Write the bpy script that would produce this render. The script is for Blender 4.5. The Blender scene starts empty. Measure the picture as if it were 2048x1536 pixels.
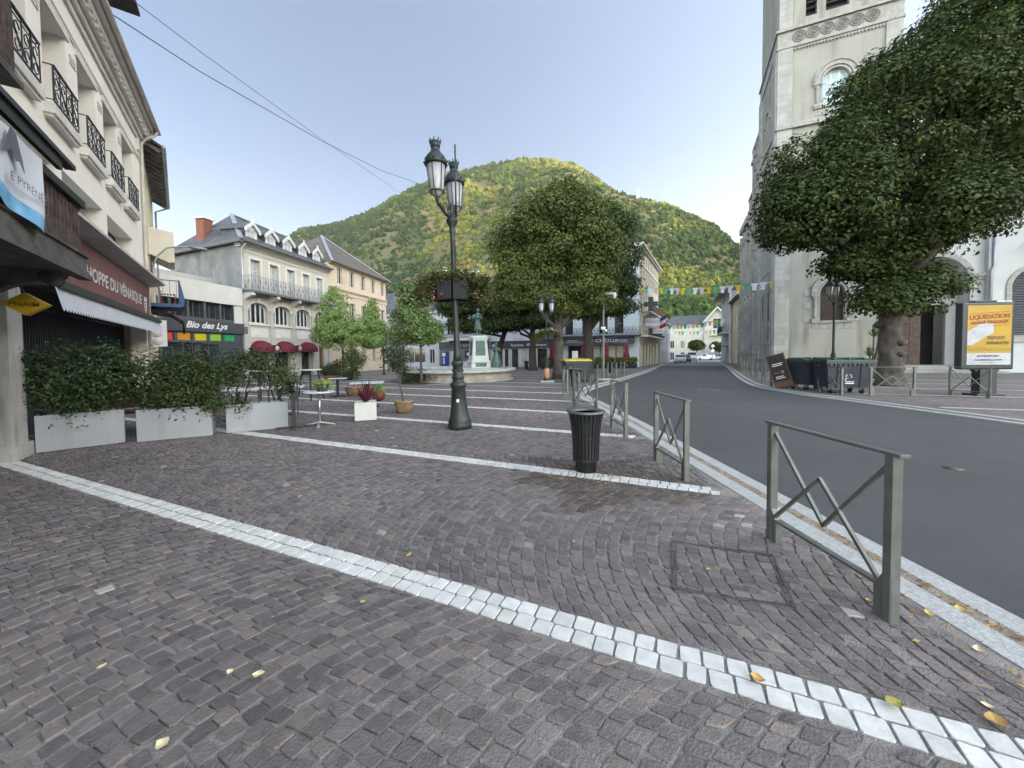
import bpy, bmesh, math, random
import numpy as np
from mathutils import Vector, Matrix
PI = math.pi
rnd = random.Random(7)
NP = np.random.RandomState(11)
SC = bpy.context.scene
COL = SC.collection

# ------------------------------------------------------------ camera
F = 769.0; CAMH = 1.55; PITCH = math.radians(2.0); ROLL = math.radians(-0.57); CY = 730.0
RC = (Matrix.Rotation(PI/2 - PITCH, 3, 'X') @ Matrix.Rotation(ROLL, 3, 'Z'))
cd = bpy.data.cameras.new('camera'); cam = bpy.data.objects.new('camera', cd); COL.objects.link(cam)
cam.matrix_world = Matrix.Translation((0, 0, CAMH)) @ RC.to_4x4()
cd.sensor_width = 36.0; cd.lens = F/2048*36; cd.shift_y = (CY-768)/2048.0
cd.clip_start = 0.05; cd.clip_end = 9000
SC.camera = cam
CAM = Vector((0, 0, CAMH))

def zg(y): return 0.0 if y < 8 else -0.011*(y-8)
def ray(u, v): return RC @ Vector(((u-1024)/F, -(v-CY)/F, -1.0))
def gp(u, v, dz=0.0):
    d = ray(u, v); P = CAM + d*((dz-CAMH)/d.z)
    if P.y > 8 or d.z > 0: P = CAM + d*((dz+0.088-CAMH)/(d.z+0.011*d.y))
    return P
def at(u, v, Y):
    d = ray(u, v); return CAM + d*(Y/d.y)

# ------------------------------------------------------------ materials
def srgb(r, g, b):
    return tuple(((c/255)/12.92 if c/255 <= .04045 else ((c/255+.055)/1.055)**2.4) for c in (r, g, b))
MATS = {}
def mat(name, col, rough=.7, metal=0.0, var=.12, scale=3.0, bump=.0, bscale=40.0, col2=None, stain=0.0, stain_col=(.12, .11, .1), stain_scale=1.0, attr=None, trans=0.0, spec=None, detail=4.0):
    """principled material: object-space noise varies the colour, a second noise the relief"""
    if name in MATS: return MATS[name]
    m = bpy.data.materials.new(name); m.use_nodes = True; MATS[name] = m
    nt = m.node_tree; N = nt.nodes; L = nt.links
    b = N['Principled BSDF']; b.inputs['Roughness'].default_value = rough; b.inputs['Metallic'].default_value = metal
    if spec is not None: b.inputs['Specular IOR Level'].default_value = spec
    tc = N.new('ShaderNodeTexCoord')
    def noise(sc, det, vec=None):
        n = N.new('ShaderNodeTexNoise'); n.inputs['Scale'].default_value = sc; n.inputs['Detail'].default_value = det
        L.new(vec if vec is not None else tc.outputs['Object'], n.inputs['Vector']); return n
    c = (*col, 1); c2 = (*(col2 if col2 else tuple(x*(1-var*2.2) for x in col)), 1)
    n1 = noise(scale, detail)
    mx = N.new('ShaderNodeMix'); mx.data_type = 'RGBA'; mx.inputs['A'].default_value = c; mx.inputs['B'].default_value = c2
    rmp = N.new('ShaderNodeValToRGB'); rmp.color_ramp.elements[0].position = .35; rmp.color_ramp.elements[1].position = .7
    L.new(n1.outputs['Fac'], rmp.inputs['Fac']); L.new(rmp.outputs['Color'], mx.inputs['Factor'])
    out = mx.outputs['Result']
    if attr:
        a = N.new('ShaderNodeAttribute'); a.attribute_name = attr
        m2 = N.new('ShaderNodeMix'); m2.data_type = 'RGBA'; m2.blend_type = 'MULTIPLY'; m2.inputs['Factor'].default_value = 1.0
        L.new(out, m2.inputs['A']); L.new(a.outputs['Color'], m2.inputs['B']); out = m2.outputs['Result']
    if stain > 0:
        mp = N.new('ShaderNodeMapping'); mp.inputs['Scale'].default_value = (2.2*stain_scale, 2.2*stain_scale, .28*stain_scale)
        L.new(tc.outputs['Object'], mp.inputs['Vector'])
        n3 = noise(1.3, 6.0, mp.outputs['Vector'])
        r3 = N.new('ShaderNodeValToRGB'); r3.color_ramp.elements[0].position = .5; r3.color_ramp.elements[1].position = .78
        L.new(n3.outputs['Fac'], r3.inputs['Fac'])
        ml = N.new('ShaderNodeMath'); ml.operation = 'MULTIPLY'; ml.inputs[1].default_value = stain; L.new(r3.outputs['Color'], ml.inputs[0])
        m3 = N.new('ShaderNodeMix'); m3.data_type = 'RGBA'; m3.inputs['B'].default_value = (*stain_col, 1)
        L.new(ml.outputs[0], m3.inputs['Factor']); L.new(out, m3.inputs['A']); out = m3.outputs['Result']
    L.new(out, b.inputs['Base Color'])
    if bump > 0:
        nb = noise(bscale, 5.0); bp = N.new('ShaderNodeBump'); bp.inputs['Strength'].default_value = bump; bp.inputs['Distance'].default_value = .02
        L.new(nb.outputs['Fac'], bp.inputs['Height']); L.new(bp.outputs['Normal'], b.inputs['Normal'])
    if trans > 0:   # thin leaves let light through
        tr = N.new('ShaderNodeBsdfTranslucent'); L.new(out, tr.inputs['Color'])
        ms = N.new('ShaderNodeMixShader'); ms.inputs[0].default_value = trans
        o = N['Material Output']; L.new(b.outputs[0], ms.inputs[1]); L.new(tr.outputs[0], ms.inputs[2]); L.new(ms.outputs[0], o.inputs['Surface'])
    return m

def brick_mat(name, col, mortar, bw, bh, var=.25, msize=.012, rough=.85, stain=.3, bump=.4, stain_col=(.13, .12, .11)):
    """coursed stone / brick in the local x-z plane (x+y so that the returns show courses as well)"""
    if name in MATS: return MATS[name]
    m = mat(name, col, rough, var=var*.5, scale=.9, stain=stain, stain_col=stain_col)
    nt = m.node_tree; N = nt.nodes; L = nt.links; b = N['Principled BSDF']
    tc = [n for n in N if n.type == 'TEX_COORD'][0]
    sp = N.new('ShaderNodeSeparateXYZ'); L.new(tc.outputs['Object'], sp.inputs[0])
    ad = N.new('ShaderNodeMath'); ad.operation = 'ADD'; L.new(sp.outputs[0], ad.inputs[0]); L.new(sp.outputs[1], ad.inputs[1])
    cb = N.new('ShaderNodeCombineXYZ'); L.new(ad.outputs[0], cb.inputs[0]); L.new(sp.outputs[2], cb.inputs[1])
    br = N.new('ShaderNodeTexBrick'); L.new(cb.outputs[0], br.inputs['Vector'])
    br.inputs['Scale'].default_value = 1.0; br.inputs['Brick Width'].default_value = bw; br.inputs['Row Height'].default_value = bh
    br.inputs['Mortar Size'].default_value = msize; br.inputs['Mortar Smooth'].default_value = .3
    br.inputs['Color1'].default_value = (1, 1, 1, 1); br.inputs['Color2'].default_value = (1-var, 1-var, 1-var*.9, 1)
    mr = tuple(a/b_ for a, b_ in zip(mortar, col)); br.inputs['Mortar'].default_value = (*mr, 1)
    old = b.inputs['Base Color'].links[0].from_socket
    mu = N.new('ShaderNodeMix'); mu.data_type = 'RGBA'; mu.blend_type = 'MULTIPLY'; mu.inputs['Factor'].default_value = 1
    L.new(old, mu.inputs['A']); L.new(br.outputs['Color'], mu.inputs['B']); L.new(mu.outputs['Result'], b.inputs['Base Color'])
    nb = N.new('ShaderNodeTexNoise'); nb.inputs['Scale'].default_value = 25; L.new(tc.outputs['Object'], nb.inputs['Vector'])
    sb = N.new('ShaderNodeMath'); sb.operation = 'MULTIPLY_ADD'; sb.inputs[1].default_value = -1.0; L.new(br.outputs['Fac'], sb.inputs[0])
    ms = N.new('ShaderNodeMath'); ms.operation = 'MULTIPLY'; ms.inputs[1].default_value = .35; L.new(nb.outputs['Fac'], ms.inputs[0]); L.new(ms.outputs[0], sb.inputs[2])
    bp = N.new('ShaderNodeBump'); bp.inputs['Strength'].default_value = bump; bp.inputs['Distance'].default_value = .02
    L.new(sb.outputs[0], bp.inputs['Height']); L.new(bp.outputs['Normal'], b.inputs['Normal'])
    return m

# ------------------------------------------------------------ mesh building
def link(name, me, m=None, parent=None, loc=None):
    o = bpy.data.objects.new(name, me); COL.objects.link(o)
    if m is not None:
        for x in (m if isinstance(m, (list, tuple)) else [m]): me.materials.append(x)
    if parent is not None: o.parent = parent
    if loc is not None: o.location = loc
    return o
def npmesh(name, V, Q, mat_=None, parent=None, attr=None, smooth=False):
    """V (n,3), Q (m,k) faces of one size; attr: (m,3) colour per face"""
    V = np.asarray(V, np.float32); Q = np.asarray(Q, np.int32); k = Q.shape[1]
    me = bpy.data.meshes.new(name)
    me.vertices.add(len(V)); me.vertices.foreach_set('co', V.ravel())
    me.loops.add(Q.size); me.loops.foreach_set('vertex_index', Q.ravel())
    me.polygons.add(len(Q)); me.polygons.foreach_set('loop_start', np.arange(0, Q.size, k, dtype=np.int32))
    me.polygons.foreach_set('use_smooth', np.full(len(Q), bool(smooth)))
    me.update(calc_edges=True)
    if attr is not None:
        a = me.attributes.new('tone', 'FLOAT_COLOR', 'FACE')
        c = np.ones((len(Q), 4), np.float32); c[:, :3] = attr; a.data.foreach_set('color', c.ravel())
    return link(name, me, mat_, parent)
class MB:
    def __init__(s): s.v = []; s.f = []; s.mi = []; s.sm = []
    def add(s, vs, fs, mi=0, sm=False):
        o = len(s.v); s.v += [tuple(p) for p in vs]
        for f in fs: s.f.append(tuple(i+o for i in f)); s.mi.append(mi); s.sm.append(sm)
        return s
    def quad(s, a, b, c, d, mi=0): return s.add([a, b, c, d], [(0, 1, 2, 3)], mi)
    def box(s, x0, y0, z0, x1, y1, z1, mi=0):
        return s.add([(x0, y0, z0), (x1, y0, z0), (x1, y1, z0), (x0, y1, z0), (x0, y0, z1), (x1, y0, z1), (x1, y1, z1), (x0, y1, z1)],
                     [(0, 3, 2, 1), (4, 5, 6, 7), (0, 1, 5, 4), (1, 2, 6, 5), (2, 3, 7, 6), (3, 0, 4, 7)], mi)
    def bevbox(s, x0, y0, z0, x1, y1, z1, b=.01, mi=0):
        bm = bmesh.new(); bmesh.ops.create_cube(bm, size=1)
        for v in bm.verts: v.co = Vector(((x0+x1)/2+v.co.x*(x1-x0), (y0+y1)/2+v.co.y*(y1-y0), (z0+z1)/2+v.co.z*(z1-z0)))
        bmesh.ops.bevel(bm, geom=list(bm.edges), offset=b, segments=2, affect='EDGES', profile=.6)
        return s.bm(bm, mi)
    def bm(s, bm, mi=0, sm=False):
        bm.verts.index_update(); s.add([v.co[:] for v in bm.verts], [[v.index for v in f.verts] for f in bm.faces], mi, sm); bm.free(); return s
    def bar(s, p, q, w, h=None, mi=0, up=(0, 0, 1)):
        """square bar between two points"""
        h = h or w; p = Vector(p); q = Vector(q); d = (q-p).normalized(); u = Vector(up)
        if abs(d.dot(u)) > .98: u = Vector((1, 0, 0))
        a = d.cross(u).normalized()*w/2; b = a.cross(d).normalized()*h/2
        vs = [p-a-b, p+a-b, p+a+b, p-a+b, q-a-b, q+a-b, q+a+b, q-a+b]
        return s.add([v[:] for v in vs], [(0, 3, 2, 1), (4, 5, 6, 7), (0, 1, 5, 4), (1, 2, 6, 5), (2, 3, 7, 6), (3, 0, 4, 7)], mi)
    def tube(s, pts, r, seg=8, mi=0, cap=True):
        P = [Vector(p) for p in pts]; n = len(P); rr = r if isinstance(r, (list, tuple)) else [r]*n
        vs = []; fs = []; up = Vector((0, 0, 1)); pa = None
        for i in range(n):
            d = (P[min(i+1, n-1)]-P[max(i-1, 0)]).normalized()
            if pa is None:
                u = up if abs(d.dot(up)) < .95 else Vector((1, 0, 0)); a = d.cross(u).normalized()
            else: a = (pa-d*pa.dot(d)).normalized()
            pa = a; b = d.cross(a)
            for k in range(seg):
                t = 2*PI*k/seg; vs.append((P[i]+(a*math.cos(t)+b*math.sin(t))*rr[i])[:])
        for i in range(n-1):
            for k in range(seg):
                k2 = (k+1) % seg; fs.append((i*seg+k, i*seg+k2, (i+1)*seg+k2, (i+1)*seg+k))
        if cap: fs.append(tuple(range(seg))[::-1]); fs.append(tuple((n-1)*seg+k for k in range(seg)))
        return s.add(vs, fs, mi, True)
    def lathe(s, prof, seg=16, c=(0, 0, 0), mi=0, sm=True, ax=None, sq=1.0, a0=0.0):
        vs = []; fs = []; n = len(prof)
        for r, z in prof:
            for k in range(seg):
                t = 2*PI*k/seg+a0; vs.append((c[0]+r*math.cos(t), c[1]+r*math.sin(t)*sq, c[2]+z))
        if ax is not None:
            M = Vector((0, 0, 1)).rotation_difference(Vector(ax)).to_matrix(); C0 = Vector(c)
            vs = [(C0+M @ (Vector(v)-C0))[:] for v in vs]
        for i in range(n-1):
            for k in range(seg):
                k2 = (k+1) % seg; fs.append((i*seg+k, i*seg+k2, (i+1)*seg+k2, (i+1)*seg+k))
        fs.append(tuple(range(seg))[::-1]); fs.append(tuple((n-1)*seg+k for k in range(seg)))
        return s.add(vs, fs, mi, sm)
    def prism(s, poly, z0, z1, mi=0):
        n = len(poly); vs = [(x, y, z0) for x, y in poly]+[(x, y, z1) for x, y in poly]
        return s.add(vs, [tuple(range(n))[::-1], tuple(range(n, 2*n))]+[(i, (i+1) % n, (i+1) % n+n, i+n) for i in range(n)], mi)
    def prismy(s, poly, y0, y1, mi=0):
        """polygon in x-z pushed along y"""
        n = len(poly); vs = [(x, y0, z) for x, z in poly]+[(x, y1, z) for x, z in poly]
        return s.add(vs, [tuple(range(n)), tuple(range(n, 2*n))[::-1]]+[((i+1) % n, i, i+n, (i+1) % n+n) for i in range(n)], mi)
    def prismx(s, poly, x0, x1, mi=0):
        n = len(poly); vs = [(x0, y, z) for y, z in poly]+[(x1, y, z) for y, z in poly]
        return s.add(vs, [tuple(range(n)), tuple(range(n, 2*n))[::-1]]+[((i+1) % n, i, i+n, (i+1) % n+n) for i in range(n)], mi)
    def archband(s, cx, zc, r0, r1, y0, y1, a0=0, a1=PI, n=18, mi=0, sz=1.0):
        """ring segment in x-z between radii, from y0 to y1"""
        pts = [(a0+(a1-a0)*i/n) for i in range(n+1)]
        for i in range(n):
            q = []
            for t, r in ((pts[i], r0), (pts[i], r1), (pts[i+1], r1), (pts[i+1], r0)): q.append((cx+r*math.cos(t), zc+r*math.sin(t)*sz))
            s.prismy(q, y0, y1, mi)
        return s
    def wall(s, x0, x1, z0, z1, ops=(), y=0.0, depth=.25, mi=0, rmi=None):
        """wall face at y with openings (xa,xb,za,zb[,rise]) and their reveals going in by depth"""
        rmi = mi if rmi is None else rmi
        xs = sorted({x0, x1, *[o[0] for o in ops], *[o[1] for o in ops]}); zs = sorted({z0, z1, *[o[2] for o in ops], *[o[3] for o in ops]})
        xs = [x for x in xs if x0 <= x <= x1]; zs = [z for z in zs if z0 <= z <= z1]
        for i in range(len(xs)-1):
            for j in range(len(zs)-1):
                mx_, mz_ = (xs[i]+xs[i+1])/2, (zs[j]+zs[j+1])/2
                if any(o[0] < mx_ < o[1] and o[2] < mz_ < o[3] for o in ops): continue
                s.quad((xs[i], y, zs[j]), (xs[i+1], y, zs[j]), (xs[i+1], y, zs[j+1]), (xs[i], y, zs[j+1]), mi)
        for o in ops:
            xa, xb, za, zb = o[:4]; rise = o[4] if len(o) > 4 else 0; y2 = y+depth; n = 12 if rise else 1
            cx = (xa+xb)/2; hw = (xb-xa)/2
            top = [(cx-hw*math.cos(PI*i/n), zb-rise+rise*math.sin(PI*i/n)) for i in range(n+1)] if rise else [(xa, zb), (xb, zb)]
            if rise:
                for i in range(n):
                    (a, b), (c, d) = top[i], top[i+1]
                    s.quad((a, y, b), (c, y, d), (c, y, zb), (a, y, zb), mi)
            for i in range(len(top)-1):
                (a, b), (c, d) = top[i], top[i+1]; s.quad((a, y, b), (a, y2, b), (c, y2, d), (c, y, d), rmi)
            zt = zb-rise
            s.quad((xa, y, za), (xa, y2, za), (xa, y2, zt), (xa, y, zt), rmi); s.quad((xb, y, za), (xb, y, zt), (xb, y2, zt), (xb, y2, za), rmi)
            s.quad((xa, y, za), (xb, y, za), (xb, y2, za), (xa, y2, za), rmi)
        return s
    def rot(s, M, i0=0):
        M = Matrix(M)
        s.v[i0:] = [(M @ Vector(p))[:] for p in s.v[i0:]]; return s
    def build(s, name, m, parent=None, loc=None):
        me = bpy.data.meshes.new(name); me.from_pydata(s.v, [], s.f)
        me.polygons.foreach_set('material_index', s.mi); me.polygons.foreach_set('use_smooth', s.sm)
        me.validate(); me.update()
        return link(name, me, m, parent, loc)
def smooth_angle(o, deg=40):
    try:
        me = o.data
        bm = bmesh.new(); bm.from_mesh(me)
        for e in bm.edges:
            if len(e.link_faces) == 2 and e.calc_face_angle(0) > math.radians(deg): e.smooth = False
        bm.to_mesh(me); bm.free()
    except Exception: pass
    return o

def tag(o, label, cat, group=None):
    o['label'] = label; o['category'] = cat
    if group: o['group'] = group
    return o
def thing(name, label, cat, loc=(0, 0, 0), rz=0.0, group=None, sc=None):
    o = bpy.data.objects.new(name, None); COL.objects.link(o); o.location = loc; o.rotation_euler = (0, 0, rz); o.empty_display_size = .2
    if sc: o.scale = (sc, sc, sc)
    return tag(o, label, cat, group)
def struct(o): o['kind'] = 'structure'; return o
def dup(root, loc, rz=0.0, label=None, sc=None, group=None):
    r = root.copy(); COL.objects.link(r); r.location = loc; r.rotation_euler = (0, 0, rz)
    if sc: r.scale = (sc, sc, sc)
    if label: r['label'] = label
    if group: r['group'] = group
    for ch in list(root.children):
        c = ch.copy(); COL.objects.link(c); c.parent = r
        for g in list(ch.children):
            d = g.copy(); COL.objects.link(d); d.parent = c
    return r
def facade(name, label, cat, o, xdir, z=0.0, group=None):
    """a building whose local x runs along its front, y goes in, z up"""
    return thing(name, label, cat, (o[0], o[1], z), math.atan2(xdir[1], xdir[0]), group)

def text(body, width, height, parent, m, loc, name='lettering', shear=0.0, bold=0.0, depth=.004, rot=(PI/2, 0, 0), label=None):
    cu = bpy.data.curves.new('t', 'FONT'); cu.body = body; cu.align_x = 'LEFT'; cu.size = 1; cu.shear = shear; cu.offset = bold; cu.extrude = .0; cu.resolution_u = 3
    to = bpy.data.objects.new('t', cu); COL.objects.link(to); bpy.context.view_layer.update()
    dg = bpy.context.evaluated_depsgraph_get(); me = bpy.data.meshes.new_from_object(to.evaluated_get(dg)); bpy.data.objects.remove(to)
    n = len(me.vertices); co = np.empty(n*3, np.float32); me.vertices.foreach_get('co', co); co = co.reshape(-1, 3)
    mn, mxx = co.min(0), co.max(0)
    co[:, 0] = (co[:, 0]-mn[0])/(mxx[0]-mn[0])*width; co[:, 1] = (co[:, 1]-mn[1])/(mxx[1]-mn[1])*height; co[:, 2] = depth
    me.vertices.foreach_set('co', co.ravel()); me.update(); me.name = name
    o = link(name, me, m, parent, loc); o.rotation_euler = rot
    return o
# ------------------------------------------------------------ sky, sun, exposure
SUN_EL, SUN_AZ = math.radians(13.0), math.radians(97.0)      # azimuth clockwise from +y (the camera looks along +y)
W = bpy.data.worlds.new('World'); SC.world = W; W.use_nodes = True
wn = W.node_tree.nodes; wl = W.node_tree.links
bg = wn['Background']; sky = wn.new('ShaderNodeTexSky'); sky.sky_type = 'NISHITA'; sky.sun_disc = False
sky.sun_elevation = SUN_EL; sky.sun_rotation = SUN_AZ; sky.altitude = 650; sky.air_density = 1.0; sky.dust_density = 0.6; sky.ozone_density = 1.0
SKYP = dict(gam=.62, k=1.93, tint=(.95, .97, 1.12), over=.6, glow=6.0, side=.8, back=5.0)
def wnode(t, **kw):
    n = wn.new(t)
    for k_, v_ in kw.items(): setattr(n, k_, v_)
    return n
gm = wnode('ShaderNodeGamma'); gm.inputs['Gamma'].default_value = SKYP['gam']; wl.new(sky.outputs[0], gm.inputs['Color'])      # gamma narrows the model sky's range between horizon and zenith
wb = wnode('ShaderNodeMix', data_type='RGBA', blend_type='MULTIPLY'); wb.inputs['Factor'].default_value = 1.0; wb.inputs['B'].default_value = (*[c*SKYP['k'] for c in SKYP['tint']], 1); wl.new(gm.outputs[0], wb.inputs['A'])
# added sky brightness overhead, right and behind the camera, to light ground and facades
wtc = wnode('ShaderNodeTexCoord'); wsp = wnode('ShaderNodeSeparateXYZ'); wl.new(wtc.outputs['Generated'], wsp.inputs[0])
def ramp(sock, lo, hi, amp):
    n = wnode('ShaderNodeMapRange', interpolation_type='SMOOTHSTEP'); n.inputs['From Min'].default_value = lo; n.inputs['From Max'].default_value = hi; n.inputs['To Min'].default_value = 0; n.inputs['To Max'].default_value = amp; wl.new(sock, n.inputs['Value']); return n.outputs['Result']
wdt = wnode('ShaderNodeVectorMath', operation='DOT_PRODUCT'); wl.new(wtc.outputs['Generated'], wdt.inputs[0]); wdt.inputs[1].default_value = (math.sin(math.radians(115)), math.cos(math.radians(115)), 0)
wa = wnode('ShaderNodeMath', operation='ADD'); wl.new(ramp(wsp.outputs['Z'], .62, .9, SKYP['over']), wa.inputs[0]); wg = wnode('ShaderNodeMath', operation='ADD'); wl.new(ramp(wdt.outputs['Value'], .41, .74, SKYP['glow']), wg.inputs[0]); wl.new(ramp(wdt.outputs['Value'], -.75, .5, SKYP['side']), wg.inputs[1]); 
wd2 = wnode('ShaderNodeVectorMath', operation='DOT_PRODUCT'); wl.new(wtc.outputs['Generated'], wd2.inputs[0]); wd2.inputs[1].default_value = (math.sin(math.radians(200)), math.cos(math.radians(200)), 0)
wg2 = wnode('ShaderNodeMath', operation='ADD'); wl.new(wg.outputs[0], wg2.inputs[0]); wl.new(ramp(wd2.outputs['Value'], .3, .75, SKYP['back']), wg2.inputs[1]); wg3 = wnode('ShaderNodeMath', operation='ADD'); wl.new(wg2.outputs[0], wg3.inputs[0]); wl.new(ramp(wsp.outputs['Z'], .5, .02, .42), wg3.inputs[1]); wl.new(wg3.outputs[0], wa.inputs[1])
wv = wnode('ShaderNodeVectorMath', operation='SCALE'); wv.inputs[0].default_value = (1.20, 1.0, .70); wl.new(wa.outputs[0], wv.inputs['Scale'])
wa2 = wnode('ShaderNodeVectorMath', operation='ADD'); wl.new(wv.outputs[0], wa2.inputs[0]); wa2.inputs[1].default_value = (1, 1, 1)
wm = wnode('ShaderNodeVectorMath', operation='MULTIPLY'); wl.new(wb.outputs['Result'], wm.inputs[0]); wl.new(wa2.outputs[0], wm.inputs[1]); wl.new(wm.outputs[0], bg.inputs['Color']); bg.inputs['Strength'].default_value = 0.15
sd = bpy.data.lights.new('sun', 'SUN'); sd.energy = 5.0; sd.angle = math.radians(.5); sd.color = (1.0, .86, .62)
so = bpy.data.objects.new('sun', sd); COL.objects.link(so)
sdir = Vector((math.sin(SUN_AZ)*math.cos(SUN_EL), math.cos(SUN_AZ)*math.cos(SUN_EL), math.sin(SUN_EL)))
so.rotation_euler = sdir.to_track_quat('Z', 'Y').to_euler(); so.location = (30, -20, 60)
SC.view_settings.view_transform = 'Standard'; SC.view_settings.look = 'None'; SC.view_settings.exposure = 0.4; SC.view_settings.gamma = 1.0
SC.cycles.max_bounces = 6; SC.cycles.diffuse_bounces = 3; SC.cycles.transparent_max_bounces = 8

# ------------------------------------------------------------ ground plan
A2 = np.array([-.912, .41]); B2 = np.array([.41, .912])        # the square's two axes: along / across the white lines
LINES = [2.04, 4.69, 7.11, 9.48, 11.8, 14.2]
K0 = [(2.45, -8), (2.45, 1.9), (2.41, 4.0), (2.38, 8.0), (2.37, 11.0), (2.31, 13.4), (2.31, 14.4), (2.42, 15.3), (2.74, 16.3), (3.55, 18.0), (4.6, 20.05), (8.67, 27.9), (12.55, 35.9), (21, 54.6), (33.5, 82.5), (40, 97), (46, 110)]
RK = [(10.35, -8), (10.35, 8), (10.34, 11.8), (10.34, 14.0), (10.75, 17.0), (12.2, 20.3), (15.9, 27.6), (23.0, 41.0), (42.7, 80.0), (58, 110)]
def smooth_poly(P, n=3):
    P = [np.array(p, float) for p in P]
    for _ in range(n):
        Q = [P[0]]
        for i in range(len(P)-1): Q += [P[i]*.75+P[i+1]*.25, P[i]*.25+P[i+1]*.75]
        Q.append(P[-1]); P = Q
    return P
def offset(P, d):
    R = []
    for i in range(len(P)):
        t = P[min(i+1, len(P)-1)]-P[max(i-1, 0)]; t = t/np.linalg.norm(t); R.append(P[i]+np.array([t[1], -t[0]])*d)
    return R
K0s = smooth_poly(K0); RKs = smooth_poly(RK)
def strip(name, Pa, Pb, dz, m, skirt=0.0, dzb=None):
    mb = MB(); dzb = dz if dzb is None else dzb
    for i in range(len(Pa)-1):
        a, b, c, d = Pa[i], Pb[i], Pb[i+1], Pa[i+1]
        mb.quad((a[0], a[1], zg(a[1])+dz), (b[0], b[1], zg(b[1])+dzb), (c[0], c[1], zg(c[1])+dzb), (d[0], d[1], zg(d[1])+dz))
        if skirt:
            mb.quad((b[0], b[1], zg(b[1])+dzb), (b[0], b[1], zg(b[1])+dzb-skirt), (c[0], c[1], zg(c[1])+dzb-skirt), (c[0], c[1], zg(c[1])+dzb))
            mb.quad((a[0], a[1], zg(a[1])+dz-skirt), (a[0], a[1], zg(a[1])+dz), (d[0], d[1], zg(d[1])+dz), (d[0], d[1], zg(d[1])+dz-skirt))
    return struct(mb.build(name, m))
M_ground = mat('earth', (.13, .12, .11), .95, var=.2, scale=.2)
mb = MB(); ys = [-700, -8, 8, 60, 120, 220, 260, 4000]
for i in range(len(ys)-1):
    za, zb = (zg(min(y, 220))-.16 for y in (ys[i], ys[i+1])); mb.quad((-4000, ys[i], za), (4000, ys[i], za), (4000, ys[i+1], zb), (-4000, ys[i+1], zb))
struct(mb.build('ground', M_ground))
M_asph = mat('asphalt', (.078, .0785, .081), .85, var=.10, scale=.35, bump=.8, bscale=160, col2=(.061, .0615, .064), stain=.5, stain_col=(.048, .048, .05), stain_scale=.35)
def wide(P, Q, n=6): return P, Q
inner = offset(K0s, .50)
# the road surface: rungs between the two kerbs at equal heights of y
mb = MB(); yy = list(np.arange(-8, 26, 1.5))+list(np.arange(26, 111, 6.0))
def xat(P, y):
    for i in range(len(P)-1):
        if P[i][1] <= y <= P[i+1][1]:
            t = (y-P[i][1])/(P[i+1][1]-P[i][1]+1e-9); return P[i][0]+(P[i+1][0]-P[i][0])*t
    return P[-1][0]
for i in range(len(yy)-1):
    y0, y1 = yy[i], yy[i+1]; xa, xb, xc, xd = xat(inner, y0)-.1, xat(RKs, y0)+.05, xat(RKs, y1)+.05, xat(inner, y1)-.1
    mb.quad((xa, y0, zg(y0)-.06), (xb, y0, zg(y0)-.06), (xc, y1, zg(y1)-.06), (xd, y1, zg(y1)-.06))
mb.quad((46, 110, zg(110)-.06), (-30, 140, zg(110)-.062), (120, 200, zg(125)-.06), (120, 96, zg(110)-.061))
struct(mb.build('road', M_asph))
# lighter worn asphalt beyond the crest
mb = MB(); mb.quad((19.3, 50, zg(50)-.054), (27.6, 47.5, zg(47.5)-.054), (57.5, 110, zg(110)-.054), (46.5, 110, zg(110)-.054)); struct(mb.build('road_far', mat('old_asphalt', (.20, .20, .20), .85, var=.1, scale=.5)))
M_gran = mat('kerb_granite', (.44, .44, .43), .75, var=.18, scale=60, bump=.25, bscale=120, stain=.35, stain_scale=2.5, stain_col=(.2, .18, .15))
def jointed(name, Pa, Pb, dz, m, skirt=.05, L=1.0):
    """kerb stones about a metre long with open joints"""
    mb = MB(); acc = 0.0
    for i in range(len(Pa)-1):
        a, b, c, d = (Vector((*p, 0)) for p in (Pa[i], Pb[i], Pb[i+1], Pa[i+1]))
        n = max(1, round((d-a).length/L)) if (d-a).length > 1.3*L else 1
        for k in range(n):
            t0, t1 = k/n, (k+1)/n; g = .004/max((d-a).length/n, .02) if acc > L*.8 else 0
            acc += (d-a).length/n
            if acc > L: acc = 0.0
            q = [a.lerp(d, t0+g/n), b.lerp(c, t0+g/n), b.lerp(c, t1), a.lerp(d, t1)]
            top = [(p.x, p.y, zg(p.y)+dz) for p in q]; bot = [(x, y, z-skirt) for x, y, z in top]
            mb.add(top+bot, [(0, 1, 2, 3), (0, 4, 5, 1), (1, 5, 6, 2), (2, 6, 7, 3), (3, 7, 4, 0)])
    return struct(mb.build(name, m))
jointed('kerb', K0s, offset(K0s, .175), .006, M_gran, .12)
M_gutter = mat('gutter_mortar', (.30, .27, .235), .95, var=.3, scale=8, bump=.6, bscale=60, col2=(.20, .15, .11))
strip('gutter', offset(K0s, .174), offset(K0s, .336), -.03, M_gutter)
jointed('kerb', offset(K0s, .335), offset(K0s, .505), -.028, M_gran, .1)
jointed('kerb', RKs, offset(RKs, .16), -.02, M_gran, .1); strip('gutter', offset(RKs, .159), offset(RKs, .3), -.035, M_gutter); jointed('kerb', offset(RKs, .299), offset(RKs, .46), .006, M_gran, .12)

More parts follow.
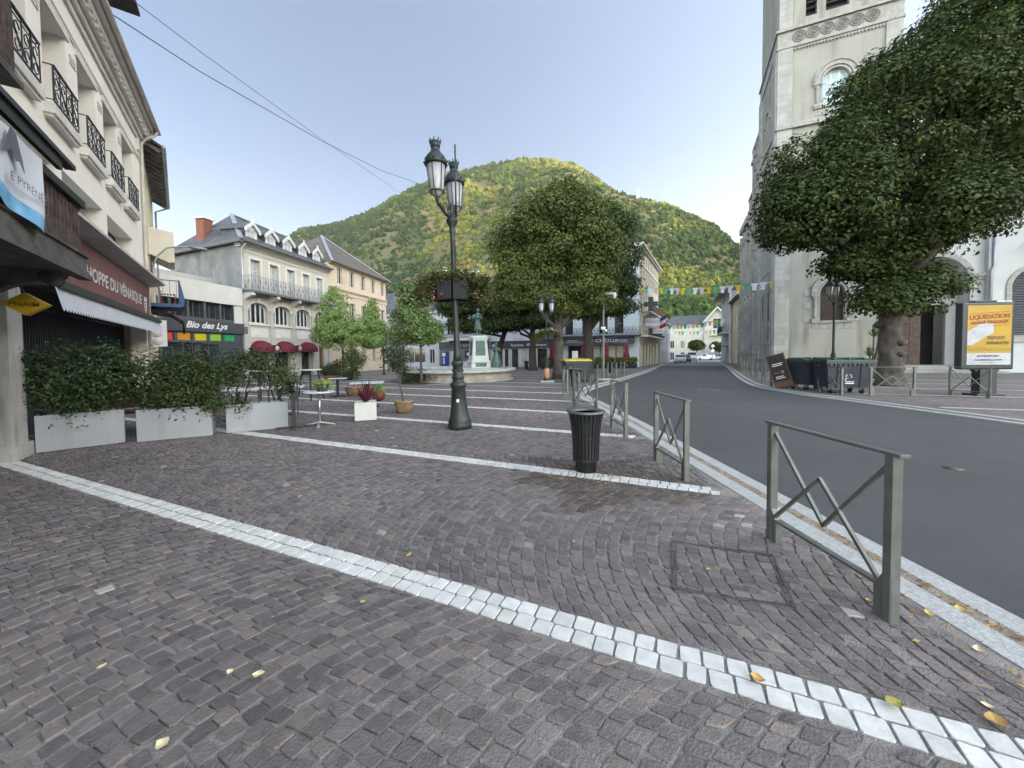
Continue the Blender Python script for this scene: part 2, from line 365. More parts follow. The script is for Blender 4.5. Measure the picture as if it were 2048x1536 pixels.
# ------------------------------------------------------------ far cobbles: one shader, the same stones seen small
def cobble_far(name):
    m = mat(name, (.17, .148, .138), .85, var=.14, scale=.5)
    nt = m.node_tree; N = nt.nodes; L = nt.links; b = N['Principled BSDF']; tc = [n for n in N if n.type == 'TEX_COORD'][0]
    mp = N.new('ShaderNodeMapping'); mp.inputs['Rotation'].default_value = (0, 0, math.radians(24.2+20)); L.new(tc.outputs['Object'], mp.inputs['Vector'])
    v = N.new('ShaderNodeTexVoronoi'); v.inputs['Scale'].default_value = 9; v.inputs['Randomness'].default_value = .55; L.new(mp.outputs[0], v.inputs['Vector'])
    r = N.new('ShaderNodeValToRGB'); r.color_ramp.elements[0].color = (.62, .62, .64, 1); r.color_ramp.elements[1].color = (1.35, 1.3, 1.28, 1); L.new(v.outputs['Color'], r.inputs['Fac'])
    v2 = N.new('ShaderNodeTexVoronoi'); v2.feature = 'DISTANCE_TO_EDGE'; v2.inputs['Scale'].default_value = 9; v2.inputs['Randomness'].default_value = .55; L.new(mp.outputs[0], v2.inputs['Vector'])
    r2 = N.new('ShaderNodeValToRGB'); r2.color_ramp.elements[0].color = (.55, .52, .5, 1); r2.color_ramp.elements[1].position = .06; L.new(v2.outputs['Distance'], r2.inputs['Fac'])
    old = b.inputs['Base Color'].links[0].from_socket
    for s_ in (r.outputs['Color'], r2.outputs['Color']):
        mu = N.new('ShaderNodeMix'); mu.data_type = 'RGBA'; mu.blend_type = 'MULTIPLY'; mu.inputs['Factor'].default_value = 1
        L.new(old, mu.inputs['A']); L.new(s_, mu.inputs['B']); old = mu.outputs['Result']
    L.new(old, b.inputs['Base Color']); return m
M_far = cobble_far('far_setts')
M_mortar = mat('joint_sand', (.185, .166, .15), .95, var=.3, scale=4, bump=.8, bscale=90, col2=(.27, .255, .24))
def ab(a, b): return A2*a+B2*b
# mortar bed under the near stones (b below 14.2) and the far sheet beyond, both ending at the kerb
def square_sheet(name, b0, b1, dz, m, left=-60, step=1.0):
    mb = MB(); bs = np.arange(b0, b1+1e-6, step)
    def xk(b):   # a-coordinate where the line b meets the kerb
        lo, hi = -90, 60
        for _ in range(40):
            mid = (lo+hi)/2; p = ab(mid, b)
            if p[0] > xat(K0s, p[1]): lo = mid
            else: hi = mid
        return hi
    for i in range(len(bs)-1):
        p = [ab(xk(bs[i]), bs[i]), ab(-left, bs[i]), ab(-left, bs[i+1]), ab(xk(bs[i+1]), bs[i+1])]
        n = 24
        for k in range(n):
            q = [p[0]+(p[1]-p[0])*(k/n)**2, p[0]+(p[1]-p[0])*((k+1)/n)**2, p[3]+(p[2]-p[3])*((k+1)/n)**2, p[3]+(p[2]-p[3])*(k/n)**2]
            mb.quad(*[(x, y, zg(y)+dz) for x, y in q][::-1])
    return struct(mb.build(name, m))
square_sheet('paving_bed', -3, 14.2, 0.0, M_mortar)
square_sheet('far_paving', 14.2, 100, .006, M_far, step=1.5)
# right-hand pavement
mb = MB(); RO = offset(RKs, .458); yr = list(np.arange(-6, 30, 1.0))+list(np.arange(30, 108, 3.0))
for i in range(len(yr)-1):
    y0, y1 = yr[i], yr[i+1]; x0, x1 = xat(RO, y0), xat(RO, y1)
    mb.quad((x0, y0, zg(y0)+.004), (60+y0, y0, zg(y0)+.004), (60+y1, y1, zg(y1)+.004), (x1, y1, zg(y1)+.004))
struct(mb.build('pavement', M_far))

# ------------------------------------------------------------ the near stones, laid in segmental arcs between the white lines
cover_q = [np.array(gp(u, v)[:2]) for u, v in ((1345, 1085), (1545, 1110), (1590, 1220), (1345, 1180))]
def in_view(P, mrg=1.5):
    x, y = P[..., 0], P[..., 1]
    return (y > -1.6) & (np.abs(x) < 1.40*np.maximum(y, 0)+mrg+1.2)
RING8 = None
def stones(C4, z0, inset, tone, name, m, corner=.12, tilt=.03, zj=.003, bottom=-.02, jit=.0055):
    """C4 (n,4,2) corner points, counter-clockwise, local ground plan -> one mesh of bevelled stones"""
    n = len(C4); C4 = C4+NP.normal(0, jit, C4.shape)
    P8 = np.empty((n, 8, 2)); cf = corner*(1+NP.uniform(-.4, .5, (n, 4, 2)))
    for k in range(4):
        p, pr, nx = C4[:, k], C4[:, (k-1) % 4], C4[:, (k+1) % 4]
        P8[:, 2*k] = p+(pr-p)*cf[:, k, :1]; P8[:, 2*k+1] = p+(nx-p)*cf[:, k, 1:]
    ctr = P8.mean(1, keepdims=True); d = P8-ctr; ln = np.linalg.norm(d, axis=2, keepdims=True)
    top = ctr+d*(1-inset/ln)
    sl = NP.normal(0, tilt, (n, 1, 2)); zt = z0+NP.normal(0, zj, (n, 1))+((top-ctr)*sl).sum(2)
    base = np.where(ctr[..., 1] > 8, -.011*(ctr[..., 1]-8), 0)
    V = np.empty((n, 24, 3)); V[:, :8, :2] = P8; V[:, :8, 2] = bottom+base; V[:, 8:16, :2] = P8; V[:, 8:16, 2] = zt-.008+base
    V[:, 16:, :2] = top; V[:, 16:, 2] = zt+base
    fl = []
    for r in (0, 8):
        for k in range(8): fl.append((r+k, r+(k+1) % 8, r+8+(k+1) % 8, r+8+k))
    fl += [(16, 17, 18, 19), (16, 19, 20, 23), (20, 21, 22, 23)]
    Fq = np.array(fl); Q = (Fq[None]+(np.arange(n)*24)[:, None, None]).reshape(-1, 4)
    return struct(npmesh(name, V.reshape(-1, 3), Q, m, attr=np.repeat(tone, len(fl), axis=0)))
def noise2(P, s, seed=0):
    r = np.random.RandomState(seed); o = 0
    for k in range(5):
        a = r.uniform(0, 2*PI); w = s*(1.6**k); ph = r.uniform(0, 6.28, 2); o = o+np.sin(P[..., 0]*w*math.cos(a)+P[..., 1]*w*math.sin(a)+ph[0])*np.cos(P[..., 1]*w*math.cos(a)-P[..., 0]*w*math.sin(a)*.7+ph[1])/(1.3**k)
    return o
quads = []
bands = [(-3.2, -.61), (-.61, LINES[0])]+[(LINES[i], LINES[i+1]) for i in range(len(LINES)-1)]
Rr = 2.05; pitch = .097
for (b0, b1) in bands:
    b0 += .118; b1 -= .118; Wd = b1-b0; bc = (b0+b1)/2; th = math.asin(min(.98, Wd/2/Rr)); ns = round(2*th*Rr/.088)
    for k in range(-52, 260):
        a0 = k*pitch-Rr; sh = rnd.random()
        ph = np.arange(-1, ns+2)+sh+NP.uniform(-.13, .13, ns+3); ph = np.clip(ph/ns*2-1, -1, 1)*th; ph = np.unique(ph)
        for i in range(len(ph)-1):
            t0, t1 = ph[i], ph[i+1]
            if t1-t0 < .016: continue
            g = .0034+rnd.random()**2*.0042; gt = g/Rr
            def pt(t, da): return ab(a0+da+Rr*math.cos(t), bc+Rr*math.sin(t))
            cst = max(math.cos((t0+t1)/2), .3)
            ga = g/cst
            quads.append((pt(t0+gt, ga), pt(t0+gt, pitch-ga), pt(t1-gt, pitch-ga), pt(t1-gt, ga)))
C4 = np.array(quads); ctr = C4.mean(1)
kx = np.array([xat(K0s, min(max(c[1], -7), 100)) for c in ctr])
ok = in_view(ctr) & (ctr[:, 0] < kx-.05)
C4 = C4[ok][:, ::-1] if False else C4[ok]; ctr = ctr[ok]
# orientation check: make every quad counter-clockwise
ar = ((C4[:, 2, 0]-C4[:, 0, 0])*(C4[:, 3, 1]-C4[:, 1, 1])-(C4[:, 2, 1]-C4[:, 0, 1])*(C4[:, 3, 0]-C4[:, 1, 0]))
C4[ar < 0] = C4[ar < 0][:, ::-1]
n = len(C4); base = NP.choice(5, n, p=[.42, .30, .2, .075, .005])
pal = np.array([(.150, .138, .136), (.122, .115, .118), (.168, .154, .150), (.182, .162, .150), (.34, .32, .30)])
tone = pal[base]*NP.normal(1, .12, (n, 1)).clip(.7, 1.35)*(1+.10*noise2(ctr, .9, 3)[:, None]).clip(.75, 1.25)
binp = np.array(gp(1172, 942)[:2])
dst = np.linalg.norm((ctr-binp-np.array([.0, -.25]))*np.array([1.0, 1.25]), axis=1)+.24*noise2(ctr, 2.6, 5)
tone[dst < 1.0] *= np.array([.60, .53, .47])           # the spill soaked into the stones round the bin
tone /= .15
M_stone = mat('porphyry', (.150, .138, .135), .75, var=.10, scale=26, bump=.5, bscale=90, attr='tone', detail=6, stain=.42, stain_col=(.235, .215, .20), stain_scale=2.6)
stones(C4, .0085, .0045, tone, 'stone_paving', M_stone, corner=.09, tilt=.014, zj=.0022)
# the white double rows
wq = []
for b in [-.61]+LINES[:-1]+[14.2]:
    for row in (-1, 1):
        a = -8.0
        while a < 26:
            ln = .094+rnd.random()*.026 if b < 9 else .11; p = ab(a, b)
            if in_view(p) and p[0] < xat(K0s, min(max(p[1], -7), 100))-.16:
                r0, r1 = sorted((row*.006, row*.104)); g = .006
                wq.append((ab(a+g, b+r0), ab(a+ln-g, b+r0), ab(a+ln-g, b+r1), ab(a+g, b+r1)))
            a += ln
W4 = np.array(wq); ar = ((W4[:, 2, 0]-W4[:, 0, 0])*(W4[:, 3, 1]-W4[:, 1, 1])-(W4[:, 2, 1]-W4[:, 0, 1])*(W4[:, 3, 0]-W4[:, 1, 0])); W4[ar < 0] = W4[ar < 0][:, ::-1]
M_white = mat('white_marble', (.60, .59, .565), .55, var=.09, scale=14, bump=.15, bscale=60, attr='tone')
stones(W4, .0085, .002, NP.normal(1, .06, (len(W4), 1)).clip(.8, 1.1)*np.ones((1, 3)), 'white_sett_line', M_white, corner=.07, tilt=.008, zj=.001, jit=.003)
# far white lines, one painted-stone strip each
mb = MB()
for b in np.arange(16.55, 46, 2.4):
    for k in range(30):
        p0, p1 = ab(-8+k*1.6, b), ab(-8+(k+1)*1.6, b)
        if p0[0] > xat(K0s, min(max(p0[1], -7), 100))-.2: continue
        o = B2*.09; mb.quad(*[(q[0], q[1], zg(q[1])+.011) for q in (p0-o, p1-o, p1+o, p0+o)][::-1])
for v, x1 in ((819, 2100), (794, 2100), (780, 2100), (770, 2100), (762, 2100)):
    p = np.array(gp(1990, v)[:2]); d = np.array([.912, -.41])
    for k in range(-18, 14):
        p0, p1 = p+d*k, p+d*(k+1)
        if p0[0] < xat(RO, p0[1])+.05: continue
        o = B2*.08; mb.quad(*[(q[0], q[1], zg(q[1])+.009) for q in (p0-o, p1-o, p1+o, p0+o)])
struct(mb.build('white_sett_line_far', mat('white_stone', (.56, .57, .57), .7, var=.12, scale=6)))
# dark asphalt lane in front of the corner hotel
hl = gp(1300, 736); mb = MB(); c0 = np.array([14.3, 44.2]); d = np.array([-.912, .41]); o = np.array([-.41, -.912])
P = [c0, c0+d*14, c0+d*14+o*5.0, c0+o*5.5+d*1.0, c0+o*3.5-d*.35]
mb.add([(p[0], p[1], zg(p[1])+.012) for p in P], [(0, 1, 2, 3, 4)]); struct(mb.build('side_lane', M_asph))

# ------------------------------------------------------------ the hill with its wood, and the ridge on the right whose shadow lies over the town
SKY = [(-300, 640), (200, 610), (316, 580), (400, 545), (480, 508), (560, 482), (590, 470), (640, 456), (700, 441), (760, 417), (800, 396), (850, 370), (900, 352), (960, 340), (1020, 327), (1060, 323), (1100, 324), (1150, 335), (1190, 357), (1230, 390), (1258, 402), (1300, 404), (1340, 414), (1390, 442), (1430, 464), (1470, 492), (1490, 512), (1540, 548), (1600, 592), (1700, 640), (1900, 680)]
DST = [(-300, 1500), (400, 1400), (560, 1300), (800, 1150), (1060, 960), (1190, 900), (1258, 820), (1330, 690), (1490, 500), (1700, 420), (1900, 400)]
FOOT = [(-300, 420), (560, 330), (1060, 250), (1330, 205), (1490, 205), (1900, 205)]
U = np.arange(-300, 1901, 8.0); T = np.concatenate([np.linspace(0, 1, 72), [1.05, 1.15, 1.4]])
def it(tab, u): return np.interp(u, [a for a, _ in tab], [b for _, b in tab])
def hill_point(u, t, rough=True):
    u = np.asarray(u, float); t = np.asarray(t, float)
    D, F0, v = it(DST, u), it(FOOT, u), it(SKY, u)+5
    r = (u-1024)/F; Y = F0+(D-F0)*t; hv = 703-.01*(u-1024)
    H = CAMH+(hv-v)/F*D+2.0
    prof = np.where(t <= 1, .90*t+.10*np.sin(np.minimum(t, 1)*PI/2), 1-(t-1)*.9)
    z = -2.0+H*prof
    if rough:
        X = r*Y; P = np.stack([X, Y], -1); env = np.clip(np.sin(np.clip(t, 0, 1)*PI), 0, 1)
        z = z+env*(26*noise2(P/100, 1.0, 21)+9.0*noise2(P/100, 3.0, 22))*.75
    return np.stack([r*Y, Y, z], -1)
G = hill_point(U[None, :].repeat(len(T), 0), T[:, None].repeat(len(U), 1)); nr, nc = len(T), len(U)
idx = np.arange(nr*nc).reshape(nr, nc); Q = np.stack([idx[:-1, :-1], idx[:-1, 1:], idx[1:, 1:], idx[1:, :-1]], -1).reshape(-1, 4)
M_hill = mat('hill_ground', (.05, .065, .03), .95, var=.3, scale=.02, col2=(.17, .12, .065), bump=.6, bscale=.4, detail=8)
struct(npmesh('hill', G.reshape(-1, 3), Q, M_hill, smooth=True))
# wood on the hill: thousands of crowns nobody could count
bm = bmesh.new(); bmesh.ops.create_icosphere(bm, subdivisions=2, radius=1.0); bm.verts.ensure_lookup_table()
IV = np.array([v.co[:] for v in bm.verts]); IF = np.array([[v.index for v in f.verts] for f in bm.faces]); bm.free()
shapes = []
for k in range(10):
    j = 1+.26*NP.normal(0, 1, (len(IV), 1)).clip(-1.6, 1.6)+.16*noise2(IV[:, :2]*3+k, 1.5, 40+k)[:, None]; s = IV*j; s[:, 2] = s[:, 2]*NP.uniform(.85, 1.25)+.35; shapes.append(s)
def wood(nt, u0, u1, seed, rmin, rmax):
    r = np.random.RandomState(seed); u = r.uniform(u0, u1, nt*3); D, F0 = it(DST, u), it(FOOT, u)
    t = r.uniform(0, 1, nt*3)**.85*1.02; w = (F0+(D-F0)*t)/D*r.uniform(.0, 1, nt*3)
    keep = (w > .22) | (r.rand(nt*3) < .5); u, t = u[keep][:nt], t[keep][:nt]
    P = hill_point(u, t); nz = noise2(P[:, :2]/100, 2.2, 31)+.6*noise2(P[:, :2]/100, 7, 32)
    right = np.clip((u-1290)/110, 0, 1)*np.clip(1-np.abs(t-.82)/.2, 0, 1)
    bare = nz < -2.1+right*2.7
    return P[~bare], np.clip(.8+.25*nz[~bare], .5, 1.2)
P1, tn = wood(30000, 250, 1620, 5, 3, 6)
n = len(P1); sz = (1.7+3.6*NP.rand(n)**1.6)*np.clip(P1[:, 1]/700, .7, 1.25)
ks = NP.randint(0, 10, n); ang = NP.uniform(0, 6.28, n)
SH = np.array(shapes)[ks]; ca, sa = np.cos(ang)[:, None], np.sin(ang)[:, None]
V = np.stack([SH[..., 0]*ca-SH[..., 1]*sa, SH[..., 0]*sa+SH[..., 1]*ca, SH[..., 2]], -1)*sz[:, None, None]+P1[:, None]
Q = (IF[None]+(np.arange(n)*len(IV))[:, None, None]).reshape(-1, 3)
spn_shade = noise2(P1[:, :2]/100, 1.6, 51)+.5*noise2(P1[:, :2]/100, 5.0, 52)+NP.normal(0, .42, n)
spn_shade += np.clip((P1[:, 0]/P1[:, 1]*F+1024-880)/160, -1, .25)*.9; wpal = np.array([(.038, .064, .026), (.058, .09, .03), (.10, .13, .038), (.175, .18, .042)]); gc = wpal[np.digitize(spn_shade, [-.7, .25, 1.1])]*NP.normal(1, .15, (n, 1)).clip(.6, 1.5)  # left flank's shade put into the tree colours, darker towards the left
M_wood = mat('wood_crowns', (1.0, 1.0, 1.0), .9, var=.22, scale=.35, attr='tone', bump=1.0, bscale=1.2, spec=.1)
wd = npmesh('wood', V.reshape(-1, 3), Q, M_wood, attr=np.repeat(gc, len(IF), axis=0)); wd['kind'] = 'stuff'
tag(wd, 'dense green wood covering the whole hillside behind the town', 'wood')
# ridge to the right, outside the frame: the mountain whose shade the town lies in
mb = MB(); prof = [(330, -6), (420, 85), (470, 150), (560, 178), (700, 130), (900, -6)]
ysr = [(-700, .4), (-450, .9), (-200, 1.0), (0, 1.02), (150, 1.0), (260, .92), (340, .7), (400, .35), (450, 0.0)]
for i in range(len(ysr)-1):
    for j in range(len(prof)-1):
        (y0, s0), (y1, s1) = ysr[i], ysr[i+1]; (x0, z0), (x1, z1) = prof[j], prof[j+1]
        mb.quad((x0, y0, z0*s0), (x1, y0, z1*s0), (x1, y1, z1*s1), (x0, y1, z0*s1))
struct(mb.build('hill', M_hill))
# ------------------------------------------------------------ shared pieces of buildings
M_cream = mat('cream_render', (.84, .785, .69), .85, var=.05, scale=.7, bump=.15, bscale=30, stain=.16, stain_col=(.42, .40, .36))
M_reveal = mat('reveal_render', (.74, .70, .62), .85, var=.05, scale=1)
M_trim = mat('pale_stone_trim', (.66, .63, .575), .8, var=.08, scale=3, stain=.2, stain_col=(.38, .36, .32))
M_iron = mat('wrought_iron', (.035, .04, .05), .5, .3, var=.15, scale=12)
M_black = mat('black_metal', (.015, .015, .018), .45, .3, var=.2, scale=9)
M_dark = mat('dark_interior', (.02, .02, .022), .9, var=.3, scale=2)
M_glass = mat('window_glass', (.035, .045, .05), .06, var=.3, scale=.8, spec=.8)
M_glassl = mat('curtained_glass', (.42, .45, .46), .12, var=.12, scale=1.6, spec=.7)
M_white = MATS['white_marble']
M_wpaint = mat('white_paint', (.56, .56, .535), .5, var=.04, scale=5)
M_slate = brick_mat('slate_roof', (.115, .118, .125), (.06, .06, .065), .28, .16, var=.3, msize=.01, rough=.6, stain=.25, bump=.3)
M_slatebr = brick_mat('brown_slate_roof', (.15, .125, .11), (.07, .06, .055), .28, .16, var=.25, msize=.01, rough=.7, stain=.2, bump=.3)
M_zinc = mat('zinc', (.42, .45, .48), .4, .5, var=.12, scale=3)
M_brick = brick_mat('red_brick', (.30, .085, .045), (.22, .13, .09), .22, .075, var=.35, rough=.9)
M_oldwood = mat('old_dark_wood', (.075, .045, .035), .85, var=.3, scale=6, bump=.5, bscale=30, col2=(.03, .022, .02))
def window(parent, x0, x1, z0, z1, y, fm, gm, nx=2, nz=1, rise=0.0, fw=.055, name='window', d=.05):
    f = MB(); n = 10 if rise else 1; cx, hw = (x0+x1)/2, (x1-x0)/2
    f.box(x0, y, z0, x0+fw, y+d, z1-rise); f.box(x1-fw, y, z0, x1, y+d, z1-rise); f.box(x0+fw, y, z0, x1-fw, y+d, z0+fw)
    if rise: f.archband(cx, z1-rise, hw-fw, hw, y, y+d, n=10, sz=rise/hw)
    else: f.box(x0+fw, y, z1-fw, x1-fw, y+d, z1)
    for i in range(1, nx):
        x = x0+(x1-x0)*i/nx; t = z1-rise+rise*math.sqrt(max(0, 1-((x-cx)/hw)**2)) if rise else z1-fw; f.box(x-fw*.6, y-.004, z0+fw, x+fw*.6, y+d, t-.01)
    for j in range(1, nz):
        z = z0+(z1-rise-z0)*j/nz; f.box(x0+fw, y+.006, z-fw*.4, x1-fw, y+d-.006, z+fw*.4)
    o = f.build(name, fm, parent)
    g = MB(); yg = y+d*.55
    pts = [(x0+.01, z0+.01), (x1-.01, z0+.01)]+([(cx+(hw-.01)*math.cos(PI*i/12), z1-rise+(rise-.01)*math.sin(PI*i/12)) for i in range(13)] if rise else [(x1-.01, z1-.01), (x0+.01, z1-.01)])
    g.add([(a, yg, b) for a, b in pts], [tuple(range(len(pts)))]); g.build('pane', gm, o)
    return o
def scrollwork(mb, x0, x1, z0, z1, y, pitch=.13, r=.009, along='x', c=0):
    """wrought iron panel: rails, uprights, S-scrolls and lyre shapes"""
    def P(a, z): return (a, y, z) if along == 'x' else (c, a, z)
    mb.bar(P(x0, z1), P(x1, z1), .045, .02); mb.bar(P(x0, z0), P(x1, z0), .03, .02); mb.bar(P(x0, z1-.1), P(x1, z1-.1), .016, .012)
    n = max(2, round((x1-x0)/pitch)); h = z1-z0
    for i in range(n+1):
        a = x0+(x1-x0)*i/n; mb.bar(P(a, z0), P(a, z1), .016 if i % 3 else .026)
    for i in range(n):
        a = x0+(x1-x0)*(i+.5)/n; w = (x1-x0)/n*.42; s = 1 if i % 2 else -1
        mb.tube([P(a+s*w*math.sin(t*PI*2)*(1-.15*t), z0+.05+(h-.2)*t) for t in np.linspace(0, 1, 11)], r, 5)
        for zz in (z0+h*.22, z0+h*.62): mb.tube([P(a+w*.6*math.cos(t), zz+w*.6*math.sin(t)) for t in np.linspace(0, 5.2, 9)], r*.8, 4)
    return mb
def gutter_pipe(parent, pts, m=None, r=.055): return MB().tube(pts, r, 8).build('downpipe', m or M_trim, parent)
class Fr:
    def __init__(s, o, x): s.o = np.array(o[:2], float); x = np.array(x, float); s.x = x/np.linalg.norm(x); s.y = np.array([-s.x[1], s.x[0]])
    def on(s, u, v, n=0.0):
        d = ray(u, v); d2 = np.array([d.x, d.y]); t = (s.o@s.y+n)/(d2@s.y); P = CAM+d*t; return float((np.array([P.x, P.y])-s.o)@s.x), P.z
    def w(s, a, n): q = s.o+s.x*a+s.y*n; return (float(q[0]), float(q[1]))
FL = Fr(gp(35, 912), (-.565, .825))

# ------------------------------------------------------------ old house with the wooden balconies (left edge)
M_oldplaster = mat('old_plaster', (.42, .41, .385), .9, var=.14, scale=1.6, bump=.4, bscale=14, stain=.75, stain_col=(.10, .095, .085), stain_scale=2.0)
M_bark_b = mat('weathered_boards', (.095, .062, .048), .9, var=.35, scale=9, bump=.6, bscale=26, col2=(.028, .02, .018))
M_beam = mat('grey_weathered_beam', (.11, .10, .09), .9, var=.3, scale=5, bump=.5, bscale=20, col2=(.055, .048, .042))
h = facade('old_house', 'old plaster house with dark carved wooden balconies at the left edge', 'house', FL.o, FL.x)
mb = MB(); mb.wall(-9, -.95, 2.6, 8.6, [(-6.8, -5.6, 3.0, 5.0), (-3.9, -2.8, 3.0, 5.0)], y=-.02, depth=.3); mb.box(-9, .3, 2.6, -.95, 6, 8.6); mb.build('wall', M_oldplaster, h)
for x0, x1 in ((-.46, .0), (-4.6, -4.1), (-8.8, -8.3)):
    mb = MB(); mb.box(x0, -.12, 0, x1, .6, 2.62); mb.box(x0-.05, -.17, 0, x1+.04, .6, .22); mb.box(x0-.04, -.16, 2.36, x1+.04, .6, 2.5)
    mb.build('pier', M_oldplaster, h)
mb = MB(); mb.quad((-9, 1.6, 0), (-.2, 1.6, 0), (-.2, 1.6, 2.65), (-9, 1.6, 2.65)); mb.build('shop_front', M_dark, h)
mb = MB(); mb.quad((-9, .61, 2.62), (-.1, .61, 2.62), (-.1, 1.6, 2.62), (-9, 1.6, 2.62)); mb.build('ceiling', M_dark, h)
def pierced_boards(mb, x0, x1, z0, z1, y, bw=.125):
    """balcony balusters: flat boards sawn to a wavy outline so that light shows between them"""
    n = round((x1-x0)/bw)
    for i in range(n):
        c = x0+(i+.5)*(x1-x0)/n; hgt = z1-z0; L_, R_ = [], []
        for t in np.linspace(0, 1, 15):
            w = bw*.49-(.030*(.5+.5*math.sin(t*PI*6-1.2)) if .34 < t < .95 else 0); L_.append((c-w, z0+hgt*t)); R_.append((c+w, z0+hgt*t))
        for k in range(14): mb.prismy([L_[k], R_[k], R_[k+1], L_[k+1]], y, y+.025)
b = MB(); b.box(-9, -1.0, 2.70, -1.06, -.02, 2.82); b.build('balcony_floor', M_beam, h)
b = MB(); b.box(-9, -1.09, 2.78, -1.03, -1.0, 2.98); b.box(-9, -1.13, 2.66, -1.0, -1.0, 2.72); b.box(-9, -1.11, 2.72, -1.02, -1.0, 2.78); b.box(-9, -1.12, 2.98, -1.0, -1.02, 3.01); b.build('fascia', M_beam, h)
b = MB(); pierced_boards(b, -8.9, -1.06, 3.01, 3.70, -1.04); b.build('balustrade', M_bark_b, h)
b = MB(); pierced_boards(b, -1.0, -.1, 2.8, 3.70, 0); b.rot(Matrix.Translation((-1.06, 0, 0)) @ Matrix.Rotation(PI/2, 4, 'Z')); b.build('balustrade', M_bark_b, h)
b = MB(); b.box(-9, -1.10, 3.70, -1.01, -.98, 3.80); b.build('handrail', M_black, h)
b = MB(); b.box(-9, -1.2, 3.99, -1.75, -1.1, 4.05); b.box(-9, -1.17, 3.86, -2.1, -1.12, 3.99); b.build('blind_cassette', M_black, h)
for x in (-1.45, -4.4, -7.3):
    b = MB(); b.prismx([(-.02, 2.25), (-.02, 2.70), (-.98, 2.70), (-.98, 2.62), (-.8, 2.56), (-.5, 2.46), (-.22, 2.28)], x-.1, x+.1); b.lathe([(.085, -.12), (.095, 0), (.085, .12)], 12, (x, -.86, 2.59), ax=(1, 0, 0)); b.build('bracket', M_beam, h)
b = MB(); b.box(-9, -.5, 5.28, -1.05, 0, 5.42); b.box(-9, -.56, 5.22, -1.0, 0, 5.3); b.build('balcony_floor', M_beam, h)
b = MB(); pierced_boards(b, -8.9, -1.03, 5.42, 6.5, -.5, .16); b.build('balustrade', M_bark_b, h)
b = MB(); pierced_boards(b, -.48, -.02, 5.42, 6.5, 0, .12); b.rot(Matrix.Translation((-1.03, 0, 0)) @ Matrix.Rotation(PI/2, 4, 'Z')); b.build('balustrade', M_bark_b, h)
b = MB(); b.box(-9, -.56, 6.5, -.98, .0, 6.56); b.build('handrail', M_bark_b, h)
b = MB(); b.add([(-9, -1.2, 8.2), (-.95, -1.2, 8.2), (-.95, 6, 11.6), (-9, 6, 11.6), (-9, -1.2, 8.35), (-.95, -1.2, 8.35), (-.95, 6, 11.8), (-9, 6, 11.8)], [(0, 3, 2, 1), (4, 5, 6, 7), (0, 1, 5, 4), (1, 2, 6, 5), (2, 3, 7, 6), (3, 0, 4, 7)]); b.build('roof', M_slate, h)
# banner on the balcony
bt = thing('banner', 'white and blue cloth banner tied along the dark wooden balcony', 'banner', (*FL.w(0, 0), 0), math.atan2(FL.x[1], FL.x[0]))
M_cloth = mat('banner_cloth', (.58, .61, .65), .8, var=.05, scale=3); M_blue = mat('banner_blue', (.09, .32, .56), .8, var=.35, scale=5, col2=(.25, .5, .68)); M_char = mat('banner_grey', (.12, .125, .14), .8, var=.1)
def bz(x, t): return 3.76-t*.74-.05*math.sin(x*1.7)*t-.10*t*max(0, x+3.2)
def cloth(x0, x1, t0, t1, dy, nx=36, nt=10):
    m_ = MB(); ids = []
    for i in range(nx+1):
        for j in range(nt+1):
            x = x0+(x1-x0)*i/nx; t = t0+(t1-t0)*j/nt; xe = x-.16*max(0, (x+2.95)/.45)*math.sin(t*2.4)*.6
            m_.v.append((xe, -1.16-.025*math.sin(x*7+t*3)*(.3+t)+dy, bz(x, t)))
    for i in range(nx):
        for j in range(nt): a = i*(nt+1)+j; m_.f.append((a, a+nt+1, a+nt+2, a+1)); m_.mi.append(0); m_.sm.append(True)
    return m_
cloth(-5.6, -2.66, 0, .80, 0).build('cloth', M_cloth, bt); cloth(-5.6, -2.66, .80, 1.0, 0).build('blue_border', M_blue, bt)
lg = MB(); lg.prismy([(x_-.42, z_) for x_, z_ in [(-3.30, 3.42), (-3.1, 3.74), (-3.0, 3.70), (-2.9, 3.50), (-2.86, 3.38), (-2.95, 3.46), (-3.02, 3.44), (-3.1, 3.52)]], -1.215, -1.211); lg.build('emblem', M_char, bt)
text('E PYRÉNÉES', .86, .105, bt, M_char, (-3.58, -1.215, 3.22))
# yellow diamond sign of the agency
M_yel = mat('yellow_plastic', (.62, .42, .02), .4, var=.08, scale=4); M_brown = mat('brown_letters', (.10, .045, .015), .5)
sg = thing('hanging_sign', 'yellow diamond shaped hanging sign under the wooden balcony', 'sign', (*FL.w(-1.05, -.5), 2.27), math.atan2(FL.x[1], FL.x[0]))
b = MB(); b.prismx([(.22, 0.0), (.0, .155), (-.22, 0.0), (.0, -.155)], -.07, .07); b.build('body', M_yel, sg)
b = MB(); b.bar((0, .02, .14), (0, .09, .36), .02); b.bar((0, .20, 0), (0, .5, 0), .03); b.build('bracket', M_iron, sg)
tx = text('FNAIM', .27, .062, sg, M_brown, (-.074, .135, -.034), bold=.003); tx.rotation_euler = (PI/2, 0, -PI/2)

